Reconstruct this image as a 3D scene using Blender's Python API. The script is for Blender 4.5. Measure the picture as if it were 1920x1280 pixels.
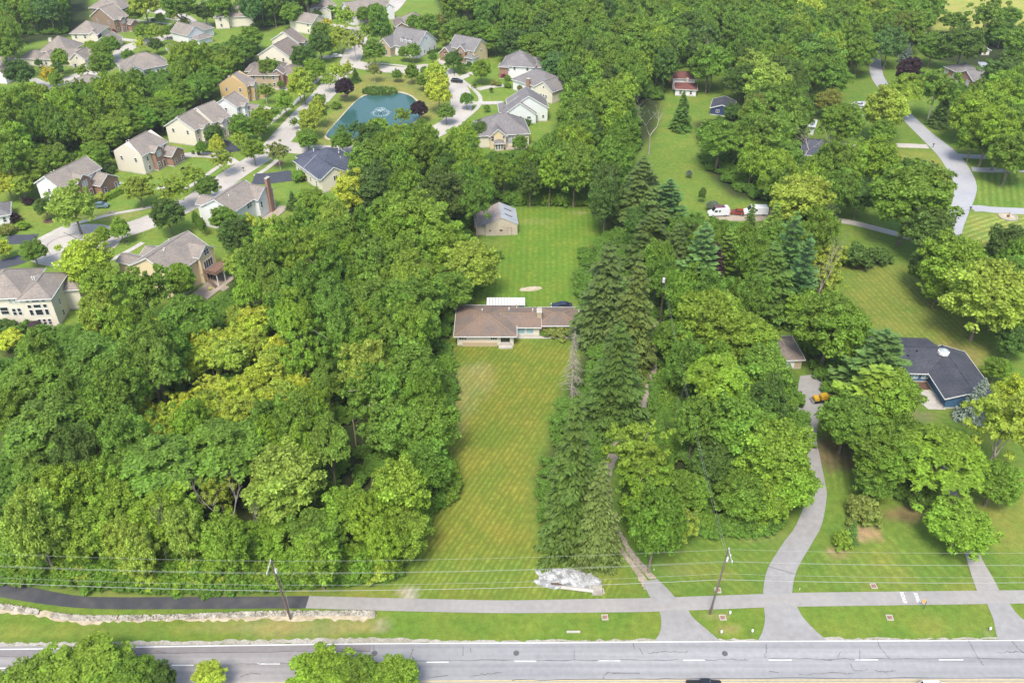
import bpy, bmesh, math, random
import numpy as np
from mathutils import Vector, Matrix
random.seed(7)
rng = np.random.default_rng(11)
S = bpy.context.scene
C = S.collection
R = math.radians
for _o in list(bpy.data.objects): bpy.data.objects.remove(_o)

# ------------------------------------------------------------------ camera, sky, sun, exposure
CAM_H, PITCH, FPX = 107.4, R(35), 1600.0
sp, cp = math.sin(PITCH), math.cos(PITCH)
cd = bpy.data.cameras.new('camera'); cam = bpy.data.objects.new('camera', cd); C.objects.link(cam)
cam.location = (0, 0, CAM_H); cam.rotation_euler = (R(90) - PITCH, 0, 0)
cd.sensor_width = 36; cd.lens = FPX / 1920 * 36; cd.clip_start = 1; cd.clip_end = 6000
S.camera = cam
SUN_EL, SUN_AZ = R(58), R(193)          # azimuth clockwise from +Y: from the left and a little behind the camera
w = bpy.data.worlds.new('World'); S.world = w; w.use_nodes = True
nt = w.node_tree; nt.nodes.clear()
sky = nt.nodes.new('ShaderNodeTexSky'); sky.sky_type = 'NISHITA'; sky.sun_disc = False
sky.sun_elevation = SUN_EL; sky.sun_rotation = SUN_AZ; sky.air_density = 1.2; sky.dust_density = 2.5; sky.ozone_density = 1.0
bg = nt.nodes.new('ShaderNodeBackground'); bg.inputs[1].default_value = 0.15
wo = nt.nodes.new('ShaderNodeOutputWorld')
nt.links.new(sky.outputs[0], bg.inputs[0]); nt.links.new(bg.outputs[0], wo.inputs[0])
sl = bpy.data.lights.new('sun', 'SUN'); sl.energy = 2.0; sl.angle = R(18); sl.color = (1.0, 0.95, 0.86)
sun = bpy.data.objects.new('sun', sl); C.objects.link(sun)
_d = Vector((math.sin(SUN_AZ) * math.cos(SUN_EL), math.cos(SUN_AZ) * math.cos(SUN_EL), math.sin(SUN_EL)))
sun.rotation_euler = _d.to_track_quat('Z', 'Y').to_euler(); sun.location = (0, 0, 200)
S.view_settings.view_transform = 'Standard'; S.view_settings.look = 'None'
S.view_settings.gamma = 1; S.view_settings.use_curve_mapping = False
S.view_settings.exposure = 1.08
S.render.engine = 'CYCLES'
S.cycles.max_bounces = 6; S.cycles.diffuse_bounces = 3; S.cycles.transparent_max_bounces = 4

# ------------------------------------------------------------------ survey: picture point -> place on the ground
def P(x, y, z=0.0):
    u = (x - 960) / FPX; v = (y - 640) / FPX
    t = (CAM_H - z) / (sp + v * cp)
    return (u * t, (cp - v * sp) * t)
def depth(y, z=0.0):
    return (CAM_H - z) / (sp + (y - 640) / FPX * cp)
def Q(X, Y, Z):
    dz = Z - CAM_H; zz = Y * cp - dz * sp; yy = -(Y * sp + dz * cp)
    return 960 + FPX * X / zz, 640 + FPX * yy / zz
def zat(Y, py):
    u = (py - 640) / FPX; t = Y / (cp - u * sp)
    return CAM_H - t * (sp + u * cp)
def inpoly(xs, ys, poly):
    xs = np.asarray(xs, float); ys = np.asarray(ys, float); ins = np.zeros(xs.shape, bool); n = len(poly)
    for i in range(n):
        x1, y1 = poly[i]; x2, y2 = poly[(i + 1) % n]
        if y1 == y2: continue
        c = ((y1 > ys) != (y2 > ys)) & (xs < (x2 - x1) * (ys - y1) / (y2 - y1) + x1)
        ins ^= c
    return ins

# ------------------------------------------------------------------ object helpers
def tag(o, label=None, cat=None, group=None, kind=None):
    if label: o['label'] = label
    if cat: o['category'] = cat
    if group: o['group'] = group
    if kind: o['kind'] = kind
    return o
def empty(name, loc, rz=0, label=None, cat=None, group=None):
    o = bpy.data.objects.new(name, None); C.objects.link(o); o.location = loc; o.rotation_euler = (0, 0, rz)
    o.empty_display_size = 0.3
    return tag(o, label, cat, group)
def link(name, me, parent=None, mat=None):
    if mat is not None and len(me.materials) == 0: me.materials.append(mat)
    o = bpy.data.objects.new(name, me); C.objects.link(o)
    if parent is not None: o.parent = parent
    return o
class MB:
    def __init__(s): s.v = []; s.f = []
    def add(s, vs, fs):
        b = len(s.v); s.v += [tuple(p) for p in vs]; s.f += [tuple(b + i for i in f) for f in fs]; return s
    def box(s, x0, x1, y0, y1, z0, z1):
        vs = [(x0,y0,z0),(x1,y0,z0),(x1,y1,z0),(x0,y1,z0),(x0,y0,z1),(x1,y0,z1),(x1,y1,z1),(x0,y1,z1)]
        return s.add(vs, [(0,3,2,1),(4,5,6,7),(0,1,5,4),(1,2,6,5),(2,3,7,6),(3,0,4,7)])
    def bar(s, a, b, wd, h=None):
        a = Vector(a); b = Vector(b); d = (b - a); 
        if d.length < 1e-6: return s
        d.normalize(); up = Vector((0, 0, 1)) if abs(d.z) < 0.95 else Vector((1, 0, 0))
        r = d.cross(up).normalized() * wd / 2; u = r.cross(d).normalized() * (h or wd) / 2
        vs = [a-r-u, a+r-u, a+r+u, a-r+u, b-r-u, b+r-u, b+r+u, b-r+u]
        return s.add(vs, [(0,1,2,3),(7,6,5,4),(0,4,5,1),(1,5,6,2),(2,6,7,3),(3,7,4,0)])
    def tube(s, pts, rads, n=6, cap=True):
        pts = [Vector(p) for p in pts]
        if not hasattr(rads, '__len__'): rads = [rads] * len(pts)
        base = len(s.v); ref = Vector((0.3, 1, 0.1))
        for i, p in enumerate(pts):
            d = (pts[min(i+1, len(pts)-1)] - pts[max(i-1, 0)])
            d = d.normalized() if d.length > 1e-9 else Vector((0,0,1))
            a = d.cross(ref); a = a.normalized() if a.length > 1e-3 else d.orthogonal().normalized()
            b = d.cross(a)
            for k in range(n):
                t = 2 * math.pi * k / n
                s.v.append(tuple(p + (a * math.cos(t) + b * math.sin(t)) * rads[i]))
        for i in range(len(pts) - 1):
            for k in range(n):
                o = base + i * n; k2 = (k + 1) % n
                s.f.append((o + k, o + k2, o + n + k2, o + n + k))
        if cap:
            s.f.append(tuple(base + k for k in reversed(range(n))))
            s.f.append(tuple(base + (len(pts) - 1) * n + k for k in range(n)))
        return s
    def lathe(s, prof, n=16, cx=0, cy=0):
        return s.tube([(cx, cy, z) for r, z in prof], [max(r, 1e-3) for r, z in prof], n)
    def prism(s, poly, z0, z1):
        n = len(poly); vs = [(x, y, z0) for x, y in poly] + [(x, y, z1) for x, y in poly]
        return s.add(vs, [tuple(reversed(range(n))), tuple(range(n, 2*n))] + [(i, (i+1) % n, n + (i+1) % n, n + i) for i in range(n)])
    def mesh(s, name):
        me = bpy.data.meshes.new(name); me.from_pydata(s.v, [], s.f); me.update(); return me
    def build(s, name, mat, parent=None, smooth=False, fix=True):
        me = s.mesh(name)
        if fix:
            bm = bmesh.new(); bm.from_mesh(me); bmesh.ops.recalc_face_normals(bm, faces=bm.faces); bm.to_mesh(me); bm.free()
        if smooth: me.shade_smooth()
        return link(name, me, parent, mat)

# ------------------------------------------------------------------ materials
MATS = {}
def mat(name, col, rough=0.85, var=0.12, scale=3.0, bump=0.0, spec=0.3, rows=None, detail=5, col2=None, scale2=None, metal=0, coord='Object', streak=0):
    if name in MATS: return MATS[name]
    m = bpy.data.materials.new(name); m.use_nodes = True; t = m.node_tree; N = t.nodes; L = t.links
    b = N['Principled BSDF']; b.inputs['Roughness'].default_value = rough; b.inputs['Specular IOR Level'].default_value = spec
    b.inputs['Metallic'].default_value = metal
    tc = N.new('ShaderNodeTexCoord')
    nz = N.new('ShaderNodeTexNoise'); nz.inputs['Scale'].default_value = scale; nz.inputs['Detail'].default_value = detail
    L.new(tc.outputs[coord], nz.inputs['Vector'])
    mr = N.new('ShaderNodeMapRange'); mr.inputs['From Min'].default_value = 0.3; mr.inputs['From Max'].default_value = 0.7
    mr.inputs['To Min'].default_value = 1 - var; mr.inputs['To Max'].default_value = 1 + var
    L.new(nz.outputs['Fac'], mr.inputs['Value'])
    src = None
    if col2:
        n2 = N.new('ShaderNodeTexNoise'); n2.inputs['Scale'].default_value = scale2 or scale * 0.2; n2.inputs['Detail'].default_value = 4
        L.new(tc.outputs[coord], n2.inputs['Vector'])
        rp = N.new('ShaderNodeMapRange'); rp.inputs['From Min'].default_value = 0.42; rp.inputs['From Max'].default_value = 0.62
        L.new(n2.outputs['Fac'], rp.inputs['Value'])
        mx = N.new('ShaderNodeMix'); mx.data_type = 'RGBA'; mx.inputs['A'].default_value = (*col, 1); mx.inputs['B'].default_value = (*col2, 1)
        L.new(rp.outputs[0], mx.inputs['Factor']); src = mx.outputs['Result']
    vm = N.new('ShaderNodeVectorMath'); vm.operation = 'SCALE'
    if src: L.new(src, vm.inputs[0])
    else: vm.inputs[0].default_value = col
    fac = mr.outputs[0]
    if streak:    # wheel-worn bands running along the road
        mp = N.new('ShaderNodeMapping'); mp.inputs['Scale'].default_value = (.012, .9, 1); L.new(tc.outputs[coord], mp.inputs[0])
        n4 = N.new('ShaderNodeTexNoise'); n4.inputs['Scale'].default_value = 1.0; n4.inputs['Detail'].default_value = 3; L.new(mp.outputs[0], n4.inputs['Vector'])
        m4 = N.new('ShaderNodeMapRange'); m4.inputs['From Min'].default_value = .35; m4.inputs['From Max'].default_value = .65; m4.inputs['To Min'].default_value = 1-streak; m4.inputs['To Max'].default_value = 1+streak
        L.new(n4.outputs['Fac'], m4.inputs['Value']); mq = N.new('ShaderNodeMath'); mq.operation = 'MULTIPLY'; L.new(fac, mq.inputs[0]); L.new(m4.outputs[0], mq.inputs[1]); fac = mq.outputs[0]
    if rows:      # (axis, spacing, depth): courses of siding or shingle
        sx = N.new('ShaderNodeSeparateXYZ'); L.new(tc.outputs['Object'], sx.inputs[0])
        mm = N.new('ShaderNodeMath'); mm.operation = 'MULTIPLY'; mm.inputs[1].default_value = 1.0 / rows[1]; L.new(sx.outputs[rows[0]], mm.inputs[0])
        fr = N.new('ShaderNodeMath'); fr.operation = 'FRACT'; L.new(mm.outputs[0], fr.inputs[0])
        m3 = N.new('ShaderNodeMapRange'); m3.inputs['From Min'].default_value = 0.0; m3.inputs['From Max'].default_value = 0.3
        m3.inputs['To Min'].default_value = 1 - rows[2]; m3.inputs['To Max'].default_value = 1.0; L.new(fr.outputs[0], m3.inputs['Value'])
        mu = N.new('ShaderNodeMath'); mu.operation = 'MULTIPLY'; L.new(fac, mu.inputs[0]); L.new(m3.outputs[0], mu.inputs[1]); fac = mu.outputs[0]
    L.new(fac, vm.inputs['Scale']); L.new(vm.outputs[0], b.inputs['Base Color'])
    if bump:
        bp = N.new('ShaderNodeBump'); bp.inputs['Strength'].default_value = bump; bp.inputs['Distance'].default_value = 0.05
        L.new(nz.outputs['Fac'], bp.inputs['Height']); L.new(bp.outputs[0], b.inputs['Normal'])
    MATS[name] = m; return m

M = {}
M['cream'] = mat('cream_siding', (.64, .59, .47), var=.05, rows=('Z', .22, .14))
M['tan'] = mat('tan_siding', (.66, .54, .33), var=.05, rows=('Z', .22, .14))
M['buff'] = mat('buff_siding', (.60, .55, .45), var=.05, rows=('Z', .22, .14))
M['white'] = mat('white_siding', (.66, .66, .645), var=.04, rows=('Z', .22, .12))
M['palegrey'] = mat('pale_grey_siding', (.62, .65, .62), var=.04, rows=('Z', .22, .14))
M['orange'] = mat('ochre_siding', (.47, .33, .16), var=.05, rows=('Z', .22, .14))
M['brownsid'] = mat('brown_siding', (.24, .17, .12), var=.08, rows=('Z', .22, .14))
M['bluesid'] = mat('navy_siding', (.03, .05, .13), var=.08, rows=('Z', .25, .15))
M['bluewall'] = mat('blue_siding', (.05, .12, .22), var=.12, rows=('Z', .25, .15))
M['brick'] = mat('red_brick', (.26, .155, .115), var=.28, scale=7, rows=('Z', .15, .2), col2=(.33, .19, .13), scale2=2.5)
M['tanbrick'] = mat('buff_brick', (.42, .33, .22), var=.2, scale=6, rows=('Z', .15, .15))
M['roofbrown'] = mat('brown_shingle', (.185, .15, .125), var=.22, scale=2.2, rows=('Z', .16, .16), col2=(.155, .13, .112), scale2=.25, bump=.3, detail=9)
M['rooftan'] = mat('weathered_shingle', (.235, .20, .168), var=.2, scale=2.2, rows=('Z', .16, .14), col2=(.19, .168, .148), scale2=.25, bump=.3, detail=9)
M['roofgrey'] = mat('grey_shingle', (.16, .15, .148), var=.22, scale=2.2, rows=('Z', .16, .14), col2=(.19, .175, .165), scale2=.25, bump=.3, detail=9)
M['roofslate'] = mat('slate_shingle', (.058, .066, .092), var=.3, scale=2.6, rows=('Z', .16, .14), col2=(.075, .08, .105), scale2=.3, bump=.3, detail=9)
M['roofdark'] = mat('dark_blue_shingle', (.046, .050, .062), var=.3, scale=2.6, rows=('Z', .16, .14), col2=(.062, .064, .076), scale2=.3, bump=.3, detail=9)
M['roofred'] = mat('maroon_shingle', (.15, .06, .05), var=.2, scale=2.4, rows=('Z', .16, .14), bump=.2)
M['ranchroof'] = mat('ranch_shingle', (.19, .135, .10), var=.2, scale=3, rows=('Z', .14, .14), col2=(.15, .12, .10), scale2=.3, bump=.3, detail=10)
M['ridge'] = mat('ridge_shingle', (.24, .165, .105), var=.15)
M['ridgegrey'] = mat('ridge_shingle_grey', (.20, .175, .15), var=.15)
M['trim'] = mat('white_trim', (.64, .64, .62), var=.03, rough=.6)
M['glass'] = mat('window_glass', (.025, .03, .035), rough=.08, var=.3, spec=.8, scale=.7)
M['glassblue'] = mat('curtained_glass', (.22, .34, .38), rough=.2, var=.2, spec=.6, scale=.7)
M['glasspale'] = mat('blinds_glass', (.30, .34, .34), rough=.2, var=.2, spec=.6, scale=.7)
M['door'] = mat('door_paint', (.20, .10, .06), rough=.5)
M['concrete'] = mat('concrete', (.43, .40, .35), var=.1, scale=1.5, col2=(.37, .345, .31), scale2=.25, bump=.1)
M['patio'] = mat('patio_paving', (.36, .30, .24), var=.15, scale=3, col2=(.30, .25, .2), scale2=.5)
M['deckwood'] = mat('deck_boards', (.20, .12, .085), var=.25, scale=4, rows=('X', .3, .25))
M['wood'] = mat('weathered_wood', (.20, .16, .12), var=.3, scale=4)
M['galv'] = mat('galvanised_roof', (.46, .48, .50), rough=.45, var=.07, scale=1.2, metal=.25, rows=('Y', .45, .14), col2=(.38, .40, .42), scale2=.3)
M['oldroof'] = mat('old_metal_roof', (.33, .31, .30), rough=.7, var=.25, scale=3, metal=.1, rows=('Y', .45, .14), col2=(.36, .28, .24), scale2=.5)
M['barnboard'] = mat('barn_boards', (.50, .43, .34), var=.18, scale=5, col2=(.42, .35, .28), scale2=.35)
M['metal'] = mat('grey_metal', (.35, .36, .37), rough=.4, metal=.6, var=.06)
M['wire'] = mat('cable', (.30, .31, .30), rough=.6, var=.02)
M['pole'] = mat('pole_wood', (.13, .095, .075), var=.3, scale=5)
M['black'] = mat('black_rubber', (.015, .015, .016), rough=.7, var=.1)
M['bark'] = mat('bark', (.19, .155, .115), var=.35, scale=6, bump=.4)
M['barkpale'] = mat('pale_bark', (.42, .38, .31), var=.25, scale=4, bump=.4)
M['barkdead'] = mat('dead_wood', (.31, .27, .22), var=.25, scale=6)
M['barkbrown'] = mat('conifer_bark', (.13, .09, .065), var=.3, scale=6)
M['rock'] = mat('limestone', (.38, .355, .30), var=.25, scale=1.5, col2=(.24, .215, .175), scale2=.9)
M['riprap'] = mat('white_riprap', (.42, .42, .41), var=.35, scale=1.2, col2=(.25, .25, .24), scale2=1.1)
M['dirt'] = mat('bare_earth', (.36, .27, .17), var=.25, scale=1.2, col2=(.28, .2, .12), scale2=.5)
M['sand'] = mat('sandy_spoil', (.46, .38, .27), var=.2, scale=1.2, col2=(.36, .30, .2), scale2=.5)
M['gravel'] = mat('gravel_track', (.34, .28, .22), var=.3, scale=2.5, col2=(.25, .21, .16), scale2=.35, bump=.2)
M['asphalt'] = mat('road_asphalt', (.245, .242, .242), var=.07, scale=1.2, col2=(.27, .267, .265), scale2=.06, bump=.05, detail=8, streak=.13)
M['asphaltpink'] = mat('older_road_asphalt', (.265, .245, .235), var=.07, scale=1.2, col2=(.24, .225, .215), scale2=.08, detail=8, streak=.13)
M['pathgrey'] = mat('path_asphalt', (.29, .272, .252), var=.08, scale=1.2, col2=(.26, .245, .23), scale2=.12, detail=8)
M['newblack'] = mat('fresh_asphalt', (.052, .053, .06), var=.12, scale=.8, col2=(.075, .072, .07), scale2=.35, detail=8)
M['driveblack'] = mat('sealed_driveway', (.055, .06, .075), var=.1, scale=.8)
M['driveg'] = mat('driveway_asphalt', (.25, .24, .23), var=.1, scale=1.0, col2=(.275, .265, .255), scale2=.12, detail=8)
M['lane'] = mat('subdivision_street', (.43, .395, .35), var=.08, scale=.8, col2=(.37, .335, .30), scale2=.1, detail=8)
M['lanegrey'] = mat('county_road', (.34, .34, .345), var=.06, scale=.8, col2=(.31, .31, .33), scale2=.1, detail=8)
M['paintwhite'] = mat('road_paint', (.68, .68, .66), var=.12, scale=2, rough=.7)
M['paintyellow'] = mat('yellow_road_paint', (.55, .42, .16), var=.15, scale=2, rough=.7)
M['crack'] = mat('crack_sealant', (.10, .098, .10), var=.2)
M['edgegravel'] = mat('shoulder_gravel', (.36, .33, .29), var=.25, scale=3, col2=(.28, .26, .2), scale2=.5)
M['mulch'] = mat('mulch', (.11, .065, .045), var=.3, scale=3)

def leafmat(name, base=None, trans=0.40, vary=0.8):
    m = bpy.data.materials.new(name); m.use_nodes = True; t = m.node_tree; N = t.nodes; L = t.links
    out = N['Material Output']; b = N['Principled BSDF']; b.inputs['Roughness'].default_value = .6; b.inputs['Specular IOR Level'].default_value = .28
    ge = N.new('ShaderNodeNewGeometry'); oi = N.new('ShaderNodeObjectInfo'); tc = N.new('ShaderNodeTexCoord')
    nz = N.new('ShaderNodeTexNoise'); nz.inputs['Scale'].default_value = .55; nz.inputs['Detail'].default_value = 2
    L.new(tc.outputs['Object'], nz.inputs['Vector'])
    a = N.new('ShaderNodeMath'); a.operation = 'MULTIPLY_ADD'; a.inputs[1].default_value = vary; a.inputs[2].default_value = 1 - vary / 2
    L.new(ge.outputs['Random Per Island'], a.inputs[0])
    n2 = N.new('ShaderNodeMapRange'); n2.inputs['From Min'].default_value = .3; n2.inputs['From Max'].default_value = .7
    n2.inputs['To Min'].default_value = .78; n2.inputs['To Max'].default_value = 1.25; L.new(nz.outputs['Fac'], n2.inputs['Value'])
    mu = N.new('ShaderNodeMath'); mu.operation = 'MULTIPLY'; L.new(a.outputs[0], mu.inputs[0]); L.new(n2.outputs[0], mu.inputs[1])
    vm = N.new('ShaderNodeVectorMath'); vm.operation = 'SCALE'
    if base: vm.inputs[0].default_value = base
    else: L.new(oi.outputs['Color'], vm.inputs[0])
    L.new(mu.outputs[0], vm.inputs['Scale'])
    # a few leaves lean yellow
    hs = N.new('ShaderNodeHueSaturation'); L.new(vm.outputs[0], hs.inputs['Color'])
    h = N.new('ShaderNodeMath'); h.operation = 'MULTIPLY_ADD'; h.inputs[1].default_value = .035; h.inputs[2].default_value = .483
    L.new(nz.outputs['Fac'], h.inputs[0]); L.new(h.outputs[0], hs.inputs['Hue'])
    L.new(hs.outputs[0], b.inputs['Base Color'])
    tr = N.new('ShaderNodeBsdfTranslucent'); ts = N.new('ShaderNodeVectorMath'); ts.operation = 'MULTIPLY'
    ts.inputs[1].default_value = (1.15, 1.1, .6); L.new(hs.outputs[0], ts.inputs[0]); L.new(ts.outputs[0], tr.inputs['Color'])
    mx = N.new('ShaderNodeMixShader'); mx.inputs[0].default_value = trans
    L.new(b.outputs[0], mx.inputs[1]); L.new(tr.outputs[0], mx.inputs[2]); L.new(mx.outputs[0], out.inputs['Surface'])
    return m
M['leaf'] = leafmat('broad_leaves'); M['needle'] = leafmat('conifer_needles', trans=.15, vary=.5)
M['undergrowth'] = leafmat('undergrowth_leaves', base=(.15, .28, .04))
M['reed'] = leafmat('reed_leaves', base=(.14, .23, .05))

# ------------------------------------------------------------------ ground
def colsq(*c): return np.array(c)
G_MID = (.125, .185, .030); G_BRIGHT = (.135, .215, .028); G_OLIVE = (.19, .205, .040); G_DRY = (.25, .225, .08); G_DARK = (.085, .15, .025)
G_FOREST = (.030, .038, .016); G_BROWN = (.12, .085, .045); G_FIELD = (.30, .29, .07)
MAIN_LAWN = [(838,640),(1075,636),(1072,680),(1040,760),(1010,830),(990,900),(985,980),(1010,1040),(1110,1070),(1170,1060),(1205,1115),(1100,1122),(850,1123),(735,1118),(745,1060),(800,960),(850,900),(815,840),(850,740),(835,690)]
UPPER_LAWN = [(965,385),(1150,385),(1165,470),(1090,500),(1075,575),(860,575),(850,520),(930,470),(965,440)]
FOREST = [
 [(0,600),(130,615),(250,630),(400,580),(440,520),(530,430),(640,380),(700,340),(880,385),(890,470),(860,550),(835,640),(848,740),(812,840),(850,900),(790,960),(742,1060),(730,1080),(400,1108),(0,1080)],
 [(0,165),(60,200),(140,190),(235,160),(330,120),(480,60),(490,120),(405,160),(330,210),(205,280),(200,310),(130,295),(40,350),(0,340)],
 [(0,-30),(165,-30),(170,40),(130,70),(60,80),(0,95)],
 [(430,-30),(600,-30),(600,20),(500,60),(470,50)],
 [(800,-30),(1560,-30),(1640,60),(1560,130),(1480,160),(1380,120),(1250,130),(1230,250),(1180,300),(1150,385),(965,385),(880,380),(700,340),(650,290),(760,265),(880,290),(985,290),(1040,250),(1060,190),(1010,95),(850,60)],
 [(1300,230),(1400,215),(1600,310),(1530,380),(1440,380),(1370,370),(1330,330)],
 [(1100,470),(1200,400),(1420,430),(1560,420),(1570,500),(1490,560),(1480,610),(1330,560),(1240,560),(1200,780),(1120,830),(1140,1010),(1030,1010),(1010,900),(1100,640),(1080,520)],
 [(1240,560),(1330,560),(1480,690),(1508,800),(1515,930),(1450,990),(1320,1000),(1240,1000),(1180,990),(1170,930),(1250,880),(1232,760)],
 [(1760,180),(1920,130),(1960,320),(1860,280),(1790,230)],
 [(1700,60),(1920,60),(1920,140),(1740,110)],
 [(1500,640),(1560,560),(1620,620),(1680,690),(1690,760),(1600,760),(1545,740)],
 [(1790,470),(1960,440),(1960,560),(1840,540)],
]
NEIGH = [(0,90),(170,30),(430,-30),(830,-30),(850,60),(1010,95),(1060,190),(1040,250),(985,290),(880,290),(640,300),(560,330),(540,430),(440,520),(240,560),(130,620),(0,620)]
NO_STRIPE = (0, 0)
ZONES = [   # (polygon, colour, colour 2, stripe from, stripe to, spacing, strength)
 (NEIGH, (.15,.21,.035), None),
 ([(1440,-30),(1960,-30),(1960,60),(1700,60)], G_FIELD, None),
 ([(1700,-30),(1960,-30),(1960,70),(1780,60),(1760,20)], G_FIELD, None),
 ([(1560,-30),(1700,-30),(1740,60),(1660,70)], G_MID, None),
]
def frac_dir(a, b):
    A = P(*a); B = P(*b); d = math.atan2(B[1]-A[1], B[0]-A[0]); return d
STRIPES = [
 (MAIN_LAWN, (850,1090), (1012,840), 0.92, .15),
 (UPPER_LAWN, (985,560), (990,420), 1.5, .07),
 ([(1580,500),(1720,500),(1840,640),(1800,700),(1690,650),(1590,560)], (1640,520), (1760,640), 1.3, .10),
 ([(1820,400),(1960,400),(1960,440),(1800,470),(1795,450)], (1830,455), (1920,425), 1.9, .22),
 ([(1825,325),(1930,325),(1930,388),(1830,388)], (1848,330), (1852,385), 1.9, .16),
 ([(1545,800),(1620,860),(1600,940),(1520,1060),(1490,1105),(1490,1050),(1548,960)], (1570,880), (1590,1000), 1.3, .12),
 ([(1600,960),(1800,1050),(1820,1105),(1490,1108),(1540,1010)], (1570,1000), (1640,1080), 1.6, .08),
 ([(1170,1010),(1440,1000),(1430,1110),(1270,1110)], (1180,1020), (1300,1110), 1.2, .07),
 ([(960,240),(1030,240),(1010,290),(965,285)], (970,262), (1020,260), 2.2, .10),
]
PATCHES = [  # bare or dry places (centre, radius x m, radius y m, colour, strength)
 ((885,715),5,6,G_DRY,.5),((868,760),3,4,G_DRY,.45),((900,690),3,2.5,G_DRY,.45),((856,800),2,3,G_DRY,.5),((1085,399),3,1.2,G_DRY,.6),((1000,415),6,2,G_DRY,.3),
 ((1620,1000),3.2,1.6,(.34,.22,.12),.9),((1572,1035),1.8,1.2,(.30,.2,.11),.8),((1700,965),4,2,(.2,.12,.07),.7),((1560,850),6,5,(.16,.10,.06),.8),((1840,780),5,4,(.17,.11,.07),.8),
 ((1700,780),6,2,(.2,.15,.09),.6),((1600,700),6,4,(.12,.085,.05),.8),((1905,960),9,12,G_OLIVE,.8),((1620,655),7,2,G_DRY,.3),((1800,670),5,5,G_DRY,.35),
 ((600,1178),7,1.3,G_DRY,.75),((520,1176),7,1.5,G_DRY,.7),((420,1175),7,1.2,G_DRY,.5),((660,1172),5,1.2,G_DRY,.6),((1340,1152),2.2,.6,G_DRY,.7),((1365,1176),2,.4,G_DRY,.7),((765,1112),1.8,.9,(.42,.34,.26),.9),
 ((715,1172),1.3,1.0,(.32,.27,.16),.7),((1850,1184),1.5,.5,(.4,.3,.2),.7),((1770,1170),5,2,G_OLIVE,.5),((60,1185),10,1.5,G_OLIVE,.6),((280,1180),8,1.5,G_OLIVE,.5),
 ((60,405),8,4,G_OLIVE,.5),((210,405),9,3,G_DRY,.5),((1700,290),6,4,G_OLIVE,.6),((1450,1005),3,2,G_DRY,.25),((1410,1012),2,1,G_DRY,.4),((1275,1070),3,1.2,G_DRY,.35),((1335,1075),3,1.5,G_OLIVE,.6),
 ((1440,570),3,3,G_BROWN,.6),((1290,575),4,2,G_BROWN,.6),((1620,500),3,2,G_BROWN,.5),((880,640),8,1,G_DARK,.5),((1640,1060),8,4,G_OLIVE,.5),((1780,1110),9,2,G_OLIVE,.6),
 ((1650,1095),7,1.5,G_OLIVE,.3),((700,1115),4,1,G_OLIVE,.7),((250,1113),20,.8,G_DRY,.35),((620,1113),12,.8,G_OLIVE,.7),
]
POND = [(612,253),(622,240),(640,220),(662,196),(680,182),(700,177),(742,174),(768,180),(782,192),(790,206),(788,218),(772,232),(745,244),(712,254),(670,260),(630,262),(616,259)]
POND_BANK = [(596,268),(600,240),(622,210),(650,180),(665,165),(672,140),(700,137),(780,140),(815,150),(835,175),(835,205),(800,232),(770,248),(720,262),(660,268),(620,272)]
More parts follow.
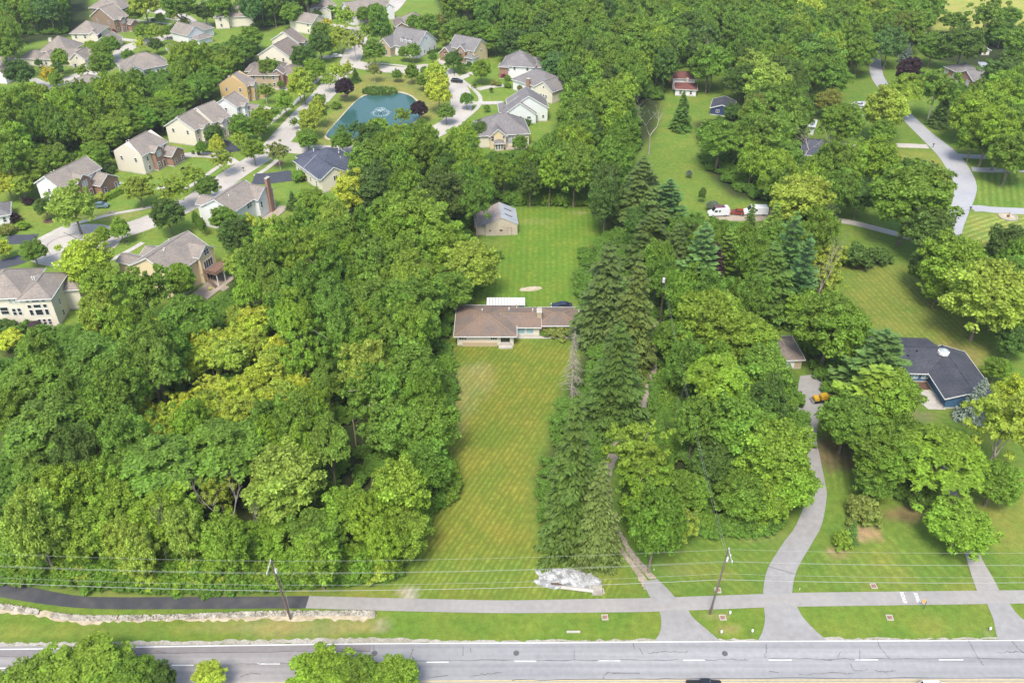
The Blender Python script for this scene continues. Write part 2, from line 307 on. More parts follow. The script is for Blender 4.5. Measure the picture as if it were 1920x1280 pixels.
def build_ground():
    fx = np.arange(-275, 275.1, 1.15); fy = np.arange(62, 470.1, 1.15)
    ox = np.array([300, 360, 480, 800, 1600, 3000.]); xs = np.concatenate([-ox[::-1], fx, ox])
    ys = np.concatenate([[-3000, -800, -200, 0, 40], fy, [500, 560, 700, 1000, 1800, 3200.]])
    X, Y = np.meshgrid(xs, ys); nx, ny = len(xs), len(ys)
    col = np.zeros((ny, nx, 3)); col[:] = G_MID
    def mask(poly):
        w_ = [P(*p) for p in poly]; return inpoly(X.ravel(), Y.ravel(), w_).reshape(X.shape).astype(float)
    def blur(m, n):
        for _ in range(n):
            m = (np.pad(m, ((1,1),(0,0)), 'edge')[:-2] + 2*m + np.pad(m, ((1,1),(0,0)), 'edge')[2:]) / 4
            m = (np.pad(m, ((0,0),(1,1)), 'edge')[:, :-2] + 2*m + np.pad(m, ((0,0),(1,1)), 'edge')[:, 2:]) / 4
        return m
    def lay(m, c, k=1.0):
        col[:] = col * (1 - (m * k)[..., None]) + np.array(c) * (m * k)[..., None]
    for z in ZONES: lay(blur(mask(z[0]), 6), z[1])
    lay(blur(mask(POND_BANK), 3), (.20, .20, .05))
    lay(blur(mask([(1225,180),(1300,160),(1400,210),(1310,240),(1330,320),(1430,385),(1300,440),(1240,330),(1215,290)]), 4), (.14,.195,.032))
    lay(blur(mask([(1590,490),(1720,500),(1850,640),(1800,700),(1690,660),(1590,600)]), 4), (.155,.18,.034))
    lay(blur(mask([(1640,640),(1850,640),(1850,760),(1800,770),(1700,650)]), 4), (.165,.16,.04))
    lay(blur(mask([(1640,280),(1760,285),(1790,340),(1780,380),(1700,330)]), 4), (.19,.21,.04))
    lay(blur(mask([(1820,400),(1960,400),(1960,440),(1800,470),(1795,450)]), 2), (.20,.23,.05))
    lay(blur(mask(UPPER_LAWN), 4), (.122, .19, .024))
    lay(blur(mask(MAIN_LAWN), 3), (.150, .170, .025))
    lay(blur(mask([(900,850),(1000,800),(985,990),(900,1060),(820,1080),(840,960)]), 14), (.172, .180, .028), .8)
    lay(blur(mask([(740,1050),(1200,1050),(1205,1118),(735,1118)]), 7), (.145, .20, .032), .8)
    lay(blur(mask([(-200,1125),(2200,1125),(2200,1205),(-200,1215)]), 2), (.135, .19, .028), .9)
    lay(blur(mask([(-200,1180),(700,1180),(700,1205),(-200,1212)]), 2), (.11, .175, .026), .8)
    nz = rng.random((ny // 8 + 2, nx // 8 + 2))
    iy = np.arange(ny) / 8; ix = np.arange(nx) / 8
    y0 = iy.astype(int); x0 = ix.astype(int); fyy = (iy - y0)[:, None]; fxx = (ix - x0)[None]
    big = (nz[y0][:, x0]*(1-fyy)*(1-fxx) + nz[y0+1][:, x0]*fyy*(1-fxx) + nz[y0][:, x0+1]*(1-fyy)*fxx + nz[y0+1][:, x0+1]*fyy*fxx)
    col *= (1 + .12 * (big - .5))[..., None]
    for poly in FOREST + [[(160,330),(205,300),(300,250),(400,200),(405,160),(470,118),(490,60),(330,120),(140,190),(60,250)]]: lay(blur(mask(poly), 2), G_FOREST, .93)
    for c, rx, ry, cc, k in PATCHES:
        cx, cy = P(*c); d = ((X-cx)/rx)**2 + ((Y-cy)/ry)**2 + (rng.random(X.shape)-.5)*.5
        lay(np.clip(1.4 - d, 0, 1), cc, k)
    phase = np.zeros(X.shape); amp = np.zeros(X.shape)
    for poly, a, b, spc, k in STRIPES:
        A = P(*a); B = P(*b); d = Vector((B[0]-A[0], B[1]-A[1])).normalized(); n = (-d.y, d.x)
        m = mask(poly); mb = blur(m, 2); wide = blur(m, 6) > .001
        ph = (X * n[0] + Y * n[1]) / spc
        phase = np.where(wide, ph, phase); amp = np.where(wide, mb * k, amp)
    me = bpy.data.meshes.new('ground')
    V = np.stack([X.ravel(), Y.ravel(), np.zeros(X.size)], 1)
    idx = np.arange(X.size).reshape(ny, nx)
    Fq = np.stack([idx[:-1,:-1], idx[:-1,1:], idx[1:,1:], idx[1:,:-1]], -1).reshape(-1, 4)
    # no cell across the pond
    cxm = X.ravel()[Fq].mean(1); cym = Y.ravel()[Fq].mean(1)
    me.vertices.add(len(V)); me.vertices.foreach_set('co', V.ravel())
    me.loops.add(Fq.size); me.loops.foreach_set('vertex_index', Fq.ravel().astype(np.int32))
    me.polygons.add(len(Fq)); me.polygons.foreach_set('loop_start', np.arange(0, Fq.size, 4, dtype=np.int32))
    me.update(calc_edges=True)
    ca = me.attributes.new('grass', 'FLOAT_COLOR', 'POINT'); ca.data.foreach_set('color', np.concatenate([col.reshape(-1,3), np.ones((X.size,1))], 1).ravel().astype(np.float32))
    pa = me.attributes.new('mow', 'FLOAT_VECTOR', 'POINT'); pa.data.foreach_set('vector', np.stack([phase.ravel(), amp.ravel(), np.zeros(X.size)], 1).ravel().astype(np.float32))
    m = bpy.data.materials.new('ground_cover'); m.use_nodes = True; t = m.node_tree; N = t.nodes; L = t.links
    b = N['Principled BSDF']; b.inputs['Roughness'].default_value = .95; b.inputs['Specular IOR Level'].default_value = .1
    at = N.new('ShaderNodeAttribute'); at.attribute_name = 'grass'; mo = N.new('ShaderNodeAttribute'); mo.attribute_name = 'mow'
    sx = N.new('ShaderNodeSeparateXYZ'); L.new(mo.outputs['Vector'], sx.inputs[0])
    tc = N.new('ShaderNodeTexCoord')
    def noise(sc, det=6, rough=.6):
        n = N.new('ShaderNodeTexNoise'); n.inputs['Scale'].default_value = sc; n.inputs['Detail'].default_value = det; n.inputs['Roughness'].default_value = rough
        L.new(tc.outputs['Object'], n.inputs['Vector']); return n
    def mr(src, a, b_, c, d):
        q = N.new('ShaderNodeMapRange'); L.new(src, q.inputs['Value'])
        for k_, v_ in zip(('From Min','From Max','To Min','To Max'), (a, b_, c, d)): q.inputs[k_].default_value = v_
        return q.outputs[0]
    def mth(op, a, b_):
        q = N.new('ShaderNodeMath'); q.operation = op
        for i, s_ in enumerate((a, b_)):
            if isinstance(s_, (int, float)): q.inputs[i].default_value = s_
            else: L.new(s_, q.inputs[i])
        return q.outputs[0]
    n1 = noise(.9); n2 = noise(.16, 5); n3 = noise(4.5, 3); wob = noise(.5, 3)
    ph = mth('ADD', sx.outputs[0], mth('MULTIPLY', wob.outputs['Fac'], .5))
    sn = mth('SINE', mth('MULTIPLY', ph, 2*math.pi), 0)
    ph2 = mth('SINE', mth('MULTIPLY', ph, 2*math.pi*.37), 0)
    st = mth('MULTIPLY', mth('ADD', sn, mth('MULTIPLY', ph2, .25)), sx.outputs[1])
    brk = mth('MULTIPLY', st, mr(n1.outputs['Fac'], .35, .6, .1, 1.5))
    f = mth('MULTIPLY', mth('MULTIPLY', mr(n1.outputs['Fac'], .3, .7, .80, 1.2), mr(n3.outputs['Fac'], .3, .7, .86, 1.14)), mth('ADD', brk, 1.0))
    mx = N.new('ShaderNodeMix'); mx.data_type = 'RGBA'; mx.blend_type = 'MULTIPLY'
    L.new(at.outputs['Color'], mx.inputs['A'])
    cr = N.new('ShaderNodeValToRGB'); cr.color_ramp.elements[0].position = .36; cr.color_ramp.elements[0].color = (.78, .95, .9, 1)
    cr.color_ramp.elements[1].position = .66; cr.color_ramp.elements[1].color = (1.14, 1.04, 1.1, 1); L.new(n2.outputs['Fac'], cr.inputs['Fac'])
    L.new(cr.outputs[0], mx.inputs['B']); mx.inputs['Factor'].default_value = 1
    vm = N.new('ShaderNodeVectorMath'); vm.operation = 'SCALE'; L.new(mx.outputs['Result'], vm.inputs[0]); L.new(f, vm.inputs['Scale'])
    L.new(vm.outputs[0], b.inputs['Base Color'])
    bp = N.new('ShaderNodeBump'); bp.inputs['Strength'].default_value = .6; bp.inputs['Distance'].default_value = .12
    L.new(noise(6, 4).outputs['Fac'], bp.inputs['Height']); L.new(bp.outputs[0], b.inputs['Normal'])
    g = link('ground', me, None, m); tag(g, 'grass covered ground with mown lawns and woodland floor', None, None, 'structure')
build_ground()

def catmull(pts, n=6):
    pts = [Vector(p) for p in pts]
    if len(pts) < 3: return pts
    out = []
    for i in range(len(pts) - 1):
        p0 = pts[max(i-1, 0)]; p1 = pts[i]; p2 = pts[i+1]; p3 = pts[min(i+2, len(pts)-1)]
        for k in range(n):
            t = k / n
            out.append(.5 * ((2*p1) + (-p0+p2)*t + (2*p0-5*p1+4*p2-p3)*t*t + (-p0+3*p1-3*p2+p3)*t**3))
    out.append(pts[-1]); return out
def sheet(name, left, right, z, m, label=None, n=6, parent=None, rough=0.0, structure=True, cat=None):
    """a strip between two picture-surveyed edges"""
    Lp = catmull([P(*p) for p in left], n); Rp = catmull([P(*p) for p in right], n)
    def resample(ps, k):
        d = [0]
        for a, b in zip(ps, ps[1:]): d.append(d[-1] + (b-a).length)
        out = []
        for i in range(k):
            t = d[-1] * i / (k-1); j = 0
            while j < len(d) - 2 and d[j+1] < t: j += 1
            s_ = (t - d[j]) / max(d[j+1] - d[j], 1e-6); out.append(ps[j].lerp(ps[j+1], min(max(s_, 0), 1)))
        return out
    k = max(len(Lp), len(Rp), 8)
    if rough: k = max(k, int(sum((b-a).length for a, b in zip(Lp, Lp[1:])) / .7))
    Lp = resample(Lp, k); Rp = resample(Rp, k)
    mb = MB(); vs = []
    for a, b in zip(Lp, Rp):
        j1 = random.uniform(-rough, rough); j2 = random.uniform(-rough, rough); dd = (b - a).normalized()
        a = a + dd * j1; b = b + dd * j2
        vs += [(a.x, a.y, z), (b.x, b.y, z)]
    mb.add(vs, [(2*i, 2*i+1, 2*i+3, 2*i+2) for i in range(k-1)])
    o = mb.build(name, m, parent)
    for p in o.data.polygons:
        if p.normal.z < 0: o.data.flip_normals(); break
    if parent is None: tag(o, label, cat, None, 'structure' if structure else None)
    return o
def ribbon(name, centre, width, z, m, label=None, n=6, rough=0.0, px=True):
    c = catmull([P(*p) if px else p for p in centre], n); L_, R_ = [], []
    wl = width if hasattr(width, '__len__') else None
    for i, p in enumerate(c):
        d = (c[min(i+1, len(c)-1)] - c[max(i-1, 0)]).normalized(); nn = Vector((-d.y, d.x))
        wd = width if wl is None else wl[0] + (wl[1]-wl[0]) * i / (len(c)-1)
        L_.append(p + nn * (wd/2 + random.uniform(-rough, rough))); R_.append(p - nn * (wd/2 + random.uniform(-rough, rough)))
    mb = MB(); vs = []
    for a, b in zip(L_, R_): vs += [(a.x, a.y, z), (b.x, b.y, z)]
    mb.add(vs, [(2*i+1, 2*i+3, 2*i+2, 2*i) for i in range(len(c)-1)])
    me = mb.mesh(name)
    if me.polygons[0].normal.z < 0: me.flip_normals()
    o = link(name, me, None, m); return tag(o, label, None, None, 'structure')
def polysheet(name, pts, z, m, label=None, smooth=True, rough=0.0, parent=None, kind='structure', dens=4):
    w_ = [P(*p) for p in pts]
    if smooth:
        w2 = catmull([w_[-1]] + w_ + [w_[0], w_[1]], dens); k = dens
        w2 = w2[k:-k]
        w_ = [(p.x + random.uniform(-rough, rough), p.y + random.uniform(-rough, rough)) for p in w2]
        w_ = w_[:-1]
    bm = bmesh.new(); vs = [bm.verts.new((x, y, z)) for x, y in w_]; f = bm.faces.new(vs)
    bmesh.ops.triangulate(bm, faces=[f]); bmesh.ops.recalc_face_normals(bm, faces=bm.faces)
    me = bpy.data.meshes.new(name); bm.to_mesh(me); bm.free()
    if sum(p.normal.z for p in me.polygons) < 0: me.flip_normals()
    o = link(name, me, parent, m)
    if parent is None: tag(o, label, None, None, kind)
    return o

# main road
Z1, Z2, Z3, Z4 = .02, .04, .06, .08
sheet('road_shoulder', [(-900,1206),(0,1204.5),(480,1199),(700,1196),(860,1200),(960,1201),(1200,1198),(1350,1198),(1430,1197),(1560,1195),(1700,1196),(1860,1195),(3000,1193)],
      [(-900,1214),(0,1211),(480,1207),(700,1206),(860,1205),(960,1204.5),(1200,1203),(1350,1202),(1430,1202),(1560,1201),(1700,1200),(1860,1199),(3000,1198)], Z1, M['edgegravel'], 'gravel shoulder along the main road', rough=.25)
sheet('main_road', [(680,1205),(960,1203),(1200,1202),(1440,1200.5),(1920,1198.5),(3000,1196)], [(680,1700),(960,1700),(1200,1700),(1440,1700),(1920,1700),(3000,1700)], Z2, M['asphalt'], 'grey asphalt main road')
sheet('main_road', [(-1100,1219),(-400,1215),(0,1211),(240,1209),(480,1207),(680,1205)], [(-1100,1700),(-400,1700),(0,1700),(240,1700),(480,1700),(680,1700)], Z2, M['asphaltpink'], 'older pinkish asphalt stretch of the main road')
sheet('edge_line', [(-700,1221),(0,1216.2),(240,1212.3),(480,1208.4),(720,1205.4),(960,1204.3),(1200,1202.5),(1440,1201.2),(1920,1199.4),(2900,1197)],
      [(-700,1222.6),(0,1217.8),(240,1213.9),(480,1210),(720,1207),(960,1205.9),(1200,1204.1),(1440,1202.8),(1920,1201),(2900,1198.6)], Z3, M['paintwhite'], 'white edge line of the main road')
M['patch'] = mat('road_patch', (.195, .178, .175), var=.08, scale=1.0, detail=8)
sheet('road_patch', [(-200,1221),(240,1214.5),(480,1211),(693,1208.5)], [(-200,1236),(240,1226.5),(480,1222),(693,1220)], Z3 - .01, M['patch'], 'darker repaired strip of the outer lane')
for (xa, xb, y) in [(-162,-122,1256),(0,43,1252),(322,363,1246.6),(483,525,1244),(645,686,1242),(800,841,1241),(965,1006,1239.2),(1121,1163,1238),(1281,1321,1237.3),(1441,1484,1237),(1603,1646,1236.5),(1760,1806,1236.4),(1920,1962,1236)]:
    sheet('lane_dash', [(xa, y-.8), ((xa+xb)/2, y-.8), (xb, y-.8)], [(xa, y+.9), ((xa+xb)/2, y+.9), (xb, y+.9)], Z3, M['paintwhite'], 'white dashed lane line on the main road', n=2)
for dy in (0, 4.4):
    sheet('centre_line', [(-700,1286+dy),(0,1283+dy),(480,1279+dy),(800,1275.6+dy),(1200,1274+dy),(1920,1273.2+dy),(2900,1273+dy)],
      [(-700,1287.8+dy),(0,1284.8+dy),(480,1280.6+dy),(800,1277.2+dy),(1200,1275.6+dy),(1920,1274.8+dy),(2900,1274.6+dy)], Z3, M['paintyellow'], 'yellow centre line of the main road')
# sealed cracks
def crack(pts, wpx=.055, jag=.25, name='road_crack'):
    c = catmull([P(*p) for p in pts], 8); out = []
    for i, p in enumerate(c): out.append((p.x + random.uniform(-jag, jag) * .6, p.y + random.uniform(-jag, jag) * .5))
    mb = MB(); vs = []
    for i, p in enumerate(out):
        a = Vector(out[max(i-1, 0)]); b = Vector(out[min(i+1, len(out)-1)]); d = (b - a).normalized(); n_ = Vector((-d.y, d.x)) * wpx * random.uniform(.3, 1.1)
        vs += [(p[0]+n_.x, p[1]+n_.y, Z3+.012), (p[0]-n_.x, p[1]-n_.y, Z3+.012)]
    mb.add(vs, [(2*i+1, 2*i+3, 2*i+2, 2*i) for i in range(len(out)-1)])
    me = mb.mesh(name)
    if me.polygons[0].normal.z < 0: me.flip_normals()
    return tag(link(name, me, None, M['crack']), 'dark sealed crack in the main road', None, None, 'structure')
for c in [ [(0,1231),(240,1226.5),(480,1222),(693,1221)], [(693,1221),(694,1209)], [(700,1210),(702,1225),(700,1242)], [(700,1242),(790,1239),(960,1237.5)], [(440,1245),(500,1243.5),(570,1242.5)],
    [(775,1216),(770,1228),(778,1236)], [(868,1212),(866,1228)], [(880,1215),(884,1225)], [(1078,1218),(1078,1236)], [(1215,1224),(1240,1222),(1290,1221.5)], [(1185,1207),(1192,1218)], [(1198,1214),(1203,1226)],
    [(1006,1237.5),(1130,1237),(1270,1236.5)], [(1320,1237),(1380,1236),(1400,1237)], [(1130,1272),(1140,1261),(1160,1262)], [(1646,1203),(1655,1220),(1668,1234)], [(1816,1200),(1826,1222),(1843,1246)],
    [(1898,1203),(1908,1215),(1920,1224)], [(1540,1236),(1700,1234.5),(1920,1234)], [(1440,1234),(1530,1235.5),(1560,1238)], [(1594,1243),(1602,1256),(1628,1255)], [(1640,1257),(1655,1259),(1680,1256)],
    [(1500,1265),(1560,1261),(1600,1263)], [(1440,1257),(1460,1260)], [(786,1248),(784,1262)], [(880,1268),(905,1264),(940,1261)], [(800,1270),(840,1266)], [(1150,1260),(1200,1262)], [(1870,1223),(1900,1221),(1918,1223)],
    [(1612,1218),(1612,1236)], [(1574,1220),(1571,1234)], [(1436,1206),(1437,1218),(1434,1234)], [(290,1220),(310,1224)], [(450,1270),(470,1262),(490,1264)], [(960,1275),(1130,1272.5),(1300,1272)], [(1300,1271.5),(1700,1270.5),(1920,1270)] ]:
    crack(c)
for (x, y) in [(702,1224.5),(1359,1224.8),(968,1224)]:
    X_, Y_ = P(x, y); mb = MB(); mb.lathe([(.42,0),(.42,.05),(.36,.055)], 20); o = mb.build('manhole_cover', M['crack']); o.location = (X_, Y_, Z2 + .004)
    tag(o, {702:'round manhole cover at the seam between old and newer road asphalt',1359:'round manhole cover in the lane right of the left-hand driveway apron',968:'small round cover in the lane below the gravel patch'}[x], 'manhole')

# footpath along the road
sheet('cycle_path', [(-300,1060),(-60,1083),(0,1094),(50,1099),(100,1109),(150,1117),(200,1119),(300,1119),(480,1118),(580,1117)],
      [(-300,1090),(-60,1108),(0,1119),(60,1129),(120,1137),(180,1141),(240,1142),(360,1141.5),(480,1140.5),(573,1140)], Z1+.03, M['newblack'], 'fresh black asphalt stretch of the roadside path')
sheet('footpath', [(580,1117),(700,1120),(850,1123.5),(960,1125),(1100,1122.5),(1220,1120.5),(1430,1113),(1485,1111),(1640,1109),(1828,1107),(1920,1106),(2400,1104)],
      [(573,1140),(700,1144),(850,1147.5),(960,1149),(1100,1148),(1237,1146),(1430,1138.5),(1494,1137),(1700,1134),(1845,1132),(1920,1131),(2400,1128)], Z1+.03, M['pathgrey'], 'grey asphalt roadside path')
# three drives
D = M['driveg']
sheet('driveway_apron', [(1237,1145),(1240,1165),(1237,1186),(1226,1202)], [(1290,1143),(1300,1158),(1322,1177),(1350,1201)], Z2+.02, D, 'asphalt apron of the left driveway')
sheet('driveway', [(1207,1090),(1212,1105),(1220,1121),(1228,1130)], [(1232,1085),(1248,1100),(1265,1119),(1270,1130)], Z2+.02, D, 'short asphalt piece of the left driveway')
sheet('gravel_track', [(1150,1000),(1157,1022),(1165,1037),(1185,1065),(1197,1085),(1208,1105)], [(1156,1000),(1165,1022),(1174,1037),(1195,1062),(1210,1082),(1219,1104)], Z1, M['gravel'], 'left gravel wheel track', rough=.15)
sheet('gravel_track', [(1158,995),(1165,1012),(1180,1040),(1200,1065),(1218,1085)], [(1164,995),(1174,1012),(1192,1040),(1214,1064),(1232,1084)], Z1, M['gravel'], 'right gravel wheel track', rough=.15)
sheet('gravel_drive', [(1224,600),(1222,680),(1217,705),(1207,730),(1195,762),(1172,795),(1150,830),(1132,880),(1130,940),(1150,1000)], [(1229,600),(1230,680),(1233,720),(1229,760),(1215,790),(1197,812),(1170,840),(1148,885),(1146,940),(1164,996)], Z1, M['gravel'], 'gravel drive running up beside the spruces', rough=.2)
sheet('driveway_apron', [(1432,1137),(1434,1160),(1430,1182),(1421,1201)], [(1494,1136),(1505,1156),(1525,1178),(1550,1200)], Z2+.02, D, 'asphalt apron of the middle driveway')
sheet('driveway', [(1500,705),(1493,750),(1496,780),(1503,820),(1512,860),(1520,900),(1514,930),(1492,985),(1468,1018),(1441,1062),(1433,1090),(1430,1115)], [(1540,700),(1548,745),(1536,780),(1531,820),(1538,860),(1547,905),(1550,930),(1541,982),(1524,1015),(1498,1060),(1489,1085),(1485,1112)], Z2+.02, D, 'curving asphalt driveway between the lawns')
crack([(1441,1062),(1470,1070),(1489,1076)], .07, .05)
sheet('driveway_apron', [(1850,1131),(1862,1160),(1866,1180),(1871,1200)], [(1892,1130),(1908,1152),(1932,1170),(1965,1199)], Z2+.02, D, 'asphalt apron of the right driveway')
sheet('driveway', [(1765,880),(1780,940),(1800,1010),(1812,1048),(1822,1080),(1832,1108)], [(1785,880),(1800,940),(1825,1010),(1845,1055),(1860,1080),(1874,1107)], Z2+.02, M['pathgrey'], 'right driveway passing beneath the trees')
sheet('driveway', [(1735,840),(1750,860),(1765,882)], [(1775,850),(1778,860),(1785,882)], Z2+.02, M['pathgrey'], 'upper end of the right driveway', n=2)
# stone strip and other patches
sheet('earth_strip', [(-100,1122),(0,1132),(60,1141),(110,1150),(150,1154),(200,1154),(300,1153),(400,1150),(480,1147),(600,1145),(690,1145),(706,1149)],
      [(-100,1138),(0,1148),(60,1153),(120,1164),(175,1170.5),(200,1167),(300,1164),(400,1163),(480,1162),(600,1162),(680,1164),(706,1156)], Z1, M['sand'], 'sandy spoil at the foot of the stone wall', rough=.35)
polysheet('bare_patch', [(977,540),(1000,537),(1014,539),(1014,543),(995,546),(978,546)], Z1, M['sand'], 'bare sandy patch on the upper lawn', rough=.2)
polysheet('gravel_bed', [(1004,1069),(1035,1067),(1065,1067),(1100,1072),(1126,1088),(1127,1102),(1105,1106),(1050,1104),(1018,1099),(1001,1091),(1003,1086),(1010,1088),(1012,1080)], Z1, M['riprap'], 'bed beneath the white stone patch', rough=.2)
# right-hand county road and side drives
sheet('county_road', [(1628,95),(1632,140),(1650,170),(1680,210),(1705,237),(1725,257),(1757,290),(1777,320),(1789,345),(1787,372),(1781,400),(1788,446),(1795,500)],
      [(1650,95),(1656,140),(1675,170),(1700,205),(1722,226),(1748,250),(1793,285),(1817,315),(1831,345),(1829,368),(1817,398),(1803,440),(1803,500)], Z1, M['lanegrey'], 'pale curving county road among the trees')
ribbon('side_drive', [(1740,275),(1690,273),(1640,273),(1580,272),(1540,268)], 3.6, Z2, M['lane'], 'pale drive off the left of the county road')
ribbon('side_drive', [(1795,292),(1830,294),(1870,295)], 3.4, Z2, M['lanegrey'], 'upper grey drive off the right of the county road')
ribbon('side_drive', [(1822,317),(1850,319),(1950,318)], 3.6, Z2, M['lanegrey'], 'middle grey drive off the right of the county road')
ribbon('side_drive', [(1822,391),(1840,391),(1870,394),(1960,398)], 4.0, Z2, M['lanegrey'], 'lower drive off the right of the county road')
ribbon('side_drive', [(1555,411),(1600,418),(1640,428),(1690,441),(1740,455),(1790,470)], 2.9, Z2, M['lane'], 'pale path leading to the parked vans')
polysheet('parking_area', [(1330,400),(1365,395),(1440,393),(1460,400),(1445,412),(1400,414),(1350,413)], Z1, M['gravel'], 'gravel parking area by the white van', rough=.2)
polysheet('parking_area', [(1590,196),(1640,190),(1650,212),(1600,218)], Z1, M['lanegrey'], 'paved area under the far right trees')
polysheet('side_drive', [(1880,580),(1925,590),(1990,640),(1990,680),(1930,620),(1885,608)], Z1, M['concrete'], 'pale concrete drive at the right edge', smooth=False)
# subdivision streets
LN = M['lane']
ribbon('street', [(760,-20),(735,15),(700,38),(678,58),(668,85),(655,118),(628,150),(598,185),(568,215),(540,245),(516,272),(482,299),(445,322),(405,350),(362,378),(300,408),(240,430),(190,445),(150,455)], 8.2, Z1, LN, 'pale street running down through the housing')
ribbon('street', [(655,118),(700,127),(760,132),(800,126),(826,132),(848,150),(862,175),(865,200),(852,224),(828,241),(795,257),(740,275),(690,283),(620,282),(560,279),(520,272)], 8.0, Z2, LN, 'pale street looping round the pond')
ribbon('street', [(40,170),(75,165),(120,152),(160,140),(200,128),(222,112),(235,92),(262,82),(300,73),(340,64),(358,48),(335,30),(290,20),(262,15)], 7.6, Z1, LN, 'pale street among the upper left houses')
def disc(c, r_, z, m, name, label):
    X_, Y_ = P(*c); mb = MB(); mb.add([(X_ + r_*math.cos(2*math.pi*k/36), Y_ + r_*math.sin(2*math.pi*k/36), z) for k in range(36)], [tuple(range(36))])
    return tag(mb.build(name, m, fix=False), label, None, None, 'structure')
disc((140,458), 11.5, Z2+.01, LN, 'turning_circle', 'round end of the pale street')
disc((360,52), 9, Z2+.01, LN, 'turning_circle', 'wide bend of the upper left street')
crack([(95,478),(88,462),(105,448),(140,438)], .12, .1); crack([(120,436),(145,448),(160,458)], .12, .2); crack([(85,485),(120,472),(170,462),(290,432)], .1, .2)
for cl, wd, lab in [ ([(58,456),(72,450),(90,441),(120,426),(170,412),(215,401),(255,394),(285,388)],1.6,'pavement along the far side of the round street end'), ([(118,496),(150,492),(205,487),(240,471),(268,455)],1.6,'pavement in front of the tan house'),
    ([(348,354),(375,338),(402,318),(432,299)],1.6,'pavement before the cream and brick house'), ([(478,330),(498,318),(520,300)],1.6,'pavement before the slate roofed house'),
    ([(496,240),(530,212),(556,190),(580,165),(606,142)],1.5,'pavement beside the street left of the pond'), ([(612,192),(632,170),(652,150)],1.5,'pavement on the pond side of the street'),
    ([(676,122),(700,119),(740,122),(770,126)],1.5,'pavement before the white house above the pond'), ([(832,135),(850,140),(868,152),(886,166),(900,182),(898,198),(885,212),(868,226)],1.5,'curved pavement right of the pond'),
    ([(270,35),(300,34),(330,38)],1.4,'pavement of the upper left street'), ([(250,37),(290,42),(328,47)],1.4,'second pavement of the upper left street'), ([(124,146),(150,137),(175,128)],1.4,'pavement near the yellow tree')]:
    ribbon('pavement', cl, wd, Z3, M['concrete'], lab)
for cl, wd, m, lab in [ ([(345,292),(372,290),(398,292),(420,296),(440,308)],4,'concrete','concrete drive of the cream and brick house'), ([(10,449),(40,449),(68,447)],5.2,'driveblack','black drive left of the round street end'),
    ([(-40,512),(0,497),(30,489),(50,482)],5.2,'driveblack','second black drive left of the round street end'), ([(475,336),(500,335),(525,332),(548,329)],8.0,'driveblack','black drive of the slate roofed house'),
    ([(395,262),(420,268),(440,285)],4,'driveblack','dark drive of the cream house'), ([(868,194),(890,194),(944,193)],3.4,'concrete','concrete drive of the pale grey house'), ([(895,168),(920,163),(950,160)],3.4,'concrete','concrete drive of the white gabled house'),  # cream house drive is drawn in the dark driveway colour
    ([(861,148),(880,140),(905,130)],3.4,'concrete','concrete drive of the hipped white house'), ([(820,122),(835,110),(852,103)],4.5,'concrete','concrete drive of the tan and brick house'), ([(606,107),(625,107),(650,105)],4,'concrete','concrete drive left of the junction'),
    ([(480,200),(510,205),(545,203)],3.4,'concrete','drive of the ochre house'), ([(495,165),(520,166),(560,168),(590,165)],3.4,'concrete','drive of the brown brick house'), ([(590,45),(610,46),(640,50),(665,55)],3.6,'concrete','drive below the far cream house'),
    ([(300,74),(330,72),(350,70)],4,'concrete','drive of the white gabled house'), ([(215,72),(235,75),(262,78)],3.4,'concrete','drive of the far cream house'), ([(60,148),(75,155),(90,160)],3.4,'concrete','drive of the far left brick house'), ([(295,352),(310,352),(330,358)],4,'concrete','short drive beside the flowering tree')]:
    ribbon('drive', cl, wd, Z3+.01, M[m], lab)
ribbon('garden_path', [(920,628),(960,632),(1000,632),(1075,632)], 1.1, Z1, M['concrete'], 'thin concrete path before the ranch house')
polysheet('patio', [(1705,737),(1722,731),(1745,731),(1778,762),(1772,768),(1740,767)], Z2, M['concrete'], 'pale concrete court of the blue house', smooth=False)
polysheet('mulch_bed', [(1722,712),(1745,705),(1752,722),(1735,731),(1722,730)], Z1, M['mulch'], 'dark planting bed in the blue house court')
for c, rr in [((93,414),1.6),((42,427),1.6),((209,399),1.1),((519,306),2.2),((645,180),1.6),((787,212),1.5)]:
    disc(c, rr, Z1, M['mulch'], 'mulch_bed', 'round mulch bed under a tree')

# pond
polysheet('pond_bank', [(x + (x-705)*.035, y + (y-218)*.06) for x, y in POND], .05, M['sand'], 'pale stone edge of the pond', rough=.15)
wm = bpy.data.materials.new('pond_water'); wm.use_nodes = True; t_ = wm.node_tree; b_ = t_.nodes['Principled BSDF']
b_.inputs['Base Color'].default_value = (.035, .095, .085, 1); b_.inputs['Roughness'].default_value = .12; b_.inputs['IOR'].default_value = 1.33
nz_ = t_.nodes.new('ShaderNodeTexNoise'); nz_.inputs['Scale'].default_value = 1.6; nz_.inputs['Detail'].default_value = 4
tc_ = t_.nodes.new('ShaderNodeTexCoord'); t_.links.new(tc_.outputs['Object'], nz_.inputs['Vector'])
bp_ = t_.nodes.new('ShaderNodeBump'); bp_.inputs['Strength'].default_value = .12; bp_.inputs['Distance'].default_value = .1
t_.links.new(nz_.outputs['Fac'], bp_.inputs['Height']); t_.links.new(bp_.outputs[0], b_.inputs['Normal'])
polysheet('pond_water', POND, .09, wm, 'teal pond water')

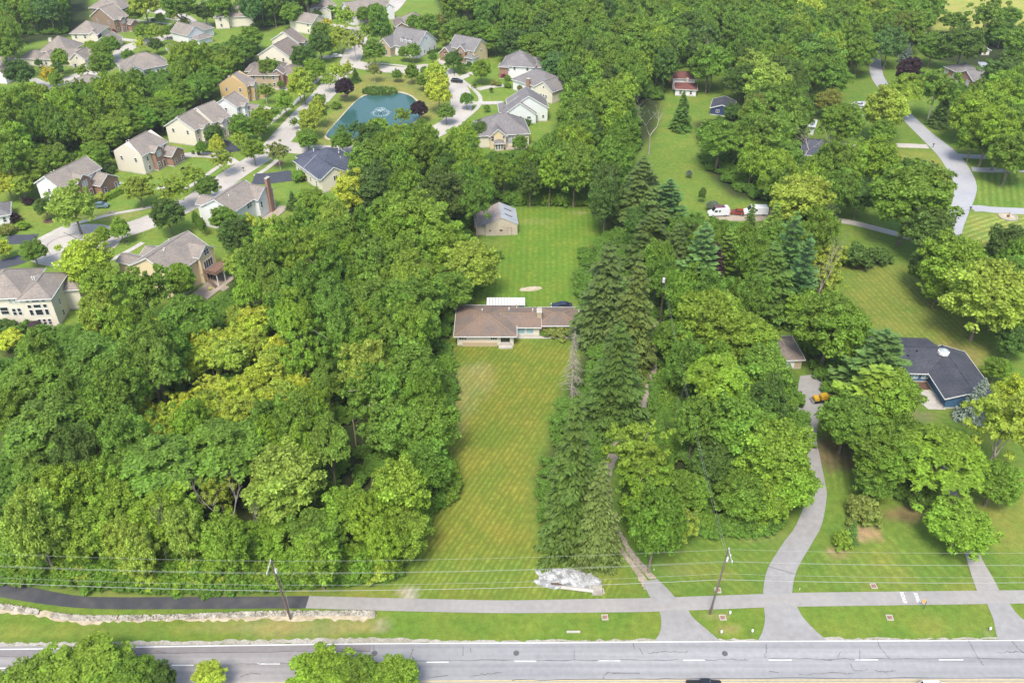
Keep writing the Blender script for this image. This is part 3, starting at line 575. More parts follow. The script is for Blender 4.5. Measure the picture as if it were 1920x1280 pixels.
# ------------------------------------------------------------------ houses
def window_mesh(w_, h_, nx, nz_, key={}):
    k = (round(w_, 2), round(h_, 2), nx, nz_)
    if k in key: return key[k]
    t = .09; mb = MB()        # in the x-z plane, facing -y
    mb.box(-w_/2, w_/2, -.09, 0, -h_/2, -h_/2+t); mb.box(-w_/2, w_/2, -.09, 0, h_/2-t, h_/2)
    mb.box(-w_/2, -w_/2+t, -.09, 0, -h_/2+t, h_/2-t); mb.box(w_/2-t, w_/2, -.09, 0, -h_/2+t, h_/2-t)
    for i in range(1, nx):
        x = -w_/2 + w_ * i / nx; mb.box(x-.045, x+.045, -.085, 0, -h_/2+t, h_/2-t)
    for i in range(1, nz_):
        z = -h_/2 + h_ * i / nz_; mb.box(-w_/2+t, w_/2-t, -.08, 0, z-.04, z+.04)
    p = MB(); p.box(-w_/2+t*.8, w_/2-t*.8, -.035, -.005, -h_/2+t*.8, h_/2-t*.8)
    a = mb.mesh('window'); a.materials.append(M['trim']); b = p.mesh('pane')
    key[k] = (a, b); return key[k]
GLASSES = {}
class House:
    def __init__(s, name, label, Sp, Ep, h, Wp=None, cat='house', group=None, D_=None, wall='cream', roof='rooftan', L_=None):
        A = P(*Sp, h); B = P(*Ep, h); s.L = math.hypot(B[0]-A[0], B[1]-A[1]); s.ang = math.atan2(B[1]-A[1], B[0]-A[0])
        if L_: s.L = L_
        if Wp:
            Wv = P(*Wp, h); s.D = math.hypot(Wv[0]-A[0], Wv[1]-A[1]); a2 = math.atan2(Wv[1]-A[1], Wv[0]-A[0]) - math.pi/2
            df = (a2 - s.ang + math.pi) % (2*math.pi) - math.pi; s.ang += df * .55
        if D_: s.D = D_
        s.h = h; s.root = empty(name, (A[0], A[1], 0), s.ang, label, cat, group); s.wall = wall; s.roof = roof
        s.org = A
    def block(s, x0, y0, x1, y1, h=None, roof='gx', pitch=.5, wall=None, rmat=None, z0=0, over=.45, trim=True, ridge=True, name='wall', clip=0):
        h = h or s.h; wm_ = M[wall or s.wall]; rm = M[rmat or s.roof]; cx, cy = (x0+x1)/2, (y0+y1)/2
        if roof == 'gx': top = [(x0, cy), (x1, cy)]; rise = (y1-y0)/2 * pitch
        elif roof == 'gy': top = [(cx, y0), (cx, y1)]; rise = (x1-x0)/2 * pitch
        elif roof == 'hip':
            r_ = min(x1-x0, y1-y0)/2; rise = r_ * pitch
            top = [(x0+r_, cy), (x1-r_, cy)] if (x1-x0) >= (y1-y0) else [(cx, y0+r_), (cx, y1-r_)]
        else: rise = 0
        mb = MB(); H_ = h + rise - (.12 if rise else 0)
        if roof == 'gx':
            mb.add([(x0,y0,z0),(x1,y0,z0),(x1,y1,z0),(x0,y1,z0),(x0,y0,h),(x1,y0,h),(x1,y1,h),(x0,y1,h),(x0,cy,H_),(x1,cy,H_)],
                   [(0,1,5,4),(2,3,7,6),(0,4,8,7,3),(1,2,6,9,5),(4,5,9,8),(6,7,8,9)])
        elif roof == 'gy':
            mb.add([(x0,y0,z0),(x1,y0,z0),(x1,y1,z0),(x0,y1,z0),(x0,y0,h),(x1,y0,h),(x1,y1,h),(x0,y1,h),(cx,y0,H_),(cx,y1,H_)],
                   [(0,1,5,8,4),(2,3,7,9,6),(0,4,7,3),(1,2,6,5),(4,8,9,7),(8,5,6,9)])
        else: mb.box(x0, x1, y0, y1, z0, h)
        wo_ = mb.build(name, wm_, s.root)
        if z0 == 0:
            f = MB(); f.box(x0-.06, x1+.06, y0-.06, y1+.06, 0, .35); f.build('foundation', M['concrete'], s.root)
        o = over; th = .16; rb = MB(); e = h - pitch * o
        if roof in ('gx', 'gy'):
            def slab(a, b, c, d):   # a,b eave ; c,d ridge (top surface)
                vs = [a, b, c, d] + [(p[0], p[1], p[2]-th) for p in (a, b, c, d)]
                rb.add(vs, [(0,1,2,3),(7,6,5,4),(0,4,5,1),(1,5,6,2),(2,6,7,3),(3,7,4,0)])
            R_ = h + rise + .1; e2 = e + .1
            if roof == 'gx':
                ex0, ex1 = x0-o*.7, x1+o*.7; c_ = clip * (y1-y0)/2
                slab((ex0,y0-o,e2),(ex1,y0-o,e2),(ex1-c_,cy,R_),(ex0+c_,cy,R_)); slab((ex1,y1+o,e2),(ex0,y1+o,e2),(ex0+c_,cy,R_),(ex1-c_,cy,R_))
            else:
                ey0, ey1 = y0-o*.7, y1+o*.7
                slab((x0-o,ey1,e2),(x0-o,ey0,e2),(cx,ey0,R_),(cx,ey1,R_)); slab((x1+o,ey0,e2),(x1+o,ey1,e2),(cx,ey1,R_),(cx,ey0,R_))
        elif roof == 'hip':
            R_ = h + rise + .1 + o * 0; e2 = e + .1
            q = [(x0-o,y0-o),(x1+o,y0-o),(x1+o,y1+o),(x0-o,y1+o)]
            vs = [(a, b, e2) for a, b in q] + [(a, b, e2-th) for a, b in q] + [(top[0][0], top[0][1], R_), (top[1][0], top[1][1], R_)]
            if (x1-x0) >= (y1-y0): fs = [(0,1,9,8),(1,2,9),(2,3,8,9),(3,0,8)]
            else: fs = [(0,1,8),(1,2,9,8),(2,3,9),(3,0,8,9)]
            rb.add(vs, fs + [(0,4,5,1),(1,5,6,2),(2,6,7,3),(3,7,4,0),(7,6,5,4)])
        else:
            rb.box(x0-o, x1+o, y0-o, y1+o, h, h+.2); R_ = h + .2; e2 = h
        ro = rb.build('roof', rm, s.root)
        rc = M['ridge'] if (rmat or s.roof) in ('ranchroof',) else (M['ridgegrey'] if (rmat or s.roof) in ('roofbrown', 'rooftan') else rm)
        if ridge and roof != 'flat':
            rg = MB(); lift = .03
            if roof == 'gx': rg.bar((x0-o*.6+clip*(y1-y0)/2, cy, R_+lift), (x1+o*.6-clip*(y1-y0)/2, cy, R_+lift), .3, .08)
            elif roof == 'gy': rg.bar((cx, y0-o*.6, R_+lift), (cx, y1+o*.6, R_+lift), .3, .08)
            else:
                if top[0] != top[1]: rg.bar((*top[0], R_+lift), (*top[1], R_+lift), .3, .08)
                for qx, qy in q:
                    tp = min(top, key=lambda t__: (t__[0]-qx)**2 + (t__[1]-qy)**2); rg.bar((qx, qy, e2+lift), (*tp, R_+lift), .26, .07)
            rg.build('ridge_cap', rc, ro)
        if trim:
            tb = MB()
            if roof == 'gx':
                for xx in (x0-o*.7-.03, x1+o*.7+.03):
                    if clip: continue
                    tb.bar((xx, y0-o-.02, e2-.1), (xx, cy, R_-.1), .05, .26); tb.bar((xx, y1+o+.02, e2-.1), (xx, cy, R_-.1), .05, .26)
                tb.bar((x0-o*.7, y0-o-.05, e2-.1), (x1+o*.7, y0-o-.05, e2-.1), .09, .16); tb.bar((x0-o*.7, y1+o+.05, e2-.1), (x1+o*.7, y1+o+.05, e2-.1), .09, .16)
            elif roof == 'gy':
                for yy in (y0-o*.7-.03, y1+o*.7+.03):
                    tb.bar((x0-o-.02, yy, e2-.1), (cx, yy, R_-.1), .05, .26); tb.bar((x1+o+.02, yy, e2-.1), (cx, yy, R_-.1), .05, .26)
                tb.bar((x0-o-.05, y0-o*.7, e2-.1), (x0-o-.05, y1+o*.7, e2-.1), .09, .16); tb.bar((x1+o+.05, y0-o*.7, e2-.1), (x1+o+.05, y1+o*.7, e2-.1), .09, .16)
            else:
                zz = e2-.08
                for a, b in (((x0-o-.05,y0-o-.05),(x1+o+.05,y0-o-.05)),((x1+o+.05,y0-o),(x1+o+.05,y1+o)),((x1+o,y1+o+.05),(x0-o,y1+o+.05)),((x0-o-.05,y1+o),(x0-o-.05,y0-o))):
                    tb.bar((*a, zz), (*b, zz), .09, .18)
            tb.build('gutter_trim', M['trim'], ro)
        return wo_
    def win(s, side, at, plane, z, w_=1.0, h_=1.5, nx=1, nz_=2, glass='glass'):
        a, b = window_mesh(w_, h_, nx, nz_)
        gk = (b.name, glass)
        if gk not in GLASSES:
            bb = b if not any(k[0] == b.name for k in GLASSES) else b.copy()
            bb.materials.clear(); bb.materials.append(M[glass]); GLASSES[gk] = bb
        o = link('window', a, s.root); p = link('pane', GLASSES[gk], o)
        loc, rz = {'s': ((at, plane-.003, z), 0), 'n': ((at, plane+.003, z), math.pi), 'e': ((plane+.003, at, z), math.pi/2), 'w': ((plane-.003, at, z), -math.pi/2)}[side]
        o.location = loc; o.rotation_euler = (0, 0, rz); return o
    def wins(s, x0, y0, x1, y1, sides='snew', floors=(1.6, 4.4), gap=3.4, w_=1.0, h_=1.4, glass='glass'):
        for sd in sides:
            a, b = (x0, x1) if sd in 'sn' else (y0, y1); pl = {'s': y0, 'n': y1, 'w': x0, 'e': x1}[sd]; n = max(1, int((b-a-1.6) / gap + .5))
            for z in floors:
                for i in range(n):
                    s.win(sd, a + (b-a) * (i+.5) / n, pl, z, w_, h_, 1, 2, glass)
    def door(s, side, at, plane, w_=1.0, h_=2.1, m='door'):
        mb = MB(); mb.box(-w_/2, w_/2, -.06, 0, 0, h_); f = MB()
        f.box(-w_/2-.12, -w_/2, -.09, 0, 0, h_+.12); f.box(w_/2, w_/2+.12, -.09, 0, 0, h_+.12); f.box(-w_/2, w_/2, -.09, 0, h_, h_+.12)
        o = mb.build('door', M[m], s.root); f.build('door_frame', M['trim'], o); k = MB(); k.box(w_/2-.18, w_/2-.1, -.14, -.06, .95, 1.05); k.build('handle', M['metal'], o)
        loc, rz = {'s': ((at, plane-.003, .36), 0), 'n': ((at, plane+.003, .36), math.pi), 'e': ((plane+.003, at, .36), math.pi/2), 'w': ((plane-.003, at, .36), -math.pi/2)}[side]
        o.location = loc; o.rotation_euler = (0, 0, rz); return o
    def garage(s, side, at, plane, w_=4.9):
        o = empty('garage_door', (0,0,0)); o.parent = s.root
        for k in range(4):
            mb = MB(); mb.box(-w_/2, w_/2, -.06, 0, k*.55, k*.55+.53); mb.build('panel', M['trim'], o)
        loc, rz = {'s': ((at, plane-.003, .36), 0), 'n': ((at, plane+.003, .36), math.pi), 'e': ((plane+.003, at, .36), math.pi/2), 'w': ((plane-.003, at, .36), -math.pi/2)}[side]
        o.location = loc; o.rotation_euler = (0, 0, rz)
    def chimney(s, x, y, z0, z1, w_=.9, d_=.7, m='brick'):
        mb = MB(); mb.box(x-w_/2, x+w_/2, y-d_/2, y+d_/2, z0, z1); o = mb.build('chimney', M[m], s.root)
        c = MB(); c.box(x-w_/2-.08, x+w_/2+.08, y-d_/2-.08, y+d_/2+.08, z1, z1+.12); c.lathe([(.18, z1+.12), (.16, z1+.5)], 8, x, y); c.build('chimney_cap', M['concrete'], o)
    def vent(s, x, y, z):
        mb = MB(); mb.lathe([(.1, z-.3), (.1, z+.45), (.16, z+.46), (.14, z+.6)], 8, x, y); mb.build('roof_vent', M['trim'], s.root)

HG = 'houses of the subdivision'
def gable_house(name, label, Sp, Ep, Wp, h, wall='cream', roof='rooftan', front='brick', pitch=.6, clip=0, wing=True, porch=True, gar=True, floors=None, group=HG):
    """two storey house: long ridge along its front, gable wall on the near end, front gables and a garage wing"""
    H_ = House(name, label, Sp, Ep, h, Wp, wall=wall, roof=roof, group=group); L_, D_ = H_.L, H_.D
    H_.block(0, 0, L_, D_, h, 'gx', pitch, clip=clip)
    fl = floors or ((1.7, 4.5) if h > 5 else (1.7,))
    H_.wins(0, 0, L_, D_, 'w', fl[-1:], 5.5); H_.wins(0, 0, L_, D_, 'ne', fl, 4)
    H_.wins(L_*.05, 0, L_*.3, D_, 's', fl, 3)
    gx0, gx1 = L_*.32, L_*.62
    H_.block(gx0, -1.6, gx1, D_*.5, h-.15, 'gy', pitch*1.15, wall=front)
    H_.win('s', (gx0+gx1)/2, -1.6, h-1.4, 1.9, 1.7, 2, 2, 'glasspale'); H_.win('s', (gx0+gx1)/2 - 1, -1.6, 1.8, 1.3, 1.7, 2, 2); H_.door('s', (gx0+gx1)/2+1.3, -1.6)
    if wing:
        H_.block(L_*.66, -4.2, L_+1.5, D_*.55, h*.58 if h > 5 else h-.35, 'gy', pitch*1.05, wall=front)
        hw = h*.58 if h > 5 else h-.35
        H_.win('s', L_*.66+1.3, -4.2, 1.6, 1.0, 1.4); H_.win('s', L_+.3, -4.2, 1.6, 1.0, 1.4)
        if gar: H_.garage('e', -1.2, L_+1.5)
    H_.vent(L_*.25, D_*.7, h + D_*.3*pitch); H_.vent(L_*.31, D_*.68, h + D_*.32*pitch)
    return H_

# the long ranch house in the middle
H_ = House('ranch_house', 'long low ranch house with brown hipped roof and pale stone front, in the middle', (857,627), (958,627), 2.9, cat='house', wall='buff', roof='ranchroof', L_=12.2)
L_ = H_.L
H_.block(0, 0, L_, 11.2, 2.9, 'hip', .25, over=.7)
H_.block(L_-2.5, 3.6, 17.9, 10.6, 2.75, 'gx', .26, over=.6)
H_.block(17.9, 4.4, 26.3, 10.8, 2.65, 'hip', .26, over=.6)
H_.chimney(17.9, 6.6, 0, 4.7, 1.0, 1.8, 'tanbrick')
mb = MB(); mb.box(1.1, 8.6, -.35, -.07, 0, 1.0); mb.build('stone_planter', M['tanbrick'], H_.root)
H_.win('s', 1.2, 0, 2.0, 1.7, 1.0, 3, 1); H_.win('s', 7.9, 0, 2.0, 1.5, 1.0, 3, 1)
H_.win('w', 3, 0, 1.8, 1.6, 1.1, 2, 1); H_.win('w', 8, 0, 1.8, 1.6, 1.1, 2, 1)
mb = MB(); mb.box(9.3, 11.6, -.3, .6, .0, .95); mb.box(9.0, 12.0, -1.3, -.3, 0, .3); mb.build('porch_step', M['concrete'], H_.root)
mb = MB(); mb.box(9.4, 11.4, -.05, -.02, .95, 2.7); mb.build('porch_opening', M['glass'], H_.root)
H_.win('s', 13.9, 3.6, 1.65, 1.7, 1.9, 1, 1, 'glassblue'); H_.win('s', 15.8, 3.6, 1.65, 1.7, 1.9, 1, 1, 'glassblue')
mb = MB(); mb.box(18.4, 21.4, 4.30, 4.38, .2, 2.4); mb.build('carport_opening', M['door'], H_.root)
mb = MB(); mb.box(12.5, 22, 2.9, 3.5, 0, .12); mb.build('front_walk', M['concrete'], H_.root)
H_.win('s', 23.5, 4.4, 1.7, 1.4, 1.2, 2, 1)
H_.win('n', 16, 10.6, 1.7, 1.6, 1.2, 2, 1); H_.win('n', 4, 11.2, 1.7, 1.6, 1.2, 2, 1); H_.door('n', 9, 11.2)
for (x, y, z) in ((5.2, 8.2, 3.6), (11.2, 9.0, 3.4), (16.5, 8.4, 3.5)): H_.vent(x, y, z)
# ribbed white awning roof behind the ranch
X0, Y0 = P(912, 574.5, 2.6); X1, _ = P(985, 574.5, 2.6)
t = empty('patio_cover', ((X0+X1)/2, Y0+2.0, 0), 0, 'white ribbed patio roof standing behind the long brown ranch house', 'patio cover')
hw = (X1-X0)/2; npn = 13
for k in range(npn):
    mb = MB(); a = -hw + 2*hw*k/npn; mb.box(a+.03, a+2*hw/npn-.06, -1.5, 1.8, 2.55+.02*(k%2), 2.62+.02*(k%2)); mb.build('panel', M['trim'], t)
    mb = MB(); mb.box(a-.03, a+.03, -1.5, 1.8, 2.55, 2.72); mb.build('rib', M['pole'], t)
for sx in (-1, 1):
    for sy in (-1.4, 1.7): mb = MB(); mb.box(sx*(hw-.1)-.05, sx*(hw-.1)+.05, sy-.05, sy+.05, 0, 2.55); mb.build('post', M['trim'], t)

# the old barn
H_ = House('barn', 'old board barn with grey metal roof at the left edge of the upper lawn', (911,422), (968,420), 3.2, cat='barn', wall='barnboard', roof='galv', L_=8.6)
L_ = 8.4
mb = MB(); h0, h1, hr = 3.3, 3.3, 5.2; rx = L_*.42
H_.block(0, 0, L_, 9.0, 3.2, 'gy', .48, ridge=False, trim=False, over=.25, wall='barnboard')
mb = MB(); mb.add([(-.22,-.2,3.27),(-.22,9.2,3.27),(L_/2-.1,9.2,5.33),(L_/2-.1,-.2,5.33),(-.22,-.2,3.24),(-.22,9.2,3.24),(L_/2-.1,9.2,5.28),(L_/2-.1,-.2,5.28)], [(0,3,2,1),(4,5,6,7),(0,1,5,4),(1,2,6,5),(2,3,7,6),(3,0,4,7)]); mb.build('rusty_roof_sheet', M['oldroof'], H_.root)
for k in range(26):     # board siding, each board proud of its neighbour by turns
    a = L_ * k / 26; b = L_ * (k+1) / 26 - .05; zt = 3.2 + (L_/2 - abs((a+b)/2 - L_/2)) * .48 - .25
    mb = MB(); mb.box(a, b, -.05-.02*(k % 3), -.004, .05, zt); mb.build('board', M['barnboard'], H_.root)
H_.block(-2.6, .6, -.02, 8.4, 2.5, 'flat', rmat='oldroof', trim=False, over=.3)
mb = MB(); sl_ = [(-3.0,.2,2.45),(.3,.2,3.55),(.3,8.8,3.55),(-3.0,8.8,2.45)]
mb.add(sl_ + [(a,b,c-.1) for a,b,c in sl_], [(0,1,2,3),(7,6,5,4),(0,4,5,1),(1,5,6,2),(2,6,7,3),(3,7,4,0)]); mb.build('lean_to_roof', M['oldroof'], H_.root)
for (y_, x_) in ((2.8, 5.2), (6.2, 5.2)):
    mb = MB(); zz = 3.2 + (L_-x_)*.48; zz2 = 3.2 + (L_-x_-2)*.48
    mb.bar((x_, y_, zz+.14), (x_+2, y_, zz2+.14), .3, .1); mb.build('roof_opening', M['black'], H_.root)
mb = MB(); mb.box(3.6, 4.4, -.13, -.1, 1.35, 1.75); mb.build('hatch', M['black'], H_.root)
mb = MB(); mb.box(.9, 1.3, -.13, -.1, 1.35, 1.7); mb.build('hatch', M['black'], H_.root)
mb = MB(); mb.box(5.7, 6.7, -.14, -.1, .1, 2.2); mb.build('door', M['barnboard'], H_.root); 
mb = MB(); mb.box(5.6, 5.7, -.16, -.1, .1, 2.3); mb.box(6.7, 6.8, -.16, -.1, .1, 2.3); mb.box(5.7, 6.7, -.16, -.1, 2.2, 2.3); mb.build('door_frame', M['wood'], H_.root)

# tan house with the timber deck
H_ = House('tan_house', 'tan two storey house with timber deck at the edge of the left wood', (321,516), (404,468), 7.0, (237,502), wall='tan', roof='rooftan', group=HG)
L_, D_ = H_.L, H_.D
H_.block(0, 0, L_, D_, 7.0, 'gx', .55, over=.5)
H_.block(L_*.62, -1.1, L_-.1, D_*.5, 7.6, 'gy', .7, over=.4)
H_.block(2.5, D_*.55, L_*.45, D_+6.5, 5.6, 'gy', .5, over=.4)
H_.block(L_*.5, D_*.55, L_*.85, D_+3.5, 5.4, 'gy', .5, over=.4)
H_.win('w', D_*.62, 0, 5.5, .9, 1.3); H_.win('w', D_*.36, 0, 4.9, 1.2, .4, 1, 1)
xw = L_*.33
H_.win('s', xw, 0, 4.7, 3.1, 3.4, 3, 2, 'glasspale'); H_.win('s', xw, 0, 1.55, 2.7, 2.3, 3, 1)
xg = L_*.81
H_.win('s', xg, -1.1, 7.6, 1.7, 1.5, 2, 2); H_.win('s', xg-.2, -1.1, 4.6, 3.2, 2.2, 4, 1); H_.win('s', xg-.2, -1.1, 1.5, 2.8, 2.2, 3, 1)
H_.wins(0, 0, L_, D_, 'e', (1.7, 4.5), 4)
for (x, y) in ((L_*.32, D_*.42), (L_*.36, D_*.44), (L_*.8, D_*.8)): H_.vent(x, y, 7 + (D_/2-abs(y-D_/2))*.55)
dk = empty('deck', (0,0,0)); dk.parent = H_.root
for k in range(16):
    mb = MB(); mb.box(L_*.62+k*.36, L_*.62+k*.36+.33, -5.2, -1.2, 3.3, 3.4); mb.build('board', M['deckwood'], dk)
mb = MB()
x0_, x1_ = L_*.62, L_*.62+16*.36
for k in range(24): mb.box(x0_+k*.24, x0_+k*.24+.07, -5.2, -5.14, 3.4, 4.3)
for k in range(16): mb.box(x0_, x0_+.06, -5.2+k*.25, -5.13+k*.25, 3.4, 4.3); mb.box(x1_-.06, x1_, -5.2+k*.25, -5.13+k*.25, 3.4, 4.3)
mb.box(x0_, x1_, -5.24, -5.1, 4.3, 4.38); mb.box(x0_-.02, x0_+.1, -5.2, -1.2, 4.3, 4.38); mb.box(x1_-.1, x1_+.02, -5.2, -1.2, 4.3, 4.38)
mb.build('railing', M['deckwood'], dk)
for k in range(12):
    mb = MB(); mb.box(x0_-1.0, x0_-.05, -1.6-k*.3, -1.34-k*.3, 3.2-k*.26, 3.26-k*.26); mb.build('stair_tread', M['deckwood'], dk)
for (x, y) in ((x0_+.2,-5),(x0_+2.8,-5),(x1_-.2,-5),(x1_-.2,-2)): mb = MB(); mb.box(x-.1, x+.1, y-.1, y+.1, 0, 3.3); mb.build('post', M['trim'], dk)
mb = MB(); mb.box(L_*.22, L_*.98, -6.2, -1.2, 0, .28); mb.build('terrace', M['patio'], H_.root)
for k in range(3): mb = MB(); mb.box(L_*.55, L_*.7, -6.55-k*.35, -6.2-k*.35, 0, .2-k*.06); mb.build('step', M['patio'], H_.root)

# cream three storey house at the left edge
H_ = House('cream_house', 'tall cream house with hipped roof and big windows at the left edge', (-50,559), (96,552), 7.8, wall='cream', roof='rooftan', group=HG, D_=12)
L_ = H_.L
H_.block(0, 0, L_*.64, 12, 7.8, 'hip', .6, over=.5); H_.block(L_*.6, -1.0, L_, 9.5, 7.8, 'hip', .6, over=.5)
H_.block(L_*.6, 6, L_+3.2, 13.0, 5.6, 'hip', .55, over=.45)
xq = L_*.80
for r_, (z, hh) in enumerate(((7.0, .55), (5.7, 1.0), (4.1, 1.6))):
    for k, ww in ((-1, .9), (0, 1.7), (1, .9)): H_.win('s', xq + k*1.65, -1.0, z - .1, ww, hh, 1, 1)
for k in (-1, 0, 1): H_.win('s', xq + .4 + k*1.1, -1.0, 1.45, .8, 1.6)
for k in (0, 1): H_.win('s', L_*.45 + k*1.2, 0, 6.6, .9, 1.3, 1, 2, 'glasspale')
for k in (0, 1, 2): H_.win('s', L_*.45 + k*1.15, 0, 3.8, .9, 1.9)
H_.win('s', L_*.33, 0, 4.2, 1.8, 2.0, 1, 2); H_.wins(0, 0, L_, 9.5, 'e', (1.6, 4.5), 4)
for x in (L_*.7, L_*.73): H_.vent(x, 4.2, 9.6)
mb = MB(); mb.box(L_*.32, L_+1, -4.5, -1.1, 0, .2); mb.build('terrace', M['patio'], H_.root)

# white house with the brick chimney
H_ = House('white_house', 'white two storey house with grey-brown roof and tall brick chimney', (436,397), (501,363), 6.2, (372,390), wall='white', roof='rooftan', group=HG)
L_, D_ = H_.L, H_.D
H_.block(0, 0, L_, D_, 6.2, 'gx', .55); H_.block(3, D_*.6, L_*.6, D_+4, 5.0, 'gy', .5); H_.block(L_*.72, -1.5, L_+3.4, D_*.62, 6.0, 'gy', .6)
H_.chimney(L_+1.2, -1.9, 0, 10.2, 1.5, .8); H_.win('s', L_*.55, 0, 4.9, 2.2, 1.6, 2, 2); H_.win('s', L_+2.7, -1.5, 4.6, .9, 1.5); H_.win('s', L_+2.7, -1.5, 2, .9, 1.5); H_.win('s', L_*.8, -1.5, 3.9, .9, 1.9)
H_.win('w', D_*.4, 0, 4.3, .9, 1.3); H_.win('w', D_*.8, 0, 1.6, .9, 1.5); H_.win('w', D_*.5, 0, 1.5, .9, 1.5); H_.wins(0, 0, L_, D_, 'n', (1.6, 4.4), 3.5); H_.vent(L_*.3, D_*.35, 8.2)
mb = MB(); mb.box(L_*.72, L_+5, -5, -1.6, 0, .25); mb.build('terrace', M['patio'], H_.root)

# slate roofed house
H_ = House('slate_roofed_house', 'cream single storey house with wide slate-blue roof below the pond', (600,334), (688,314), 4.6, (546,301), wall='cream', roof='roofslate', group=HG)
L_, D_ = H_.L, H_.D
H_.block(0, .6, L_, D_, 4.4, 'hip', .62, over=.5); H_.block(.2, -.4, 8.4, D_*.6, 4.5, 'gy', .62, over=.45); H_.block(2, D_*.5, 10, D_+3, 4.2, 'hip', .62)
H_.win('s', 4.6, -.4, 3.6, 1.3, 1.5, 2, 1); H_.wins(0, 1, 5, D_, 'w', (1.8,), 4, 1, 1.7)
mb = MB(); mb.box(8.8, L_-.3, -.9+1.2, .57, .4, 3.9); mb.build('screen_wall', M['glass'], H_.root)
for k in range(6): mb = MB(); x = 8.8 + (L_-9.1)*k/5; mb.box(x-.12, x+.12, .1, .3, 0, 4.3); mb.build('porch_post', M['trim'], H_.root)
for x, y in ((3, 9), (9.5, 6), (10.2, 7.2), (9.2, 4.5), (17, 6)): H_.vent(x, y, 4.4 + .62*min(y-.6, D_-y))
# houses along the street, nearest first
gable_house('brick_front_house', 'white house with brick front gable and brown roof, above the round street end', (112,352), (200,318), (60,346), 6.2, 'white', 'rooftan', 'brick')
gable_house('brick_front_house', 'cream house with clipped gable, brick front and white bay, behind a bright lawn', (265,291), (322,266), (207,286), 6.4, 'buff', 'rooftan', 'brick', clip=.4)
gable_house('cream_gabled_house', 'pale cream gabled house with garage gable, lowest of the row of four', (364,243), (400,229), (303,240), 5.8, 'cream', 'rooftan', 'cream')
gable_house('cream_gabled_house', 'pale cream house with long gable wall, second of the row of four', (399,229), (424,215), (357,213), 6.0, 'cream', 'rooftan', 'cream')
gable_house('white_gabled_house', 'bright white gabled house, third of the row between cream and ochre ones', (443,200), (463,187), (402,196), 6.0, 'white', 'rooftan', 'white')
gable_house('ochre_house', 'ochre-yellow sided house with clipped gable above the white one', (462,161), (484,150), (407,161), 6.2, 'orange', 'rooftan', 'orange', clip=.4)
H_ = House('brown_brick_house', 'brown house with broad hipped roof and red brick front wing', (478,140), (521,140), 5.4, D_=14, wall='tanbrick', roof='roofbrown', group=HG)
H_.block(-2.5, 0, H_.L, 14, 5.4, 'hip', .6); H_.block(-5.5, 7, -1, 16, 4.6, 'hip', .6); H_.block(H_.L, 3, H_.L+6.5, 12, 4.6, 'hip', .6, wall='brick'); H_.block(H_.L-2.5, 1, H_.L+1.5, 6, 5.6, 'gy', .8, wall='brick'); H_.wins(-2.5, 0, H_.L, 14, 'swn', (1.6, 4.2), 3.6)
gable_house('beige_house', 'beige house with double gable wall, above the brown brick house', (546,109), (568,94), (488,101), 5.6, 'cream', 'roofbrown', 'cream')
gable_house('beige_house', 'beige house with brick garage wing, behind the double gabled one', (559,80), (576,73), (507,76), 5.4, 'cream', 'roofbrown', 'brick')
H_ = House('cream_cottage', 'cream gabled house half hidden behind a tall tree near the top left street', (568,41), (585,44), 5.2, D_=9, wall='cream', roof='rooftan', group=HG)
H_.block(-8, 0, H_.L, 9, 5.2, 'gx', .6); H_.wins(0, 0, H_.L, 9, 'se', (1.6, 4.2), 3); H_.chimney(-8, 5, 0, 9, 1, .8, 'tanbrick')
H_ = House('far_cream_house', 'far cream house with two front gables at the top edge', (581,15), (629,10), 5.8, D_=11, wall='cream', roof='rooftan', group=HG)
H_.block(0, 0, H_.L, 11, 5.8, 'hip', .6); H_.block(3, -3, 9, 5, 4.4, 'gy', .6); H_.wins(0, 0, H_.L, 11, 'se', (1.6, 4.4), 3.4); H_.garage('s', 6, -3)
H_ = House('far_gabled_house', 'far white and stone house with three gables at the top edge', (655,25), (733,14), 5.4, D_=11, wall='white', roof='rooftan', group=HG)
H_.block(0, 0, H_.L, 11, 5.4, 'gx', .65); H_.block(.5, -2, 5.5, 5, 3.6, 'gy', .9); H_.block(9, -2, 15, 5, 5.4, 'gy', .8); H_.block(17, -1, 22, 6, 5.6, 'gy', .8); H_.wins(0, 0, H_.L, 11, 'sew', (1.6, 4.2), 3.4)
H_ = House('far_tan_house', 'far tan house behind the two trees, left of the woods', (742,48), (800,44), 4.6, D_=12, wall='tan', roof='rooftan', group=HG)
H_.block(0, -1, 5, 9, 4.4, 'gy', .6, rmat='roofbrown', wall='brownsid'); H_.block(4, 0, H_.L, 12, 4.8, 'hip', .65); H_.block(9, -2, 14.5, 5, 4.6, 'gy', .7, wall='cream'); H_.wins(4, 0, H_.L, 12, 'se', (1.6,), 3.4)
H_ = House('white_gabled_house', 'long white house with grey roof and dormers above the pond', (729,81), (781,90), 4.6, D_=14.5, wall='white', roof='roofgrey', group=HG)
L_ = H_.L
H_.block(0, 0, L_, 14.5, 4.4, 'gx', .72); H_.block(-3.5, -3, 2.8, 6, 4.2, 'gy', .95, wall='tanbrick')
for k in range(3): H_.block(5.0+k*2.1, 1.6, 6.3+k*2.1, 5, 6.4, 'gy', .7, z0=4.6, over=.2, name='dormer'); H_.win('s', 5.65+k*2.1, 1.6, 6.0, .7, .9)
H_.wins(0, 0, L_, 14.5, 'e', (1.8,), 3.4); H_.wins(3.5, 0, L_, 14.5, 's', (1.6,), 2.6); H_.win('s', -.4, -3, 4.6, 1.2, 1.2, 2, 1); H_.win('s', -2, -3, 1.7, 1, 1.8); H_.win('s', .8, -3, 1.7, 1, 1.8); H_.win('e', 7.2, L_, 6.8, .8, .8, 1, 1)
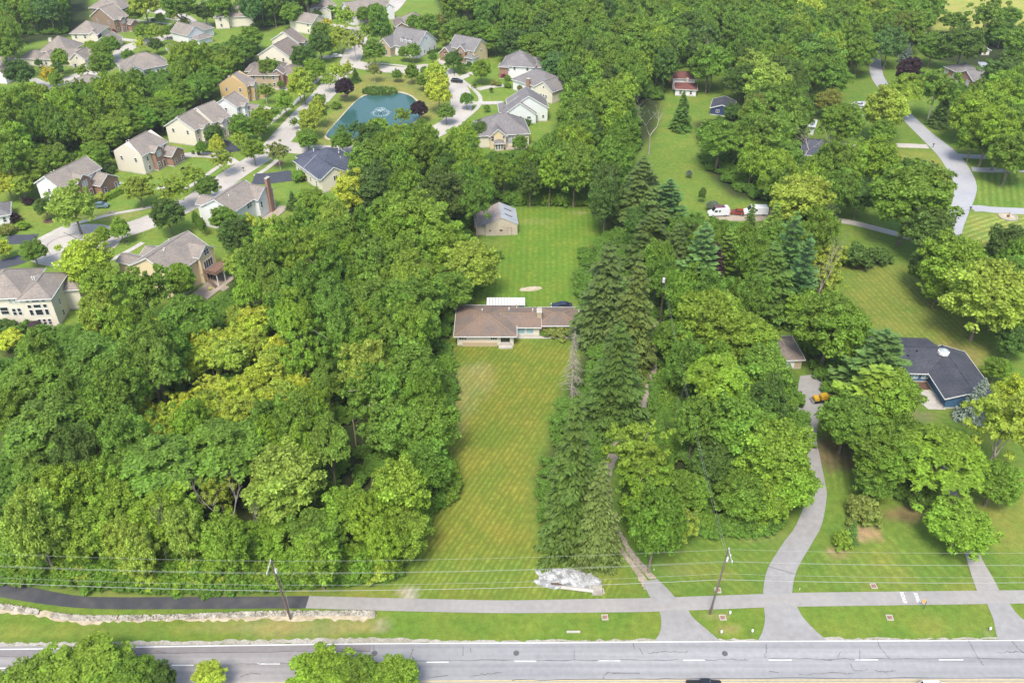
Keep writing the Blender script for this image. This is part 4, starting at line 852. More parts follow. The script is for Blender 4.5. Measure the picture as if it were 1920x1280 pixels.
H_ = House('tan_brick_house', 'tan house with brick gable and white bay, right of the long white one', (843,86), (889,95), 5.6, D_=9.5, wall='tan', roof='roofgrey', group=HG)
L_ = H_.L
H_.block(0, 0, L_, 9.5, 5.6, 'gx', .72); H_.block(-2.5, -3.5, 3.2, 5, 3.4, 'gy', .9, wall='brick'); H_.block(4.6, -1.2, 8.6, 4, 5.2, 'gy', .9, wall='brick'); H_.block(9.2, -1.6, 12.4, 2, 3.2, 'hip', .9, wall='white')
for k in range(3): H_.win('s', 9.8+k, -1.6, 1.7, .8, 1.7)
H_.win('e', 4.7, L_, 4.6, .9, 1.2); H_.win('s', 6.6, -1.2, 4.5, 1.1, 1.2); H_.win('s', .3, -3.5, 3.3, .9, 1.2)
H_ = House('hipped_white_house', 'white house with grey hipped roof and brick corner, beside a red bush', (941,121), (1001,124), 5.4, D_=12, wall='white', roof='roofgrey', group=HG)
H_.block(0, 0, H_.L, 12, 5.2, 'hip', .68); H_.block(-.9, -.5, 2.4, 3.5, 4.9, 'hip', .6, wall='brick'); H_.block(H_.L-2, 4, H_.L+6, 12, 4.0, 'gx', .6); H_.wins(2.5, 0, H_.L, 12, 's', (4.1,), 4); H_.wins(0, 3, 2, 12, 'w', (1.6, 4.2), 3)
H_ = House('white_gabled_house', 'white house with broad grey roof and brick chimney, between two similar ones', (962,147), (1012,162), 4.4, D_=12, wall='white', roof='roofgrey', group=HG)
L_ = H_.L
H_.block(0, 0, L_+3, 12, 4.2, 'hip', .6); H_.block(L_-1, -1.6, L_+7.5, 8, 4.6, 'gy', .62, wall='cream'); H_.chimney(L_*.62, -.6, 0, 6.2, 1.4, .9)
for k in range(3): H_.win('s', L_+2.1+k*1.25, -1.6, 1.9, .9, 1.4, 1, 2)
H_.win('s', L_+3.3, -1.6, 5.2, .8, .9, 1, 1)
H_ = House('pale_grey_house', 'pale grey-green house with nested gables facing the pond side drive', (955,199), (1027,197), 5.8, D_=9.5, wall='palegrey', roof='roofgrey', group=HG)
L_ = H_.L
H_.block(0, 0, L_, 9.5, 5.0, 'gy', .62); H_.block(-2.2, -1.8, 9.0, 4, 3.5, 'gy', .72); H_.block(-3, 1.5, 0, 9, 3.4, 'hip', .6)
for k in range(3): H_.win('s', 1.3+k*1.2, -1.8, 2.6, .6, .5, 1, 1)
H_.win('s', 6.6, -1.8, 2.2, 1.3, 1.0, 2, 1); H_.wins(0, 0, L_, 9.5, 'e', (1.7, 4.2), 2.6); H_.win('s', L_-1.5, 0, 1.8, .8, 1.2); H_.vent(9.6, 3, 6.6)
H_ = House('cream_house', 'cream house with grey roof and tall window, half hidden below the pale grey one', (908,253), (966,250), 4.4, D_=13, wall='cream', roof='roofgrey', group=HG)
L_ = H_.L
H_.block(-1.5, 0, L_+4.5, 13, 4.4, 'hip', .68); H_.block(1.8, -1.6, 6.8, 5, 4.6, 'gy', .85, wall='tan'); H_.block(3.2, -3.2, 5.8, -1.6, 2.8, 'hip', .7)
H_.win('s', 8.4, 0, 2.6, 2.2, 3.0, 3, 2, 'glasspale'); H_.win('s', 2.5, -1.6, 3.6, 1.0, 1.7); H_.win('s', 6.1, -1.6, 3.9, .8, 1.1)
for k in range(3): H_.win('s', 3.6+k*.85, -3.2, 1.4, .7, 1.7)
H_.win('s', 12.3, 0, 2.4, 1.2, 1.5); mb = MB(); mb.box(6.5, 14, -3, -.1, 0, .2); mb.build('terrace', M['patio'], H_.root)
# upper left
H_ = House('grey_brown_house', 'brown house with large hipped roof at the top edge, upper left', (168,14), (226,17), 6.0, D_=12, wall='brownsid', roof='rooftan', group=HG)
H_.block(0, 0, H_.L, 12, 6, 'hip', .65); H_.wins(0, 0, H_.L, 12, 'sw', (1.6, 4.4), 3.5)
gable_house('brown_sided_house', 'brown sided house with white trimmed gable, above the cream hipped one', (213,37), (236,29), (174,29), 6.2, 'brownsid', 'rooftan', 'brick')
H_ = House('hipped_cream_house', 'cream two storey house with hipped roof, before the brown gabled one', (132,62), (183,62), 6.2, D_=11, wall='cream', roof='rooftan', group=HG)
H_.block(0, 0, H_.L, 11, 6.2, 'hip', .65); H_.block(H_.L-.5, -4.5, H_.L+7.5, 5, 3.2, 'gy', .65); H_.wins(0, 0, H_.L, 11, 'sw', (1.6, 4.6), 4); H_.block(H_.L-3, -1.2, H_.L, 3, 6, 'gy', .8)
H_ = House('cream_ranch', 'wide low cream house with many roofs, left of the yellow tree', (37,108), (99,110), 3.2, D_=16, wall='cream', roof='rooftan', group=HG)
L_ = H_.L
H_.block(0, 0, 9, 8, 3.0, 'hip', .55); H_.block(8, -.6, L_, 10, 3.3, 'hip', .55); H_.block(6, 5, L_+4, 17, 4.6, 'hip', .75); H_.block(L_+2, 1, L_+15, 9, 3.6, 'gx', .6); H_.block(L_+9, -2.5, L_+15, 5, 4.2, 'gy', .8)
H_.chimney(9.5, 9, 0, 8.5, 1.2, .9, 'cream'); H_.wins(8, -.6, L_, 10, 's', (1.5,), 3.5); H_.wins(L_+9, -2.5, L_+15, 5, 'se', (1.5,), 2.4); H_.win('s', L_+12, -2.5, 4.6, .8, 1.0)
H_ = House('brick_cottage', 'brick and white house cut by the left edge, beside the dark tree', (-30,124), (10,128), 5.2, D_=9, wall='brick', roof='rooftan', group=HG)
H_.block(0, 0, H_.L+1, 9, 5, 'gx', .6); H_.block(H_.L-4, -3, H_.L+1.5, 4, 3.6, 'gy', .8, wall='white'); H_.wins(0, 0, H_.L, 9, 's', (1.6,), 3)
H_ = House('white_hipped_house', 'low white house with wide brown hipped roof among street trees, upper left', (240,134), (319,119), 3.6, D_=13, wall='white', roof='rooftan', group=HG)
H_.block(0, 0, H_.L, 13, 3.6, 'hip', .62); H_.block(-.3, -.8, 5.5, 5, 3.6, 'gy', .62); H_.wins(6, 0, H_.L, 13, 's', (1.6,), 3.4)
H_ = House('white_hipped_house', 'white house corner with brown roof rising from the trees, below the yellow tree', (151,162), (198,150), 5.0, D_=9, wall='white', roof='rooftan', group=HG)
H_.block(0, 0, H_.L, 9, 4.8, 'hip', .5); H_.wins(0, 0, H_.L, 9, 'sw', (1.6, 3.9), 3.4)
H_ = House('cream_hipped_house', 'cream house with two-part hipped roof at the upper edge of the street', (402,34), (464,31), 5.0, D_=11, wall='cream', roof='rooftan', group=HG)
H_.block(0, 0, 6, 9, 5.6, 'hip', .5); H_.block(5, 2, H_.L+2, 13, 4.8, 'hip', .6); H_.wins(0, 0, 5, 9, 'sw', (1.6, 4.3), 3)
H_ = House('white_gabled_house', 'white gabled house with brown roof left of the cream hipped one', (352,66), (380,58), 4.2, D_=11, wall='white', roof='rooftan', group=HG)
H_.block(0, 0, 8.6, 11, 4.2, 'gy', .68); H_.block(6, 3, H_.L+8, 12, 3.6, 'hip', .6); H_.win('s', 1.5, 0, 2.5, .8, .8, 1, 1); H_.block(1.8, -4.5, 8.8, -.5, 2.6, 'hip', .5)
H_ = House('white_hipped_house', 'small white house roof between trees below the white gabled one', (314,92), (334,90), 4.0, D_=7, wall='white', roof='rooftan', group=HG)
H_.block(0, 0, H_.L, 7, 3.8, 'hip', .5); H_.wins(0, 0, H_.L, 7, 's', (1.6,), 3)
H_ = House('cream_hipped_house', 'cream house with brown roof cut by the top edge of the picture', (376,3), (398,3), 4.6, D_=9, wall='cream', roof='rooftan', group=HG)
H_.block(0, 0, H_.L, 9, 4.4, 'hip', .5); H_.wins(0, 0, H_.L, 9, 's', (1.6,), 3)
H_ = House('white_cottage', 'white cottage corner with grey roof cut by the left edge, beside purple bushes', (-30,407), (16,399), 3.2, D_=8, wall='white', roof='roofgrey', group=HG)
H_.block(0, 0, H_.L, 8, 3, 'hip', .5); H_.wins(0, 0, H_.L, 8, 's', (1.5,), 2, .9, 1.5); H_.wins(0, 0, H_.L, 8, 'e', (1.5,), 4)
# right side
RG = 'houses among the right-hand trees'
H_ = House('maroon_roofed_house', 'white split-level house with maroon roof in the woods beyond the pond', (1262,165), (1306,167), 2.9, D_=14, wall='white', roof='roofred', group=RG)
H_.block(1, 0, H_.L, 6.5, 2.7, 'hip', .35); H_.block(0, 6.4, H_.L-.5, 14, 4.6, 'gx', .35); H_.chimney(5.2, 4.6, 0, 5, .9, .8, 'concrete'); H_.wins(1, 0, H_.L, 6, 's', (1.4,), 3.5)
H_ = House('navy_house', 'small navy blue house with dark roof and two white windows', (1334,201), (1374,205), 2.8, D_=9, wall='bluesid', roof='roofdark', group=RG)
H_.block(0, 0, H_.L, 9, 2.7, 'gy', .35); H_.win('s', 2.3, 0, 1.6, 1.2, 1.0, 2, 1); H_.win('s', H_.L-1.6, 0, 1.6, 1.2, 1.0, 2, 1); H_.win('w', 4, 0, 1.6, 1, 1)
H_ = House('brick_ranch', 'red brick ranch house with grey roof and tall white windows, far right', (1773,124), (1831,150), 3.0, D_=9, wall='brick', roof='roofgrey', group=RG)
L_ = H_.L
H_.block(0, 0, L_*.55, 9, 2.9, 'hip', .5); H_.block(L_*.5, -1.5, L_, 8, 2.9, 'gy', .55); H_.block(L_*.6, 3, L_+9, 12, 2.9, 'hip', .5)
for x in (.6, 1.9, 5.5, 7): H_.win('s', x, 0, 1.4, .8, 1.9, 1, 2, 'glasspale')
for x in (L_*.62, L_*.86): H_.win('s', x, -1.5, 1.4, 1.5, 1.8, 2, 1, 'glasspale')
H_ = House('garden_shed', 'small pale garden shed with brown gable roof on the far right lawn', (1840,93), (1857,93), 2.4, D_=3.2, cat='shed', wall='white', roof='roofbrown', group='sheds')
H_.block(0, 0, H_.L, 3.2, 2.2, 'gy', .5); H_.door('s', H_.L/2, 0)
H_ = House('garden_shed', 'long white shed with maroon roof behind the red brick ranch house', (1843,124), (1884,126), 2.6, D_=5, cat='shed', wall='white', roof='roofred', group='sheds')
H_.block(0, 0, H_.L*.45, 5, 2.4, 'flat', rmat='galv'); H_.block(H_.L*.42, 0, H_.L, 5, 2.4, 'gx', .45); H_.wins(H_.L*.45, 0, H_.L, 5, 's', (1.4,), 3)
H_ = House('white_house', 'tiny far white house with dark roof glimpsed above the upper woods', (1305,46), (1322,44), 4.4, D_=8, wall='white', roof='roofdark', group=RG)
H_.block(0, 0, H_.L, 8, 4.4, 'gx', .6); H_.wins(0, 0, H_.L, 8, 's', (1.6, 3.8), 2.5)
H_ = House('white_house', 'far white house with pale roof at the top edge, right of centre', (1434,14), (1466,10), 5, D_=9, wall='white', roof='roofgrey', group=RG)
H_.block(0, 0, H_.L, 9, 4.8, 'gx', .6); H_.wins(0, 0, H_.L, 9, 's', (1.6, 3.9), 2.5)
H_ = House('grey_cottage', 'dark roofed cottage mostly hidden by trees left of the county road', (1504,287), (1560,292), 3.2, D_=11, wall='buff', roof='roofslate', group=RG)
H_.block(0, 0, H_.L, 11, 3, 'gx', .5); H_.block(H_.L-5, -3, H_.L, 5, 2.9, 'gy', .55); H_.wins(0, 0, H_.L-5, 11, 's', (1.5,), 3)
H_ = House('white_house', 'white building glimpsed between trees above the dark roofed cottage', (1505,233), (1528,236), 3.4, D_=6, wall='white', roof='galv', group=RG)
H_.block(0, 0, H_.L, 6, 3.2, 'gx', .35); H_.wins(0, 0, H_.L, 6, 's', (1.5,), 2.5)
H_ = House('small_outbuilding', 'small brick outbuilding with brown roof above the curving driveway', (1452,673), (1510,671), 2.7, D_=8, cat='outbuilding', wall='tanbrick', roof='roofbrown')
H_.block(0, 0, H_.L-.5, 8, 2.6, 'hip', .35); H_.garage('s', 3, 0, 3)
# L-shaped blue house
X_, Y_ = P(1745, 695, 2.9)
H_ = House('blue_house', 'L-shaped blue house with dark slate roof, octagonal skylight and pale court', (1668,693), (1745,695), 2.9, D_=12, wall='bluewall', roof='roofdark')
L_ = H_.L
H_.block(0, 0, L_+3, 11.5, 2.8, 'gx', .32, over=.7, trim=False)
mb = MB(); mb.box(-.4, L_+.1, -.78, -.71, 2.45, 2.66); mb.build('gutter_trim', M['trim'], H_.root)
A = P(1745, 695, 2.9); B = P(1777, 744, 2.9); a_ = math.atan2(B[1]-A[1], B[0]-A[0]); lw = math.hypot(B[0]-A[0], B[1]-A[1])
wg = House('wing', None, (1745,695), (1777,744), 2.9, D_=9, wall='bluewall', roof='roofdark', cat=None)
wg.block(-6.5, .0, lw, 9.3, 2.86, 'gx', .32, over=.65)
for o in list(wg.root.children): 
    o.parent = H_.root; rel = H_.root.matrix_basis.inverted() @ wg.root.matrix_basis; o.matrix_basis = rel @ o.matrix_basis
bpy.data.objects.remove(wg.root)
mb = MB(); cx, cy = L_+3.6, 4.2; r_ = 1.15; zb = 4.35
mb.lathe([(r_, zb), (r_, zb+.6), (.1, zb+1.15)], 8, cx, cy); sk = mb.build('skylight', M['trim'], H_.root)
mb = MB(); mb.lathe([(r_*.86, zb+.75), (r_*.8, zb+.82), (.05, zb+1.22)], 8, cx, cy); mb.build('pane', M['glasspale'], sk)
for k in range(4): H_.win('s', 1.2 + k*2.1, 0, 1.7, 1.4, 1.6, 2, 1, 'glassblue')
for (x, y, z) in ((L_*.55, 3.4, 3.9), (L_*.8, 4.6, 4.3)):
    mb = MB(); mb.box(x-.14, x+.14, y-.1, y+.1, z-.3, z+.45); mb.build('roof_vent', M['black'], H_.root)

# ------------------------------------------------------------------ trees
LANDMARKS = [ ('the grey metal roofed barn', (930,415)), ('the long brown ranch house', (960,605)), ('the tan house with the deck', (330,490)), ('the left edge cream house', (50,540)),
 ('the white house with brick chimney', (440,380)), ('the slate roofed house', (610,300)), ('the round street end', (140,458)), ('the white and brick house', (140,340)), ('the clipped-gable house', (270,280)),
 ('the ochre house', (440,155)), ('the brown brick house', (500,125)), ('the pond fountain', (713,207)), ('the white dormered house', (775,80)), ('the tan and brick house', (880,90)),
 ('the hipped white house', (955,120)), ('the pale grey gabled house', (990,200)), ('the pondside cream house', (935,250)), ('the maroon roofed house', (1283,155)), ('the small navy house', (1355,200)),
 ('the white van', (1346,397)), ('the red brick ranch', (1820,135)), ('the county road bend', (1805,340)), ('the octagonal skylight', (1768,664)), ('the yellow machine', (1538,745)), ('the brown roofed outbuilding', (1485,650)),
 ('the left roadside pole', (535,1100)), ('the right roadside pole', (1338,1085)), ('the white stone patch', (1065,1087)), ('the path crossing lettering', (1706,1120)), ('the gravel drive bend', (1215,745)),
 ('the lawn stone ring', (1890,407)), ('the cream ranch upper left', (80,90)), ('the hipped cream house', (160,60)), ('the white hipped house', (280,115)), ('the far three-gabled house', (690,15)),
 ('the upper field dead tree', (1225,245)), ('the bare wood trunk', (665,800)), ('the black tarmac path', (150,1128)), ('the sandy lawn patch', (995,541)), ('the upper yellow field', (1830,25)), ('the far glimpsed white house', (1317,38)), ('the top edge white house', (1450,8)), ('the garden shed', (1848,95)), ('the purple tree', (1708,130)), ('the red vehicle', (1385,400)), ('the top edge cream house', (605,15)), ('the far tan house', (780,35)),
 ('the dark roofed cottage', (1535,265)), ('the top left corner', (0,0)), ('the left picture edge', (0,760)), ('the right picture edge', (1920,720)), ('the mown right field', (1710,580)), ('the big lawn foot', (820,1040)) ]
COLS = {'D': ((.105,.190,.034), 'dark green'), 'M': ((.172,.298,.035), 'mid green'), 'B': ((.232,.368,.036), 'bright green'), 'L': ((.320,.430,.058), 'light green'), 'Y': ((.430,.530,.056), 'yellow-green'),
        'O': ((.235,.280,.060), 'olive green'), 'G': ((.120,.235,.058), 'bluish green'), 'P': ((.055,.030,.036), 'dark purple'), 'R': ((.22,.04,.04), 'red leaved'), 'F': ((.150,.275,.034), 'deep green'), 'W': ((.60,.52,.05), 'golden yellow'),
        'K': ((.120,.170,.034), 'brownish green'), 'E': ((.088,.148,.024), 'dark green'), 'S': ((.18,.25,.19), 'silvery blue'), 'N': ((.098,.160,.033), 'dull green')}
TREES = []     # dicts describing every placed tree, labelled at the end

def leaf_cloud(pts, nrm, size, jit=.35, asp=1.6):
    """one rhombic leaf spray per point"""
    n = len(pts); nn = nrm + rng.normal(0, jit, (n, 3)); nn /= np.linalg.norm(nn, axis=1)[:, None] + 1e-9
    r = rng.normal(0, 1, (n, 3)); a = np.cross(nn, r); a /= np.linalg.norm(a, axis=1)[:, None] + 1e-9; b = np.cross(nn, a)
    s = size * rng.uniform(.45, 1.6, n)[:, None]
    fold = nn * s * .22
    V = np.stack([pts + a*s*asp*.5, pts + b*s*.5 - fold, pts - a*s*asp*.5, pts - b*s*.5 - fold], 1).reshape(-1, 3)
    return V, np.arange(4*n).reshape(n, 4)
def mesh_np(name, V, Fq, mats_):
    me = bpy.data.meshes.new(name); me.vertices.add(len(V)); me.vertices.foreach_set('co', V.astype(np.float32).ravel())
    k = Fq.shape[1]; me.loops.add(Fq.size); me.loops.foreach_set('vertex_index', Fq.ravel().astype(np.int32))
    me.polygons.add(len(Fq)); me.polygons.foreach_set('loop_start', np.arange(0, Fq.size, k, dtype=np.int32)); me.update(calc_edges=True)
    for m_ in mats_: me.materials.append(m_)
    return me
def sphere_dirs(n):
    d = rng.normal(0, 1, (n, 3)); return d / np.linalg.norm(d, axis=1)[:, None]
def crown_broad(name, n_leaf=15000, lobes=70, lobe_r=.30, leaf=.075, zlo=.75, zhi=2.6, prof=1.0, gap=0.0, flat=.75, ragged=.12, openness=0):
    """nominal crown radius 1, tree height 2.6; lobes of foliage sit on an uneven shell"""
    cz = (zlo + zhi) / 2; hz = (zhi - zlo) / 2
    d = sphere_dirs(lobes * 3); d = d[(d[:, 2] > -.55)][:lobes]
    rr = rng.uniform(.58, .92, len(d)) * (1 + rng.normal(0, ragged, len(d)))
    if prof != 1.0: rr_xy = rr * np.where(d[:, 2] > 0, (1 - d[:, 2]**2 * (1-prof)), 1)
    else: rr_xy = rr
    cen = np.stack([d[:, 0]*rr_xy, d[:, 1]*rr_xy, cz + d[:, 2]*rr*hz*.95], 1)
    inner = sphere_dirs(lobes // 3) * rng.uniform(.1, .5, lobes // 3)[:, None]; inner[:, 2] = cz + inner[:, 2] * hz
    cen = np.concatenate([cen, inner]); lr = lobe_r * rng.uniform(.65, 1.25, len(cen))
    wgt = lr**2; wgt[-len(inner):] *= .5; wgt /= wgt.sum()
    ci = rng.choice(len(cen), n_leaf, p=wgt); dd = sphere_dirs(n_leaf); dd[:, 2] = np.abs(dd[:, 2]) * np.where(rng.random(n_leaf) < .78, 1, -1)
    rad = lr[ci] * rng.uniform(.55, 1.12, n_leaf)**.6
    sub = 1 + .22 * np.sin(dd[:, 0]*9 + ci) * np.sin(dd[:, 1]*9 + ci*1.7)
    pts = cen[ci] + dd * (rad * sub)[:, None] * np.array([1, 1, flat])
    nr = dd * .9 + np.array([0, 0, .55])
    V, Fq = leaf_cloud(pts, nr, leaf, .6)
    return mesh_np(name, V, Fq, [M['leaf']]), cen
def crown_layers(name, n_leaf=14000, leaf=.07, zlo=1.0, zhi=2.6, tiers=26):
    """feathery flat-topped sprays (locust and walnut look)"""
    cen = []; 
    for k in range(tiers):
        a = rng.uniform(0, 2*math.pi); r_ = math.sqrt(rng.uniform(.02, 1)) * .85; z = zlo + (zhi-zlo) * (1 - .75*r_**1.8) * rng.uniform(.62, 1.0)
        cen.append((r_*math.cos(a), r_*math.sin(a), z))
    cen = np.array(cen); ci = rng.integers(0, len(cen), n_leaf)
    R_ = rng.uniform(.16, .34, len(cen)); a = rng.uniform(0, 2*math.pi, n_leaf); r_ = np.sqrt(rng.uniform(0, 1, n_leaf)) * R_[ci] * (1 + .25*np.sin(a*5+ci))
    z = cen[ci, 2] + (.16 - r_**2 * 1.6) + rng.normal(0, .035, n_leaf)
    pts = np.stack([cen[ci, 0] + r_*np.cos(a), cen[ci, 1] + r_*np.sin(a), z], 1)
    nr = np.stack([np.cos(a)*r_*1.5, np.sin(a)*r_*1.5, np.full(n_leaf, .9)], 1)
    V, Fq = leaf_cloud(pts, nr, leaf, .35, 2.0); return mesh_np(name, V, Fq, [M['leaf']]), cen
def crown_conifer(name, whorls=34, per=11, seg=20, droop=.35, leaf=.085, zlo=.06, zhi=3.4, up=0.0, gappy=.0, taper=1.0, plate=False):
    pts = []; nr = []; tip = []
    for w_ in range(whorls):
        f = w_ / (whorls - 1); z0 = zlo + (zhi - zlo) * (1 - (1-f)**1.05) ; L_ = (1 - f)**taper * 1.0 + .03
        n_b = max(4, int(per * (.55 + .6*(1-f))))
        for b_ in range(n_b):
            if rng.random() < gappy: continue
            a = 2*math.pi * (b_ + rng.random()*.7) / n_b + w_ * 2.4; l = L_ * rng.uniform(.62, 1.15) * (1 + .16*math.sin(a*2+1.3) + .1*math.sin(a*3+w_*.6)); ns = max(5, int(seg * l + 4))
            t = np.linspace(.12, 1, ns)
            x = t * l; zz = z0 + up * x - droop * l * t**1.6 + .10 * l * (t > .8) * (t-.8)
            wid = .20 * l * np.sin(np.clip(t*2.9, 0, math.pi))**.7 + .02
            for rep in range(3):
                s_ = rng.uniform(-1, 1, ns) * wid
                px = x * math.cos(a) - s_ * math.sin(a); py = x * math.sin(a) + s_ * math.cos(a)
                hang = -np.abs(s_) * (.55 if not plate else .1) - rng.uniform(0, .03, ns)
                pts.append(np.stack([px, py, zz + hang], 1))
                nr.append(np.stack([np.full(ns, math.cos(a)*.35) - np.sign(s_)*math.sin(a)*.4, np.full(ns, math.sin(a)*.35) + np.sign(s_)*math.cos(a)*.4, np.full(ns, .8)], 1))
                dirr = np.stack([np.full(ns, math.cos(a)) - np.sign(s_)*math.sin(a)*.7, np.full(ns, math.sin(a)) + np.sign(s_)*math.cos(a)*.7, np.full(ns, -.35 if not plate else .1)], 1); tip.append(dirr)
    pts = np.concatenate(pts); nr = np.concatenate(nr); tip = np.concatenate(tip); n = len(pts)
    tip /= np.linalg.norm(tip, axis=1)[:, None]; nn = nr + rng.normal(0, .25, (n, 3)); b = np.cross(nn, tip); b /= np.linalg.norm(b, axis=1)[:, None] + 1e-9
    s = leaf * rng.uniform(.6, 1.3, n)[:, None]
    V = np.stack([pts - tip*s*.9, pts + b*s*.42, pts + tip*s*1.0, pts - b*s*.42], 1).reshape(-1, 3)
    return mesh_np(name, V, np.arange(4*n).reshape(n, 4), [M['needle']])
def trunk_mesh(name, h=1.5, r=.055, limbs=7, reach=.6, cen=None, lean=.05, bark='bark', n=6):
    mb = MB(); top = Vector((rng.uniform(-lean, lean), rng.uniform(-lean, lean), h))
    mid = Vector((top.x*.3 + rng.uniform(-.02, .02), top.y*.3, h*.5)); mb.tube([(0,0,-.05), (0,0,.08), mid, top], [r*1.5, r, r*.8, r*.45], n)
    for k in range(limbs):
        t0 = rng.uniform(.4, .95); s0 = mid.lerp(top, (t0-.4)/.55) if t0 > .5 else Vector((0, 0, h*t0))
        if cen is not None: e = Vector(cen[rng.integers(0, len(cen))])
        else: a = rng.uniform(0, 6.28); e = Vector((math.cos(a)*reach, math.sin(a)*reach, h + rng.uniform(0, .7)))
        m_ = s0.lerp(e, .5) + Vector((0, 0, .08)); mb.tube([s0, m_, e], [r*.5, r*.3, r*.1], 5, False)
    me = mb.mesh(name); me.materials.append(M[bark]); return me
def dead_tree_mesh(name, h=2.4, r=.06, depth_=4, spread=.55, bark='barkdead', up=.75):
    mb = MB()
    def grow(p, d, l, rad, k):
        q = p + d * l; mid = p.lerp(q, .5) + Vector((rng.normal(), rng.normal(), 0)) * l * .06
        mb.tube([p, mid, q], [rad, rad*.8, rad*.55], 5, False)
        if k == 0: return
        for _ in range(2 if k > 1 else 3):
            nd = (d + Vector((rng.normal(), rng.normal(), rng.normal()*.5 + .2)) * spread).normalized(); grow(q, nd, l*rng.uniform(.55, .85), rad*.55, k-1)
        if k > 2 and rng.random() < .7:
            nd = (d + Vector((rng.normal(), rng.normal(), .1)) * spread*1.2).normalized(); grow(mid, nd, l*.6, rad*.4, k-2)
    grow(Vector((0,0,0)), Vector((.03,.02,1)).normalized(), h*.36, r, depth_)
    me = mb.mesh(name); me.materials.append(M[bark]); return me
def dead_conifer_mesh(name):
    mb = MB(); mb.tube([(0,0,0),(.02,0,1.7),(0,.02,3.3)], [.07,.05,.012], 6)
    for k in range(150):
        z = rng.uniform(.35, 3.2); a = rng.uniform(0, 6.28); l = (3.4-z)/3.1 * rng.uniform(.5, 1.05)
        e = Vector((math.cos(a)*l, math.sin(a)*l, z - .22*l)); m_ = Vector((math.cos(a)*l*.5, math.sin(a)*l*.5, z - .02))
        mb.tube([(0,0,z), m_, e], [.014,.009,.003], 4, False)
        for _ in range(3):
            t = rng.uniform(.4, .95); b0 = Vector((0,0,z)).lerp(e, t); mb.tube([b0, b0 + Vector((rng.normal()*.12, rng.normal()*.12, -.12))], [.005,.002], 3, False)
    me = mb.mesh(name); me.materials.append(M['barkdead']); return me
PROTO = {}
def protos():
    for i in range(4):
        me, cen = crown_broad('round_crown_%s' % 'abcd'[i], 27000, 230, .17, .052, .5, 2.6, ragged=.15); PROTO.setdefault('round', []).append((me, trunk_mesh('trunk', 1.3, cen=cen)))
    for i in range(3):
        me, cen = crown_broad('spreading_crown_%s' % 'abc'[i], 25000, 190, .165, .052, .95, 2.6, ragged=.22, flat=.65); PROTO.setdefault('spread', []).append((me, trunk_mesh('trunk', 1.5, .065, 10, cen=cen, lean=.12)))
    for i in range(2):
        me, cen = crown_broad('tall_crown_%s' % 'ab'[i], 17000, 190, .19, .072, .35, 2.6, prof=.55, ragged=.14); PROTO.setdefault('tall', []).append((me, trunk_mesh('trunk', 1.6, .06, 6, cen=cen)))
    for i in range(3):
        me, cen = crown_layers('feathery_crown_%s' % 'abc'[i], 25000, leaf=.05, tiers=50); PROTO.setdefault('feather', []).append((me, trunk_mesh('trunk', 1.6, .05, 12, cen=cen, lean=.1)))
    for i in range(3):
        me, cen = crown_broad('ragged_crown_%s' % 'abc'[i], 11000, 110, .14, .06, .7, 2.6, ragged=.33, flat=.7); PROTO.setdefault('ragged', []).append((me, trunk_mesh('trunk', 2.0, .04, 16, cen=cen, lean=.1, bark='barkpale')))
    for i in range(2):
        me, cen = crown_broad('dense_crown_%s' % 'ab'[i], 22000, 240, .13, .052, .45, 2.6, prof=.8, ragged=.03); PROTO.setdefault('dense', []).append((me, trunk_mesh('trunk', 1.0, .05, 4, cen=cen)))
    for i in range(2):
        me, cen = crown_broad('bush_crown_%s' % 'ab'[i], 7000, 80, .2, .09, .0, 1.5, ragged=.16); PROTO.setdefault('bush', []).append((me, trunk_mesh('stem', .6, .03, 5, cen=cen)))
    for i in range(3): PROTO.setdefault('spruce', []).append((crown_conifer('spruce_crown_%s' % 'abc'[i], 22, 12, 50, .30, .066, taper=.7, gappy=.05, up=.03), trunk_mesh('trunk', 3.2, .05, 0, bark='barkbrown')))
    for i in range(2): PROTO.setdefault('pine', []).append((crown_conifer('pine_crown_%s' % 'ab'[i], 15, 9, 30, .05, .10, zlo=.5, zhi=3.3, up=.12, gappy=.12, taper=.6, plate=True), trunk_mesh('trunk', 3.1, .05, 0, bark='barkbrown')))
    PROTO['fir'] = [(crown_conifer('fir_crown', 26, 10, 16, .15, .10, zlo=.02, zhi=3.0, taper=.85), trunk_mesh('trunk', 2.8, .05, 0, bark='barkbrown'))]
    PROTO['bare'] = [(None, dead_tree_mesh('bare_trunk', 3.4, .08, 6, .42)), (None, dead_tree_mesh('bare_trunk', 3.3, .085, 6, .5))]
    PROTO['barecon'] = [(None, dead_conifer_mesh('bare_conifer'))]
    mb = MB(); mb.tube([(0,0,0),(.05,.02,1.2),(-.06,0,2.1),(-.16,.05,2.6)], [.10,.085,.06,.015], 7); mb.tube([(.0,0,1.7),(.2,.1,2.0)],[.03,.01],5,False); me = mb.mesh('bare_trunk'); me.materials.append(M['barkdead']); PROTO['snag'] = [(None, me)]
protos()
NOM = {'spruce': 3.4, 'pine': 3.3, 'fir': 3.0, 'bush': 1.5, 'barecon': 3.3, 'bare': 3.0, 'snag': 2.6}
NAMES = {'round': ('broadleaf_tree', 'round tree'), 'spread': ('spreading_tree', 'spreading tree'), 'tall': ('narrow_tree', 'narrow tree'), 'feather': ('feathery_tree', 'feathery tree'), 'ragged': ('open_crowned_tree', 'thin tree'),
         'dense': ('dense_tree', 'neat dense tree'), 'bush': ('bush', 'rounded bush'), 'spruce': ('spruce_tree', 'drooping spruce'), 'pine': ('pine_tree', 'soft layered pine'), 'fir': ('conical_tree', 'cone shaped conifer'),
         'bare': ('bare_tree', 'leafless pale tree'), 'barecon': ('dead_conifer', 'dead conifer'), 'snag': ('broken_tree', 'broken dead trunk')}
